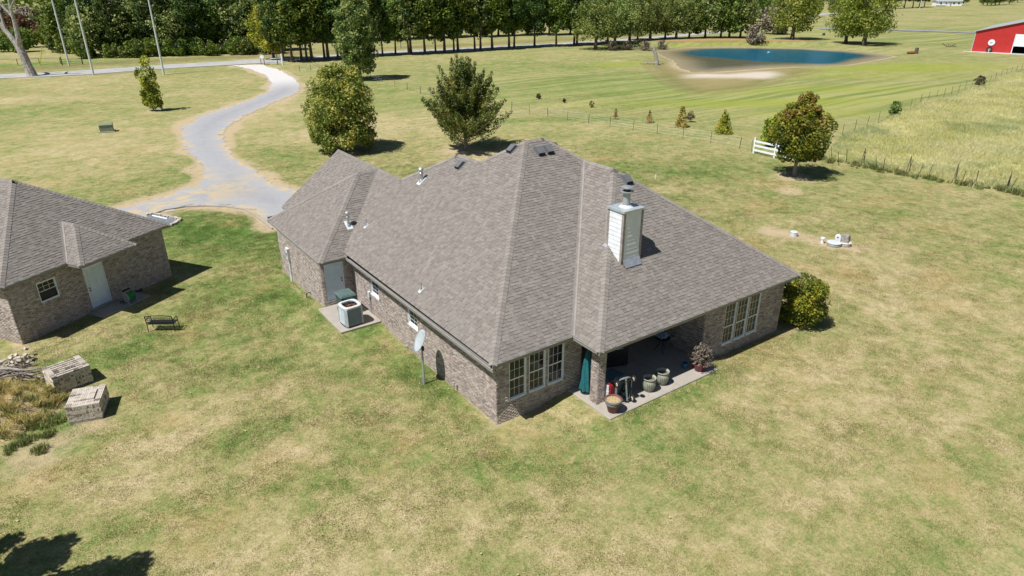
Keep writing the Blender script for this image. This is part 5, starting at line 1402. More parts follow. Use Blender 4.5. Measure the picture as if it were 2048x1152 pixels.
LM['wood1'] = leaf_mat('woodland_leaves', [(0,(.018,.036,.006)),(.4,(.048,.080,.010)),(.75,(.105,.142,.020)),(1,(.18,.20,.038))], .35)
LM['wood2'] = leaf_mat('deep_woodland_leaves', [(0,(.010,.022,.006)),(.5,(.030,.055,.010)),(1,(.085,.115,.022))], .3)
LM['willow'] = leaf_mat('pale_green_leaves', [(0,(.030,.046,.011)),(.4,(.085,.112,.026)),(.8,(.155,.180,.045)),(1,(.22,.22,.065))])
LM['tan'] = leaf_mat('tan_leaves', [(0,(.12,.075,.03)),(.5,(.27,.165,.065)),(1,(.38,.26,.10))], .2, 1.5)
LM['ytan'] = leaf_mat('yellow_tan_leaves', [(0,(.12,.10,.02)),(.5,(.27,.21,.045)),(1,(.36,.25,.10))], .3, 1.5)
LM['browns'] = leaf_mat('brown_leaves', [(0,(.05,.035,.022)),(.5,(.105,.075,.045)),(1,(.16,.12,.07))], .2, 1.1)
LM['redtree'] = leaf_mat('red_leaves', [(0,(.07,.035,.015)),(.5,(.13,.06,.028)),(1,(.17,.10,.04))], .2, 1.1)
LM['bare'] = leaf_mat('sparse_grey_leaves', [(0,(.085,.070,.058)),(.6,(.16,.135,.115)),(1,(.20,.165,.10))], .15, 1.5)
LM['bush'] = leaf_mat('bush_leaves', [(0,(.020,.036,.004)),(.35,(.066,.092,.008)),(.7,(.150,.168,.014)),(1,(.255,.235,.026))], .3)
def plant(name, label, cat, uv, crown_me, trunk_mb, bm, rz=0, group=None, sc=1):
    t = thing(name, label, cat, P3(uv), rz, group); t.scale = (sc, sc, sc)
    if trunk_mb is not None: trunk_mb.build('trunk', bm, t)
    link('crown', crown_me, t); return t

# four trees round the house
lb = lobes_round(.7, 8.3, 3.75, 28, 3, .62, .86)
rr = random.Random(8)
for i in range(10): lb.append(((math.cos(i*.63)*2.5, math.sin(i*.63)*2.5, 1.35+.3*(i % 3)), (.95,.95,1.0), .55))
for i in range(26):
    w = i*2.4; q = rr.uniform(.3,2.6); lb.append(((math.cos(w)*q, math.sin(w)*q, 7.9-q*q*.30), (.28,.28,.75), .09))
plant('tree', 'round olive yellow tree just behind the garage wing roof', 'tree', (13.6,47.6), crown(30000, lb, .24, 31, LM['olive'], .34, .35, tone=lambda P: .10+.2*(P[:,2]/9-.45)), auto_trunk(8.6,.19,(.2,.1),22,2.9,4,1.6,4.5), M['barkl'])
rr = random.Random(44); lb = [((0,0,2.7),(2.1,2.1,1.9),1.3),((0,0,5.0),(1.3,1.3,2.0),.9)]
for i in range(64):
    w = i*2.399; t = ((i*7) % 64)/63; z0 = .7+3.6*t; out = (1-t)*rr.uniform(.65,1.25)+.13
    d = Vector((math.cos(w)*out, math.sin(w)*out, (.24 if i % 3 == 0 else .48)+.62*t+rr.uniform(0,.2))).normalized(); L = 5.5*(1-.18*t)*rr.uniform(.82,1.1)
    for q, rad in ((.42,.62),(.58,.56),(.72,.48),(.85,.38),(.96,.27),(1.05,.18)):
        c0 = Vector((0,0,z0))+d*L*q*.96; c0.z += .55*q*q*(1-t); lb.append(((c0.x, c0.y, c0.z), (rad,rad,rad*1.35), rad**1.6*.55))
lbl = []
for i in range(30):
    w = i*2.399; q = rr.uniform(2.2,4.4); z = rr.uniform(1.2,4.8); lbl.append(([Vector((0,0,max(.6,z-.6))), Vector((math.cos(w)*q*.5, math.sin(w)*q*.5, z)), Vector((math.cos(w)*q, math.sin(w)*q, z+1.2))], [.06,.035,.012]))
plant('tree', 'spreading dark green tree with upswept branches behind the main roof', 'tree', (23.7,40.6), crown(46000, lb, .20, 32, LM['dkgreen'], .24, .3, .55, .5, 1.1), limb_mesh(([Vector((0,0,z)) for z in (-.2,.1,2,5,8.4)], [.24,.2,.16,.10,.02]), lbl, None), M['barkl'])
lb = lobes_round(.5, 15.2, 3.9, 30, 8, .75, .74)
plant('tree', 'tall oval grey green tree standing alone beyond the bend of the driveway', 'tree', (37.2,97.5), crown(21000, lb, .38, 33, LM['green'], .36, .5, nsc=.6), auto_trunk(14,.26,(.3,.2),16,3,5,2.0,5), M['bark'])
rr = random.Random(9); lb = lobes_round(1.05, 6.6, 2.9, 16, 12, .8, .55)
for i in range(11): w = rr.random()*6.28; q = rr.uniform(.2,1.7); lb.append(((math.cos(w)*q, math.sin(w)*q, 6.3-q*.5+rr.random()*.5), (.25,.25,.75), .14))
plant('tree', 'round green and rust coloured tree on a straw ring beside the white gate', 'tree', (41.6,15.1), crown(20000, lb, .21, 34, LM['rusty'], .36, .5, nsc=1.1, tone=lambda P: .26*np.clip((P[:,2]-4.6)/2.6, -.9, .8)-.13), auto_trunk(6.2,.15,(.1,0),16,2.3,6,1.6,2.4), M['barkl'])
# sapling in the far lawn
lb = [((rr.gauss(0,.25), rr.gauss(0,.25), z), (1.05-.10*abs(z-2.6),)*2+(.95,), 1) for z in (1.2,2,2.8,3.6,4.4,5.2,6.0)]
lb += [((math.cos(i*2.4)*.9, math.sin(i*2.4)*.9, 1.0+i*.42), (.42,.42,.8), .5) for i in range(11)]
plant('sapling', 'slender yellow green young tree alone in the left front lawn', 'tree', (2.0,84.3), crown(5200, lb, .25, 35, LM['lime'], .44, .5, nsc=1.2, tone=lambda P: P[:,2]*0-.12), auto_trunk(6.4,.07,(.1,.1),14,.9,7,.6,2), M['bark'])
# shrub at the house corner
bs = thing('shrub', 'dense rounded green shrub at the right corner of the house', 'shrub', (16.95,-1.75,GZ))
lb = [((0,0,1.25),(1.15,1.15,1.25),2)]+[((math.cos(i*2.4)*.72, math.sin(i*2.4)*.72, .5+.24*(i % 8)), (.48,.48,.5), .5) for i in range(16)]+[((0,.1,2.25),(.6,.6,.45),.6)]
link('crown', crown(15000, lb, .105, 36, LM['bush'], .30, .75, .55, .5, 2.2), bs); auto_trunk(1.6,.07,(0,0),8,.6,3,.2,.8).build('trunk', M['bark'], bs)
# shrub behind rusty tree
lb = lobes_round(.2, 3.3, 1.15, 8, 5)
plant('shrub', 'yellow green shrub partly hidden behind the rust coloured tree', 'shrub', (49.59, 23.41), crown(3600, lb, .2, 37, LM['lime'], .4), auto_trunk(2.6,.06,(0,0),6,.8,3,.3,1), M['bark'])
# planted row by the pond field
def conif(n, h, r, size, seed, m, hole=.38):
    lb = [((0,0,h*(.08+.84*t)), (r*(1-.86*t),)*2+(h*.11,), 1-.7*t) for t in np.linspace(0,1,8)]
    return crown(n, lb, size, seed, m, hole, .55, nsc=1.6)
for uvp, label, h, r, n, m, sd in (((49.35, 62.09),'small brown leafless shrub, leftmost of the planted row in the pond field',.95,.42,420,'browns',1),((50.24, 57.30),'tiny dark brown shrub second in the planted row of the pond field',.75,.30,300,'browns',2),
        ((50.95, 52.39),'small dark green conifer third in the planted row of the pond field',1.15,.42,600,'dkgreen',3),((47.66, 44.12),'thin reddish bare sapling in the planted row of the pond field',1.5,.35,170,'tan',4),
        ((49.11, 39.82),'sparse tan sapling between the reddish and yellow ones in the pond field',1.5,.6,330,'tan',5),((50.11, 35.67),'yellow and tan young conifer beside the wire fence',2.8,.85,1500,'ytan',6),
        ((53.82, 37.56),'small dull shrub just behind the yellow tan conifer',1.5,.6,500,'browns',7),((51.10, 30.37),'bright green young conifer by the wire fence, rightmost of the planted row',3.0,1.05,2400,'lime',8)):
    plant('young_tree', label, 'young tree', uvp, (conif(n, h, r, .17, 60+sd, LM[m], .42) if m in ('lime','tan','ytan') else crown(n, lobes_round(.05, h, r, 6, sd), .15, 60+sd, LM[m], .42, .5, nsc=1.6)), auto_trunk(h*.9,.03,(0,0),8,r*.7,sd,.1,h*.3), M['bark'], group='planted row in the pond field')
plant('shrub', 'leafy green shrub growing on the long wire fence line', 'shrub', (77.21, 24.93), crown(1500, lobes_round(.1,2.0,.85,7,3), .18, 71, LM['green'], .4), auto_trunk(1.5,.04,(0,0),5,.5,3,.2,.6), M['bark'])
plant('shrub', 'rusty brown shrub growing on the far wire fence line', 'shrub', (113.31, 30.07), crown(800, lobes_round(.1,1.9,.95,7,4), .2, 72, LM['browns'], .45), auto_trunk(1.5,.04,(0,0),7,.8,3,.2,.6), M['bark'])
# trees out of frame at the left whose shadows fall into the corner of the lawn
for i, (x, y, h) in enumerate(((-18.6,2.4,7.6),(-17.15,.15,8.1))):
    rr = random.Random(20+i); lb = [((0,0,h*.55),(.8,.8,h*.2),.6)]
    for k in range(26): w = k*2.399; t = k/25; q = (1.9*(1-t*.75))*rr.uniform(.5,1); lb.append(((math.cos(w)*q, math.sin(w)*q, h*(.32+.66*t)), (.34,.34,.55), .5))
    t = thing('tree', ('young dark tree left of the lawn, nearer the wood pile','young dark tree left of the lawn, farther from the wood pile')[i], 'tree', (x,y,GZ))
    link('crown', crown(5000, lb, .2, 80+i, LM['dkgreen'], .30, .5), t); auto_trunk(h*.9,.1,(0,0),12,1.2,i,2,2).build('trunk', M['bark'], t)

# ------------------------------------------------------------------ woods, road row and far trees
def proto_tree(kind, seed, n, lobes, size, m, h, r, spread, cz, ch, bm, hole=.40, shell=.5):
    return crown(n, lobes, size, seed, m, hole, shell, .62, .35, .45), auto_trunk(h, r, (random.uniform(-.4,.4), random.uniform(-.4,.4)), 9, spread, seed, cz, ch), bm
TALL = []
for k in range(4):
    lb = lobes_round(2.6+.5*k, 16.5, 4.0+.3*(k % 2), 20, 100+k, .7, .7)
    TALL.append(proto_tree('tall', 100+k, 5200, lb, .55, LM[('wood2','wood1','wood1','green')[k]], 14, .26, 3, 3, 4, M['bark']))
ROUND = []
for k in range(4):
    lb = lobes_round(1.4, 12.5, 5.3, 22, 120+k, .8, .75)
    ROUND.append(proto_tree('round', 120+k, 5200, lb, .55, LM[('wood1','green','wood1','lime')[k]], 10, .28, 4, 2.5, 4, M['bark']))
WIL2 = []
LM['limew'] = leaf_mat('light_green_leaves', [(0,(.040,.060,.008)),(.4,(.105,.135,.018)),(.8,(.18,.20,.030)),(1,(.25,.24,.05))])
for k in range(2):
    lb = lobes_round(2.0, 13, 6.8, 26, 180+k, .75, .8)
    WIL2.append(proto_tree('wil', 180+k, 7500, lb, .5, LM['limew'], 10, .45, 5.4, 2.4, 5, M['bark'], .42))
WIL = []
for k in range(3):
    lb = lobes_round(2.6, 12.5, 6.6, 24, 140+k, .75, .8)
    WIL.append(proto_tree('wil', 140+k, 6000, lb, .5, LM['willow'], 10, .38, 5.2, 2.6, 5, M['bark'], .46))
BRUSH = []
for k in range(3):
    lb = lobes_round(.2, 4.2, 2.6, 12, 160+k, .7, .8)
    BRUSH.append(proto_tree('brush', 160+k, 1500, lb, .42, LM[('bare','redtree','wood1')[k]], 3.4, .08, 2, .6, 2, M['barkl'], .44))
ORD = 'first second third fourth fifth sixth seventh eighth ninth tenth eleventh twelfth thirteenth fourteenth fifteenth sixteenth seventeenth eighteenth nineteenth twentieth'.split()+['twenty '+q for q in 'first second third fourth fifth sixth seventh eighth ninth'.split()]
ORD2 = ORD+['thirtieth']+['thirty '+q for q in 'first second third fourth fifth'.split()]
made = {}
def put(lst, k, x, y, sc, label, cat, group, name='tree', rz=None):
    key = (id(lst), k % len(lst)); rz = random.random()*6.28 if rz is None else rz
    sx = sc*random.uniform(.92, 1.08); scl = (sx, sx, sc)
    loc = (x, y, gh(x, y)-.05)
    if key in made: return dup(made[key], loc, rz, scl, label, group)
    cm, tm, bm = lst[k % len(lst)]
    t = thing(name, label, cat, loc, rz, group); tm.build('trunk', bm, t); link('crown', cm, t); t.scale = scl; made[key] = t; return t
random.seed(5)
# row on the near side of the road: trunks stand clear below the crowns
row = [(36.14, 135.86),(36.75, 134.77),(39.54, 136.48),(41.05, 135.98),(41.94, 135.96),(42.74, 135.35),(44.84, 135.75),(45.56, 135.20),(47.70, 135.60),(51.61, 136.10),(55.78, 135.79),(59.51, 135.14),(62.20, 134.58),(64.92, 134.01),(66.62, 133.47),(69.49, 132.82),(71.82, 132.60),(74.88, 132.63),(76.90, 132.70),(79.14, 132.63),(82.35, 132.66),(84.37, 132.81),(88.80, 132.00),(92.41, 131.87),(95.37, 131.40),(100.59, 131.06),(106.51, 129.71),(112.25, 129.17),(113.50, 128.79)]
for i, p in enumerate(row):
    put(TALL, (0,1,0,2,0,1,3)[i % 7], p[0]+random.uniform(-.9,.9), p[1]+random.uniform(-.9,.9), random.uniform(.78,1.12), 'tall dark tree, %s trunk from the left in the roadside row' % ORD[i], 'tree', 'road row trees')
put(ROUND, 3, *(36.22, 142.30), .95, 'yellow green broad tree at the left end of the road row', 'tree', None)
# pale trees round the pond
for i, (p, sc, lb) in enumerate((((108.43, 116.08),1.0,'pale green spreading tree at the left end of the pond bank'),((119.11, 120.58),.95,'pale green tree second from the left behind the pond'),((128.92, 125.05),.95,'pale green tree third from the left behind the pond'),
        ((138.35, 126.45),1.0,'pale green tree fourth from the left behind the pond'),((146.87, 124.40),.95,'pale tree behind the left tip of the pond water'),
        ((174.56, 105.21),1.2,'big spreading light green tree behind the middle of the pond'),((173.75, 88.31),.92,'left of two leaning light green trees above the right end of the pond'),((173.05, 82.86),1.12,'right of two leaning light green trees above the right end of the pond'))):
    o = put(WIL if i < 5 else WIL2, i, p[0], p[1], sc, lb, 'tree', 'trees round the pond', rz=i*1.1)
for i, p in enumerate(((124.14, 128.75),(138.12, 131.20),(147.13, 128.93),(154.12, 125.91),(159.35, 124.30),(163.74, 122.12),(164.94, 119.95),(167.49, 117.95))):
    put(ROUND, i % 3, p[0], p[1], random.uniform(.85,1.05), 'mid green tree in the belt between pond and road, %s from the left' % ORD[i], 'tree', 'belt trees behind the pond')
put(BRUSH, 0, *(150.65, 100.14), 1.15, 'bare grey brown bush on the far pond bank', 'shrub', None, 'shrub')
put(BRUSH, 0, *(189.31, 122.24), 2.0, 'sparse pinkish grey tree beside the big light green pond tree', 'tree', None)
for i, p in enumerate(((109.96, 111.52),(114.76, 111.22),(118.21, 108.58),(124.74, 108.83))):
    put(BRUSH, 0, p[0], p[1], .55, 'low brown brush under the pond trees, %s from the left' % ORD[i], 'shrub', 'brush under the pond trees', 'shrub')
# woods beyond the road, left
for i in range(17):
    u = 178+i*23.5; p = [(3.50, 177.07),(5.71, 175.38),(8.09, 174.31),(10.40, 173.31),(12.81, 172.23),(15.14, 171.21),(17.58, 170.11),(19.93, 169.09),(22.40, 167.98),(24.79, 166.94),(27.44, 166.49),(30.02, 166.11),(32.57, 164.98),(35.03, 163.91),(37.80, 163.43),(40.50, 163.03),(43.34, 162.54)][i]
    put(ROUND if i % 3 else TALL, i % 3, p[0]+random.uniform(-1.5,1.5), p[1]+random.uniform(-2,4), random.uniform(.85,1.15), 'green tree, %s from the left at the woods front edge' % ORD[i], 'tree', 'front edge of the woods')
for i in range(22):
    a, b = (1.52, 169.99), (41.22, 153.62); t_ = (i+random.uniform(.1,.9))/22
    put(BRUSH, 2, a[0]+(b[0]-a[0])*t_+random.uniform(-1,1), a[1]+(b[1]-a[1])*t_+random.uniform(-.5,4), random.uniform(.6,1.15), 'low green undergrowth bush, %s from the left along the woods edge' % ORD[i], 'shrub', 'undergrowth along the woods edge', 'shrub')
back = [(2.75, 202.55),(6.68, 201.40),(10.66, 200.24),(14.69, 199.06),(18.78, 197.86),(22.93, 196.65),(27.13, 195.42),(31.40, 194.17),(35.72, 192.90),(40.11, 191.62),(44.56, 190.31),(49.07, 188.99),(53.65, 187.65),(57.98, 185.41),(62.68, 184.03),(67.44, 182.63),(72.27, 181.20),(77.18, 179.76),(82.16, 178.29),(87.22, 176.80),(92.35, 175.29),(97.57, 173.76),(102.87, 172.20),(108.25, 170.61),(113.71, 169.01),(119.27, 167.37),(124.91, 165.71),(130.65, 164.02),(136.48, 162.30),(143.17, 161.44),(150.84, 161.45),(158.79, 161.46),(167.05, 161.48),(175.62, 161.49),(186.67, 163.47)]
for i, p in enumerate(back):
    put(TALL if i % 2 else ROUND, i % 3, p[0]+random.uniform(-2,2), p[1]+random.uniform(-3,3), random.uniform(1.0,1.3), 'green tree deeper in the woods, %s from the left' % ORD2[i], 'tree', 'deeper woods')
for i, (u0, p) in enumerate(((0, (-15.51, 245.85)),(1, (-11.23, 244.88)),(2, (-5.64, 242.94)),(3, (-0.59, 241.46)),(4, (2.00, 223.24)))):
    put(BRUSH if i < 4 else ROUND, 0 if i < 4 else 1, p[0], p[1], (2.2,2.4,2.3,2.2,1.0)[i], 'leafless grey tree in the thin woods at the far left, %s one' % ORD[i], 'tree', 'thin grey woods at the left')
put(BRUSH, 1, *(-8.13, 235.52), 1.9, 'red leaved tree behind the dead tree', 'tree', None)
put(BRUSH, 1, *(-3.14, 229.41), 1.3, 'smaller dull red tree right of the dead tree', 'tree', None)
for i, p in enumerate(((-12.72, 202.08),(-10.58, 218.51),(-9.49, 197.95),(-6.85, 211.81),(-2.30, 212.14),(-1.57, 191.89),(0.41, 187.13))):
    put(BRUSH, 2, p[0], p[1], random.uniform(1.0,1.6), 'green thicket bush behind the dead tree, %s from the left' % ORD[i], 'shrub', 'thicket behind the dead tree', 'shrub')
# far trees on the right
far = [((212.39, 166.62),1.0),((227.85, 171.87),1.0),((238.81, 172.50),.9),((247.99, 169.98),1.0),((257.68, 167.15),.9),((278.60, 171.56),1.0),((299.09, 178.62),.8),((325.20, 183.70),.75)]
for i, (p, sc) in enumerate(far): put(ROUND, random.randrange(3), p[0], p[1], sc, 'distant green tree beyond the pond trees, %s from the left' % ORD[i], 'tree', 'distant trees beyond the pond')
fr = [(430.65, 236.91),(435.67, 232.51),(470.04, 247.44),(436.72, 225.62),(433.69, 216.70),(471.26, 232.77),(430.55, 208.31),(438.45, 206.95),(446.25, 205.76),(457.55, 207.40),(464.14, 207.55)]
for i, p in enumerate(fr): put(TALL, random.randrange(2), p[0], p[1], random.uniform(.95,1.2), 'distant dark tree, %s from the left in the clump left of the white house' % ORD[i], 'tree', 'far dark clump')
fr = [(520.65, 209.30),(530.07, 200.89),(528.74, 197.91),(533.82, 197.54),(541.15, 198.04),(548.61, 198.54),(564.93, 198.72),(613.77, 211.76),(627.14, 208.44)]
for i, p in enumerate(fr): put(ROUND, random.randrange(3), p[0], p[1], random.uniform(.75,.95), 'distant tree, %s to the right of the far white house' % ORD[i], 'tree', 'far trees at the right')
# far-off wood line closing the view
V, F, RRR = [], [], []
g = np.random.default_rng(77); pts = []
for a, b, n in (((-260,260),(260,330),9000),((260,330),(640,330),9000),((640,330),(1250,260),7000),((1250,260),(1500,-300),4000),((-260,260),(-320,120),3000)):
    t = g.random(n); x = a[0]+(b[0]-a[0])*t+g.normal(0,10,n); y = a[1]+(b[1]-a[1])*t+g.normal(0,8,n)
    z = np.abs(g.random(n))**.7*(11+6*vnoise(np.stack([x,y,x*0],1)*.05+20,1,4)); pts.append(np.stack([x,y,z-.4],1))
P = np.concatenate(pts); V, F = leaf_cloud(P, g.normal(size=P.shape)*.3, 2.4, 6, .7, .4)
fw_ = stuff(link('far_woods', np_mesh('far_woods', V, F, LM['wood1'], None, {'rnd': np.clip(vnoise(P*.12+60,1,9)+g.normal(0,.12,len(P)),0,1)})))
fw_['label'] = 'far wood line closing the horizon'
# dead tree
dt = thing('dead_tree', 'bare grey dead tree with broken forked limbs beside the road', 'dead tree', P3((-9.53, 139.32)))
rgt = Vector((math.sin(y_), -math.cos(y_), 0))       # across the view, for laying out limbs
def q3(a, z, c=0): v = rgt*a; return Vector((v.x+c*.4, v.y+c, z))
b = MB(); b.tube([q3(.2,-.2),q3(.2,.4),q3(-.1,2),q3(-.4,4.0),q3(-.7,5.0)], [1.05,.85,.72,.70,.62], 12)
b.build('trunk', M['deadwood'], dt)
for pts_, rs in (([q3(-.5,4.2),q3(-1.6,6.5,.3),q3(-3.2,9,.6),q3(-5.5,11.5,1),q3(-7.6,13.2,1.4)],[.5,.44,.36,.28,.2]),([q3(-.6,4.5),q3(-.2,6.5,-.3),q3(.0,9,-.4),q3(.1,11.5,-.6),q3(.25,13.4,-.7)],[.5,.42,.33,.26,.16]),
        ([q3(.05,10,-.4),q3(-1.5,12,-.2),q3(-3.2,14.5,.2),q3(-4.6,17.0,.4)],[.26,.22,.18,.12]),([q3(.1,11.5,-.6),q3(1.3,13.0,-.8),q3(2.3,14.6,-1)],[.2,.15,.08]),([q3(.25,13,-.7),q3(.0,14.6,-.6)],[.14,.05]),
        ([q3(-2.4,7.8,.4),q3(-2.7,10.5,.8),q3(-3.6,13.3,1.2)],[.25,.2,.12]),([q3(-3.0,14.3,.2),q3(-2.2,16,.5),q3(-2.0,18,.6)],[.12,.09,.05]),([q3(-5.5,11.5,1),q3(-5.2,13,1.3)],[.12,.05])):
    b = MB(); b.tube(pts_, rs, 8); b.build('limb', M['deadwood'], dt)

# ------------------------------------------------------------------ poles, wires, fences
def pole(label, p, h, m=None, arm=False):
    t = thing('utility_pole', label, 'utility pole', P3(p), 0, 'utility poles along the road')
    b = MB(); b.tube([(0,0,-.5),(0,0,h*.5),(0,0,h)], [.19,.16,.13], 10); b.build('pole', m or M['aclid'], t)
    b = MB(); b.lathe([(.02,h),(.06,h+.03),(.05,h+.14),(.02,h+.18)], n=8); b.build('insulator', M['white'], t)
    b = MB(); b.tube([(.15,0,h-1.6),(.24,0,h-1.6),(.24,0,h-1.4)], .03, 6); b.build('bracket', M['galv'], t)
    if arm: b = MB(); b.lathe([(.001,h-2.6),(.2,h-2.6),(.2,h-1.9),(.001,h-1.88)], (.35,0,0), 12); b.build('transformer', M['greym'], t)
    return t
PL = [(-2.29, 154.16),(0.08, 134.41),(10.76, 126.40),(70.67, 148.57),(138.06, 138.43),(346.19, 204.46)]
pole('tall grey utility pole farther from the camera at the left, standing beyond the road', PL[0], 17.5)
pole('grey utility pole nearest the dead tree on the near side of the road', PL[1], 16.2, arm=True)
pole('shorter grey utility pole above the young tree in the front lawn', PL[2], 13.4)
pole('pale utility pole among the trunks beyond the road row', PL[3], 11.5, M['palebrick'])
pole('utility pole hidden in the trees left of the pond', PL[4], 12)
for p, lb in ((PL[5],'distant utility pole left of the pond trees'),((412.21, 224.24),'distant utility pole above the two leaning pond trees'),((433.28, 195.27),'distant utility pole in front of the far dark clump'),((534.53, 203.96),'distant utility pole just right of the far white house'),((556.46, 198.85),'distant utility pole farthest right')):
    pole(lb, p, 11)
def wire(label, pts, sag):
    b = MB(); a = []
    for p, q in zip(pts[:-1], pts[1:]):
        p, q = Vector(p), Vector(q)
        for k in range(12): t = k/12; v = p.lerp(q, t); v.z -= sag*4*t*(1-t)*(p-q).length/60; a.append(v)
    a.append(Vector(pts[-1])); b.tube(a, .018, 4, cap=False); return tag(b.build('power_line', M['dark']), label, 'power line', 'power lines strung along the road')
wire('upper power line strung along the road', [(*PL[1],16.2),(*PL[2],13.1),(*PL[3],11.2),(*PL[4],11.6),(*PL[5],10.6)], .5)
wire('lower power line strung along the road', [(*PL[1],13.6),(*PL[2],11.2),(*PL[3],9.4),(*PL[4],9.4),(*PL[5],9)], .6)
wire('service wire running from the tall far pole to the pole by the dead tree', [(*PL[0],14.5),(*PL[1],12.5)], .8)
PM = {}
def post_mesh(key, fn):
    if key not in PM: b = MB(); fn(b); me = bpy.data.meshes.new('post'); me.from_pydata(b.v, [], b.f); me.materials.append(M[key[1]]); PM[key] = me
    return PM[key]
def wire_fence(label, pts, h, m='dark', wires=(.25,.5,.75,1.0), r=.022, lean=.03, wr=.006, wm='galv'):
    t = thing('wire_fence', label, 'wire fence', P3(pts[0])); o = Vector(P3(pts[0])); L = [Vector(P3(p))-o for p in pts]
    me = post_mesh((h, m), lambda b: (b.tube([(0,0,-.2),(0,0,h)], r, 6), b.bb((-r*1.6,-r*.5,-.0),(r*1.6,r*.5,h*.96))))
    for p in L:
        q = link('post', me, t, p); q.rotation_euler = (random.gauss(0,lean), random.gauss(0,lean), random.random())
    for z in wires:
        b = MB(); b.tube([p+Vector((0,0,h*z*.97)) for p in L], wr, 4, cap=False); b.build('wire', M[wm], t)
    return t
wire_fence('low wire fence on thin posts crossing the field behind the house', [(32.92, 115.99),(35.05, 115.88),(34.87, 110.65),(36.91, 103.64),(37.46, 99.34),(37.99, 94.84),(39.14, 92.79),(38.29, 86.21),(38.55, 82.38),(38.42, 77.72),(38.92, 73.62),(39.22, 69.02),(39.73, 64.80),(40.32, 60.73),(40.87, 56.85),(40.82, 52.85),(41.43, 49.75),(41.91, 46.50),(42.73, 43.54),(43.29, 40.42),(44.15, 37.52),(44.79, 34.39),(45.52, 31.29),(46.29, 28.16),(46.69, 24.77),(46.50, 23.17)], 1.15)
wire_fence('long wire fence between the mown pond field and the tall meadow', [(58.94, 22.33),(60.72, 22.00),(64.40, 22.69),(67.43, 22.97),(71.16, 23.63),(76.81, 25.22),(80.76, 25.87),(83.63, 26.09),(88.71, 27.30),(91.49, 27.60),(94.44, 27.87),(97.17, 28.11),(100.51, 28.57),(103.39, 28.87),(107.48, 29.67),(110.00, 29.79),(112.52, 29.96),(115.72, 30.41),(120.03, 31.27),(124.12, 32.10),(127.72, 32.67),(131.04, 33.15),(134.84, 33.83),(137.99, 34.20),(141.72, 34.72),(146.76, 35.38),(156.26, 36.74),(168.30, 38.22)], 1.35, wires=(.15,.3,.45,.6,.75,.9,1.0))
wire_fence('old wire fence with leaning posts along the front of the meadow', [(49.33, 17.47),(49.48, 16.37),(48.23, 14.91),(49.90, 15.11),(49.94, 13.67),(49.81, 12.18),(49.25, 11.28),(50.48, 9.75),(49.07, 8.31),(50.40, 7.95),(50.85, 6.04),(50.15, 5.22),(50.95, 4.45),(51.54, 2.38),(51.15, 2.05),(51.51, 0.67),(51.84, -0.90)], 1.3, lean=.12, wr=.003, wm='dark')
for i, (a, c) in enumerate((((49.83, 13.75),(50.31, 13.64)),((50.17, 9.76),(51.15, 9.90)),((50.38, 5.99),(51.49, 6.16)),((50.97, 2.27),(52.16, 2.47)))):
    t = thing('fence_brace', 'dark leaning brace posts on the front meadow fence, number %s from the rusty tree' % ('one','two','three','four')[i], 'fence brace', P3(a), 0, 'brace posts on the meadow fence')
    o = Vector(P3(a)); e = Vector(P3(c))-o; top = e*.5+Vector((0,0,1.55))
    for p in (Vector((0,0,-.1)), e+Vector((0,0,-.1))): b = MB(); b.tube([p, top+(top-p)*.03], .028, 6); b.build('post', M['bark'], t)
# white gate
wg = thing('gate', 'white board gate panel half hidden by the rust coloured tree', 'gate', P3((46.11, 22.65)))
o = Vector(P3((46.11, 22.65))); e = Vector(P3((45.91, 17.77)))-o; e.z = 0; L = e.length; ang = math.atan2(e.y, e.x); wg.rotation_euler = (0,0,ang)
for x in (0, L/2, L): b = MB(); b.bb((x-.07,-.06,-.1),(x+.07,.06,1.55)); b.build('post', M['white'], wg)
for z in (.35,.80,1.22): b = MB(); b.bb((.07,-.085,z-.09),(L-.07,-.06,z+.09)); b.build('rail', M['white'], wg)
# pipe fence, farm gate, marker beyond the road
pf = thing('pipe_fence', 'dark single rail pipe fence across the road at the far left', 'fence', P3((-16.53, 166.04)))
o = Vector(P3((-16.53, 166.04))); L = [Vector(P3(p))-o for p in ((-16.53, 166.04),(-10.87, 162.93),(-7.06, 161.23),(-3.42, 159.07))]
for p in L: b = MB(); b.tube([p+Vector((0,0,-.2)), p+Vector((0,0,1.25))], .06, 6); b.build('post', M['dark'], pf)
b = MB(); b.tube([p+Vector((0,0,1.22)) for p in L], .045, 6); b.build('rail', M['dark'], pf)
fg = thing('farm_gate', 'dark pipe farm gate between two posts across the road', 'gate', P3((-3.35, 156.10)))
o = Vector(P3((-3.35, 156.10))); e = Vector(P3((0.26, 155.11)))-o
for p in (Vector((0,0,0)), e): b = MB(); b.tube([p+Vector((0,0,-.2)), p+Vector((0,0,1.7))], .10, 8); b.build('post', M['dark'], fg)
for z in (.3,.7,1.15): b = MB(); b.tube([Vector((0,0,z)), e+Vector((0,0,z))], .04, 6); b.build('rail', M['dark'], fg)
gm = thing('guy_marker', 'yellow plastic guy wire marker leaning across the road', 'marker', P3((-7.17, 158.98)))
b = MB(); b.tube([(0,0,0), q3(1.4,3.6)], .07, 6); b.build('sleeve', M['yellow'], gm)
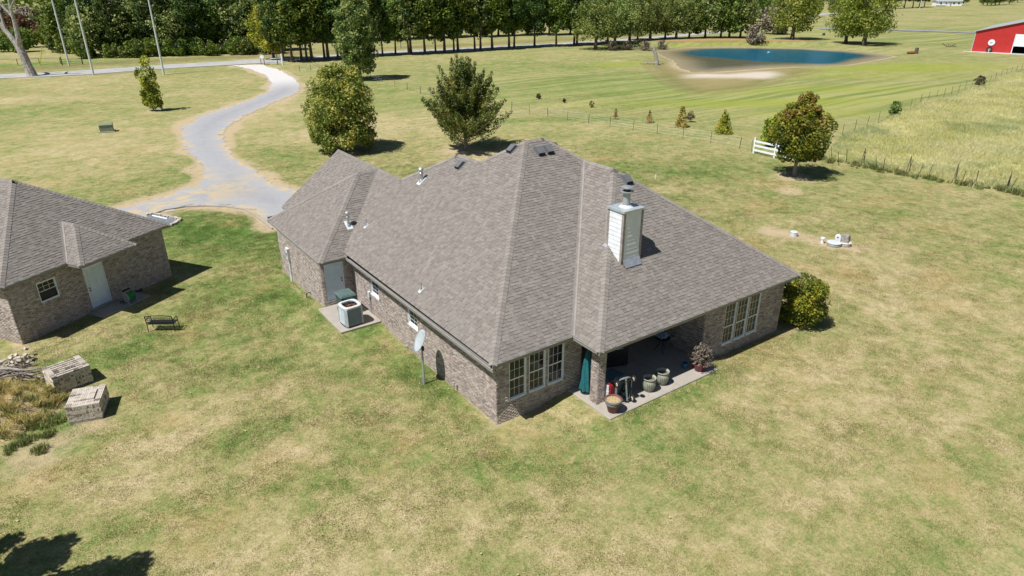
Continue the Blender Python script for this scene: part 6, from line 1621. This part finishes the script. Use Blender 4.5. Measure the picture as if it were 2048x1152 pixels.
# mailbox and white corner rails
mbx = thing('mailbox', 'white mailbox on two dark posts at the driveway mouth', 'mailbox', P3((30.72, 132.10)))
for a in (-.34,.34): b = MB(); b.tube([q3(a,-.2), q3(a,1.6)], .07, 6); b.build('post', M['bark'], mbx)
b = MB(); b.add([q3(-.42,1.35,-.4),q3(.42,1.35,-.4),q3(.42,1.35,.4),q3(-.42,1.35,.4),q3(-.42,1.75,-.4),q3(.42,1.75,-.4),q3(.42,1.75,.4),q3(-.42,1.75,.4),q3(0,2.0,-.4),q3(0,2.0,.4)], [(3,2,1,0),(0,1,5,8,4),(1,2,6,5),(2,3,7,9,6),(3,0,4,7),(4,8,9,7),(5,6,9,8)]); b.build('box', M['white'], mbx)
cf = thing('corner_fence', 'white corner post with grey rails beside the driveway mouth', 'fence', P3((33.89, 129.14)))
b = MB(); b.tube([(0,0,-.1),(0,0,2.2)], .17, 10); b.build('post', M['white'], cf)
b = MB(); b.tube([q3(-1.05,-.1,.3), q3(-1.05,2.2,.3)], .10, 8); b.build('post', M['bark'], cf)
for z in (.5,.95,1.4): b = MB(); b.tube([q3(-2.6,z-.25,.8), q3(0,z)], .06, 6); b.build('rail', M['aclid'], cf)
t = thing('wood_scrap', 'pale broken board lying in the grass behind the round olive tree', 'board', P3((34.13, 116.07)))
b = MB(); b.tube([q3(-1.1,.25), q3(.2,.1), q3(.4,.9)], .05, 5); b.build('board', M['aclid'], t)

# ------------------------------------------------------------------ barn and far house
bo = Vector(P3((175.87, 57.80))); be_ = Vector(P3((178.47, 47.70))); bd = (be_-bo); bd.z = 0; bd.normalize()
bn = thing('barn', 'red steel barn with grey roof trim and a half open white door', 'barn', tuple(bo), math.atan2(bd.y, bd.x))
BW, BHE, BHP, BD = 23.0, 4.5, 7.5, 30
DX0, DX1, DH = 8.0, 12.4, 4.2
b = MB()
for pl in ([(0,0,0),(DX0,0,0),(DX0,0,BHE+(BHP-BHE)*DX0/11.5),(0,0,BHE)],[(DX1,0,0),(BW,0,0),(BW,0,BHE),(DX1,0,BHE+(BHP-BHE)*(BW-DX1)/11.5)],[(DX0,0,DH),(DX1,0,DH),(DX1,0,BHE+(BHP-BHE)*(BW-DX1)/11.5),(11.5,0,BHP),(DX0,0,BHE+(BHP-BHE)*DX0/11.5)],
           [(0,BD,0),(0,0,0),(0,0,BHE),(0,BD,BHE)],[(BW,0,0),(BW,BD,0),(BW,BD,BHE),(BW,0,BHE)],[(BW,BD,0),(0,BD,0),(0,BD,BHE),(11.5,BD,BHP),(BW,BD,BHE)]): b.add(pl, [tuple(range(len(pl)))])
wl = b.build('wall', M['barnred'], bn)
b = MB()
for i in range(76):
    x = .15+i*.3
    if x > BW-.1: break
    zt_ = BHE+(BHP-BHE)*(1-abs(x-11.5)/11.5); z0 = DH if DX0-.05 < x < DX1+.05 else .05
    b.bb((x-.02,-.025,z0),(x+.02,-.003,zt_-.12))
stuff(b.build('ribs', M['barnred'], wl))
b = MB()
for x0, z0, x1, z1 in ((-.4,BHE-.12,11.5,BHP+.0),(11.5,BHP,BW+.4,BHE-.12)):
    b.add([(x0,-.35,z0+.02),(x1,-.35,z1+.02),(x1,BD+.3,z1+.02),(x0,BD+.3,z0+.02),(x0,-.35,z0+.14),(x1,-.35,z1+.14),(x1,BD+.3,z1+.14),(x0,BD+.3,z0+.14)], [(3,2,1,0),(4,5,6,7),(0,1,5,4),(1,2,6,5),(2,3,7,6),(3,0,4,7)])
b.build('roof', M['roofsteel'], bn)
for x in (-.06, BW+.0): b = MB(); b.bb((x-.06,-.08,0),(x+.12,.10,BHE)); b.build('corner_trim', M['roofsteel'], bn)
for x in (DX0-.16, DX1): b = MB(); b.bb((x,-.08,0),(x+.16,-.027,DH)); b.build('door_trim', M['white'], bn)
b = MB()
for k in range(5): b.bb((DX0,.02+.01*(k%2),1.55+k*.53),(DX1,.10,1.55+(k+1)*.53-.02))
b.build('door', M['white'], bn)
b = MB(); b.add([(DX0-.5,.3,.01),(DX1+.5,.3,.01),(DX1+.5,8,.01),(DX0-.5,8,.01),(DX0-.5,8,4.2),(DX1+.5,8,4.2)], [(0,1,2,3),(3,2,5,4)]); b.build('dark_interior_sheets', M['black'], bn)  # black floor and back sheet stand in for the shade inside
b = MB(); b.bb((-1.5,-1.4,-.3),(BW+1,.0,.03)); b.build('apron', M['aclid'], bn)
def barn_at(x, y, z): return tuple(bo+Vector((bd.x*x-bd.y*y, bd.y*x+bd.x*y, z)))
t = thing('barn_sign', 'round white sign with a small dark mark on the red barn wall', 'sign', barn_at(3.6,-.10,2.15), math.atan2(bd.y, bd.x))
b = MB(); b.lathe([(.001,-.04),(.68,-.04),(.68,.03),(.001,.03)], n=26, M=Matrix.Rotation(R(90),3,'X')); b.build('panel', M['white'], t)
b = MB(); b.bb((-.20,-.06,-.10),(.12,-.042,.0)); b.bb((-.20,-.06,-.22),(-.08,-.042,-.10)); b.bb((.0,-.06,.0),(.2,-.042,.08)); b.build('mark', M['dark'], t)
t = thing('tyre', 'black tyre with a light centre leaning on the red barn wall', 'tyre', barn_at(3.55,-.35,.62), math.atan2(bd.y, bd.x))
wheel(t, (0,0,0), .62, .3, 'Y', hm=M['soil'])
b = MB(); b.bb((-.07,-.22,-.6),(.05,-.17,.1)); b.build('stick', M['aclid'], t)
t = thing('tractor', 'dark tractor standing in the shade inside the open barn door', 'tractor', barn_at(10.9,2.2,.03), math.atan2(bd.y, bd.x))
b = MB(); b.bb((-.4,-.8,.6),(.4,1.2,1.25)); b.build('body', M['red'], t)
for x in (-.65,.65):
    wheel(t, (x,.9,.7), .7, .35); wheel(t, (x*.8,-.7,.4), .4, .22)
t = thing('white_house', 'far white single storey house with a porch at the top edge', 'house', P3((502.61, 211.64)), R(-42)); hs_ = t
b = MB(); b.bb((-8,-3,0),(8,3.2,3.0)); b.build('wall', M['white'], t)
b = MB(); b.add([(-8.4,-3.6,2.9),(8.4,-3.6,2.9),(8.4,.1,4.6),(-8.4,.1,4.6),(-8.4,3.8,2.9),(8.4,3.8,2.9)], [(0,1,2,3),(3,2,5,4),(0,3,4),(1,5,2)]); b.build('roof', M['roofsteel'], t)
for x in (-5,-1.5,3,6): b = MB(); b.bb((x-.5,-3.06,1.1),(x+.5,-3.0,2.2)); b.build('window', M['black'], t)
b = MB(); b.bb((.6,-3.06,.1),(1.5,-3.0,2.1)); b.build('door', M['greym'], t)
b = MB(); b.bb((-8,-5.2,.2),(-2,-3,.45)); b.build('porch', M['wood'], t)
for x in (-7.8,-5,-2.2): b = MB(); b.bb((x-.08,-5.1,.4),(x+.08,-4.95,2.7)); b.build('porch_post', M['white'], t)
t = thing('parked_car', 'white car parked right of the far white house', 'car', P3((513.78, 208.49)), R(-30))
b = MB(); b.add([(-2.2,-.9,.35),(2.2,-.9,.35),(2.2,.9,.35),(-2.2,.9,.35),(-2.2,-.9,.95),(2.2,-.9,.85),(2.2,.9,.85),(-2.2,.9,.95),(-1.6,-.75,1.5),(.7,-.75,1.5),(.7,.75,1.5),(-1.6,.75,1.5),(1.3,-.85,.92),(1.3,.85,.92)], [(0,1,5,12,4),(3,7,13,6,2),(1,2,6,5),(0,4,7,3),(4,12,9,8),(7,11,10,13),(12,13,10,9),(8,9,10,11),(4,8,11,7),(5,6,13,12)]); b.build('body', M['white'], t)
for x in (-1.4,1.4):
    for y in (-.85,.85): wheel(t, (x,y,.33), .33, .2, 'Y')

# ------------------------------------------------------------------ pond side things
t = thing('tree_stump', 'grey splintered dead trunk leaning at the left pond shore', 'stump', P3((96.48, 84.17)))
b = MB(); b.tube([q3(.3,-.3),q3(.2,.8),q3(-.2,2.2),q3(-.8,3.6)], [.5,.38,.34,.22], 8); b.build('trunk', M['deadwood'], t)
b = MB(); b.tube([q3(-.3,2.4),q3(-.9,3.2),q3(-1.5,3.5)], [.18,.12,.05], 6); b.tube([q3(0,.3),q3(-1.8,.35),q3(-3.3,.25)], [.16,.12,.06], 6); b.tube([q3(.2,.2),q3(1.8,.3)], [.2,.1], 6); b.build('limb', M['deadwood'], t)
t = thing('buoy', 'small pale blue float on the deep blue pond water', 'float', (*(138.03, 86.84),-.8)); b = MB(); b.lathe([(.001,-.15),(.3,-.05),(.38,.1),(.3,.28),(.001,.36)], n=14); b.build('float', mat('float_blue', (.18,.42,.62), .4), t)
t = thing('tree_stump', 'brown cut stump and log beyond the right end of the pond', 'stump', P3((160.68, 63.21)))
b = MB(); b.tube([(0,0,-.2),(0,0,1.35)], [.45,.38], 10); b.build('stump', M['bark'], t); b = MB(); b.tube([q3(-2.0,.2),q3(-.5,.3)], .35, 8); b.build('log', M['rust'], t)
t = thing('branch_heap', 'small heap of dark branches in the mown field left of the red barn', 'branches', P3((184.45, 66.54)))
b = MB()
for i in range(14): a = random.uniform(-1.6,1.6); b.tube([q3(a,.05,random.uniform(-.3,.3)), q3(a+random.uniform(-1.2,1.2),random.uniform(.2,.9),random.uniform(-.4,.4))], .05, 5)
b.build('branches', M['bark'], t)
t = thing('field_box', 'tiny dark green box in the field behind the pond', 'box', P3((195.97, 108.65))); b = MB(); b.bb((-.3,-.3,0),(.3,.3,.7)); b.build('box', M['binmat'], t); b = MB(); b.bb((-.34,-.34,.7),(.34,.34,.78)); b.build('lid', M['tboxg'], t)

# ------------------------------------------------------------------ grass as real blades
def blade_mesh(name, n, rad, h, w, seed, m, bend=.4, segs=1):
    g = np.random.default_rng(seed); V = []; F = []; RR = []
    for i in range(n):
        a = g.random()*6.283; r = rad*math.sqrt(g.random()); x, y = r*math.cos(a), r*math.sin(a); hh = h*g.uniform(.5,1.15); d = g.random()*6.283; bx, by = math.cos(d)*hh*bend*g.random(), math.sin(d)*hh*bend*g.random()
        e = g.random()*6.283; wx, wy = math.cos(e)*w/2, math.sin(e)*w/2; b = len(V); q = g.random()
        if segs == 1: V += [(x-wx,y-wy,0),(x+wx,y+wy,0),(x+bx,y+by,hh)]; F.append((b,b+1,b+2)); RR.append(q)
        else:
            V += [(x-wx,y-wy,0),(x+wx,y+wy,0),(x+wx*.7+bx*.35,y+wy*.7+by*.35,hh*.6),(x-wx*.7+bx*.35,y-wy*.7+by*.35,hh*.6),(x+bx,y+by,hh*.96)]
            F += [(b,b+1,b+2),(b,b+2,b+3),(b+3,b+2,b+4)]; RR += [q]*3
    return np_mesh(name, np.array(V), np.array(F), m, None, {'rnd': np.array(RR)})
def scatter(name, pts, rot, scl, attrs, meshes):
    me = np_mesh_pts(name, pts, dict(attrs, rot=rot, scl=scl)); o = link(name, me)
    col = bpy.data.collections.new(name+'_kinds')
    for m in meshes: col.objects.link(bpy.data.objects.new(m.name, m))
    g = bpy.data.node_groups.new(name, 'GeometryNodeTree')
    g.interface.new_socket('Geometry', in_out='INPUT', socket_type='NodeSocketGeometry'); g.interface.new_socket('Geometry', in_out='OUTPUT', socket_type='NodeSocketGeometry')
    N = g.nodes.new; gi = N('NodeGroupInput'); go = N('NodeGroupOutput'); ip = N('GeometryNodeInstanceOnPoints'); ci = N('GeometryNodeCollectionInfo')
    ci.inputs['Collection'].default_value = col; ci.inputs['Separate Children'].default_value = True; ci.inputs['Reset Children'].default_value = True
    ip.inputs['Pick Instance'].default_value = True
    def na(nm, ty='FLOAT'): n = N('GeometryNodeInputNamedAttribute'); n.data_type = ty; n.inputs['Name'].default_value = nm; return n.outputs['Attribute']
    cx = N('ShaderNodeCombineXYZ'); g.links.new(na('rot'), cx.inputs[2]); eu = N('FunctionNodeEulerToRotation'); g.links.new(cx.outputs[0], eu.inputs[0])
    cs = N('ShaderNodeCombineXYZ'); sc_ = na('scl')
    for k in range(3): g.links.new(sc_, cs.inputs[k])
    ri = N('FunctionNodeRandomValue'); ri.data_type = 'INT'; ri.inputs[4].default_value = 0; ri.inputs[5].default_value = len(meshes)-1
    g.links.new(gi.outputs[0], ip.inputs['Points']); g.links.new(ci.outputs[0], ip.inputs['Instance']); g.links.new(eu.outputs[0], ip.inputs['Rotation']); g.links.new(cs.outputs[0], ip.inputs['Scale']); g.links.new(ri.outputs[2], ip.inputs['Instance Index'])
    g.links.new(ip.outputs[0], go.inputs[0])
    md = o.modifiers.new('scatter', 'NODES'); md.node_group = g
    return stuff(o)
def np_mesh_pts(name, v, attrs):
    me = bpy.data.meshes.new(name); me.vertices.add(len(v)); me.vertices.foreach_set('co', np.ascontiguousarray(v, np.float32).ravel())
    for nm, a in attrs.items(): q = me.attributes.new(nm, 'FLOAT', 'POINT'); q.data.foreach_set('value', np.ascontiguousarray(a, np.float32))
    return me
g = np.random.default_rng(5)
N = 420000
X = g.uniform(-32, 62, N); Y = g.uniform(-14, 62, N)
dist = np.hypot(X-3, Y+2); keep = g.random(N) < np.clip(1.15-dist/52, .05, 1)
# only where the lawn can be seen from about here
dx, dy = X-CAM.x, Y-CAM.y; az = np.degrees(np.arctan2(dy, dx)); keep &= (az < 103) & (az > 8) & (np.hypot(dx, dy) > 11)
X, Y = X[keep], Y[keep]
def out_rect(x0, x1, y0, y1): return ~((X > x0) & (X < x1) & (Y > y0) & (Y < y1))
c_, s_ = math.cos(R(-32.82)), math.sin(R(-32.82)); lx = (X+14.682)*c_-(Y-18.333)*s_; ly = (X+14.682)*s_+(Y-18.333)*c_
k = out_rect(0,15.45,0,16) & out_rect(9.8,15.45,-1.56,1) & out_rect(3.5,9.9,-2.6,1) & out_rect(-1.72,1,13.3,20.2) & out_rect(-.1,7.3,16,22.6) & out_rect(-2.12,0,10.18,13.4) & ~((lx > 0) & (lx < 8.85) & (ly > 0) & (ly < 9.9)) & ~((lx > 3.4) & (lx < 6.3) & (ly > -1.17) & (ly < .1)) & (poly_sd(DRIVE, X, Y) > .15) & (poly_sd(MEADOW, X, Y) > 0)
X, Y = X[k], Y[k]
Z = ground_zones(X, Y)
mid = vnoise(np.stack([X, Y, X*0], 1)*.9+100, 1, 12)
k = g.random(len(X)) < (1-.75*Z['dirt'])
X, Y, mid = X[k], Y[k], mid[k]; Z = {a: v[k] for a, v in Z.items()}
tufts = [blade_mesh('grass_tuft', 22, .17, .043, .012, 70+i, M_BLADE, .9) for i in range(4)]
o = scatter('grass', np.stack([X, Y, ground_h(X, Y)], 1), g.random(len(X))*6.28, .65+.75*mid*g.uniform(.6,1.4,len(X))+.35*Z['green'], Z, tufts)
o['label'] = 'short lawn grass'
print('lawn tufts', len(X))
# meadow
m_, t_, b_ = base('meadow_grass'); p = t_.pos()
c = t_.ramp(t_.math('ADD', t_.math('MULTIPLY', t_.noise(.16, 4, p, .6), .9), t_.math('MULTIPLY', t_.math('SUBTRACT', t_.attr('rnd'), .4), .5)), [(.12,(.42,.47,.15)),(.36,(.64,.62,.26)),(.58,(.77,.73,.40)),(.85,(.82,.78,.54))])
c = t_.mix(t_.math('MULTIPLY', t_.step(t_.noise(.11, 3, p, .6, .5), .52, .68), .55), c, (.33,.43,.18))
t_.put(b_.inputs['Base Color'], c); b_.inputs['Roughness'].default_value = .7
tr = t_.new('ShaderNodeBsdfTranslucent'); t_.put(tr.inputs[0], c); mx = t_.new('ShaderNodeMixShader'); mx.inputs[0].default_value = .55
t_.l.new(b_.outputs[0], mx.inputs[1]); t_.l.new(tr.outputs[0], mx.inputs[2]); t_.l.new(mx.outputs[0], t_.n['Material Output'].inputs[0])
MM = m_
N = 60000
X = g.uniform(38, 200, N); Y = g.uniform(-25, 60, N); k = (poly_sd(MEADOW, X, Y) < -.2) & (g.random(N) < np.clip(1.25-np.hypot(X-40, Y-10)/130, .12, 1)); X, Y = X[k], Y[k]
az = np.degrees(np.arctan2(Y-CAM.y, X-CAM.x)); k = az > 12; X, Y = X[k], Y[k]
mid = vnoise(np.stack([X, Y, X*0], 1)*.25+100, 1, 14)
mt = [blade_mesh('meadow_tuft', 34, .55, .46, .045, 90+i, MM, 1.3, 2) for i in range(4)]
o = scatter('meadow_grass', np.stack([X, Y, ground_h(X, Y)], 1), g.random(len(X))*6.28, .45+1.0*mid+.15*g.random(len(X)), {}, mt); o['label'] = 'tall meadow grass'
# dark weeds along the front meadow fence and under the other fences
wm = leaf_mat('weed_leaves', [(0,(.05,.07,.018)),(.5,(.11,.14,.04)),(.85,(.20,.19,.08)),(1,(.22,.15,.08))], .35)
line = [(48.70, 19.20),(49.33, 17.47),(49.62, 14.60),(49.59, 11.47),(49.73, 8.64),(50.52, 5.89),(50.80, 4.01),(51.23, 2.08),(51.51, 0.67),(52.00, -1.18)]
pts = []
for a, b in zip(line[:-1], line[1:]):
    for _ in range(13): t = random.random(); pts.append((a[0]+(b[0]-a[0])*t+random.gauss(0,.35), a[1]+(b[1]-a[1])*t+random.gauss(.1,.45)))
pts = np.array(pts); wt = [blade_mesh('weed_tuft', 60, .35, .5, .05, 110+i, wm, .8, 2) for i in range(3)]
scatter('fence_weeds', np.stack([pts[:,0], pts[:,1], ground_h(pts[:,0], pts[:,1])], 1), np.random.rand(len(pts))*6, .4+.8*np.random.rand(len(pts))**2, {}, wt)
# weedy earth mound at the left edge
mc = (-15.88, 12.11); mn = 30; vs = []; fs = []
for i in range(mn+1):
    for j in range(mn+1):
        x, y = (i/mn-.5)*7.0, (j/mn-.5)*7.0; r = math.hypot(x/2.5, y/2.3); z = .95*max(0, 1-r*r)**1.3*(1+.15*math.sin(x*3+1)*math.sin(y*2.7)) if r < 1 else 0
        X_, Y_ = mc[0]+x, mc[1]+y; vs.append((X_, Y_, gh(X_, Y_)+z-(.05 if r >= 1 else -.005)))
for i in range(mn):
    for j in range(mn): a = i*(mn+1)+j; fs.append((a, a+mn+1, a+mn+2, a+1))
mb = MB(); mb.add(vs, fs); struct(mb.build('mound', mat('mound_earth', (.38,.29,.16), 1, var=.3, sc=3, bump=.5), smooth=True))
mv = np.array(vs)
sel = [i for i, v in enumerate(vs) if v[2] > gh(v[0], v[1])+.03]
pp = mv[np.random.default_rng(3).choice(sel, 430)]+np.random.default_rng(4).normal(0,.09,(430,3))*np.array([1,1,.1]); 
strawy = leaf_mat('straw_weeds', [(0,(.14,.13,.035)),(.4,(.27,.22,.075)),(.8,(.38,.31,.135)),(1,(.42,.36,.19))], .5, 2.1)
st = [blade_mesh('straw_tuft', 40, .17, .30, .016, 130+i, strawy, 2.0, 2) for i in range(3)]+[blade_mesh('weed_tuft', 40, .16, .26, .03, 140+i, wm, .9, 2) for i in range(1)]
scatter('mound_weeds', pp, np.random.rand(430)*6, .45+.7*np.random.rand(430), {}, st)
gp_ = np.array([[*(-14.17, 12.04)],[*(-14.35, 11.10)],[*(-14.14, 10.34)],[*(-13.92, 9.97)],[*(-14.56, 10.23)],[*(-15.07, 9.27)],[*(-14.12, 9.34)],[*(-14.75, 9.41)],[*(-13.62, 11.87)],[*(-13.91, 11.42)],[*(-15.38, 8.96)],[*(-14.56, 8.37)]])
pp = np.concatenate([gp_+np.random.default_rng(i).normal(0,.16,gp_.shape) for i in range(5)]); scatter('mound_edge_weeds', np.stack([pp[:,0], pp[:,1], ground_h(pp[:,0], pp[:,1])+.02], 1), np.random.rand(len(pp))*6, .25+.4*np.random.rand(len(pp)), {}, wt)
# scattered pale leaves and chips on the lawn
V = []; F = []
for i in range(420):
    x, y = random.uniform(-16, 26), random.uniform(-9, 20)
    if (0 < x < 15.5 and -2.6 < y < 17) or (-2.2 < x <= 0 and y > 10): continue
    s = random.uniform(.02,.05); a = random.random()*6.28; z = gh(x, y)+.045; b = len(V); V += [(x+s*math.cos(a+k*1.57), y+s*math.sin(a+k*1.57)*.8, z+random.uniform(0,.02)) for k in range(4)]; F.append((b,b+1,b+2,b+3))
me = bpy.data.meshes.new('fallen_leaves'); me.from_pydata(V, [], F); me.materials.append(M['strawm']); stuff(link('fallen_leaves', me))
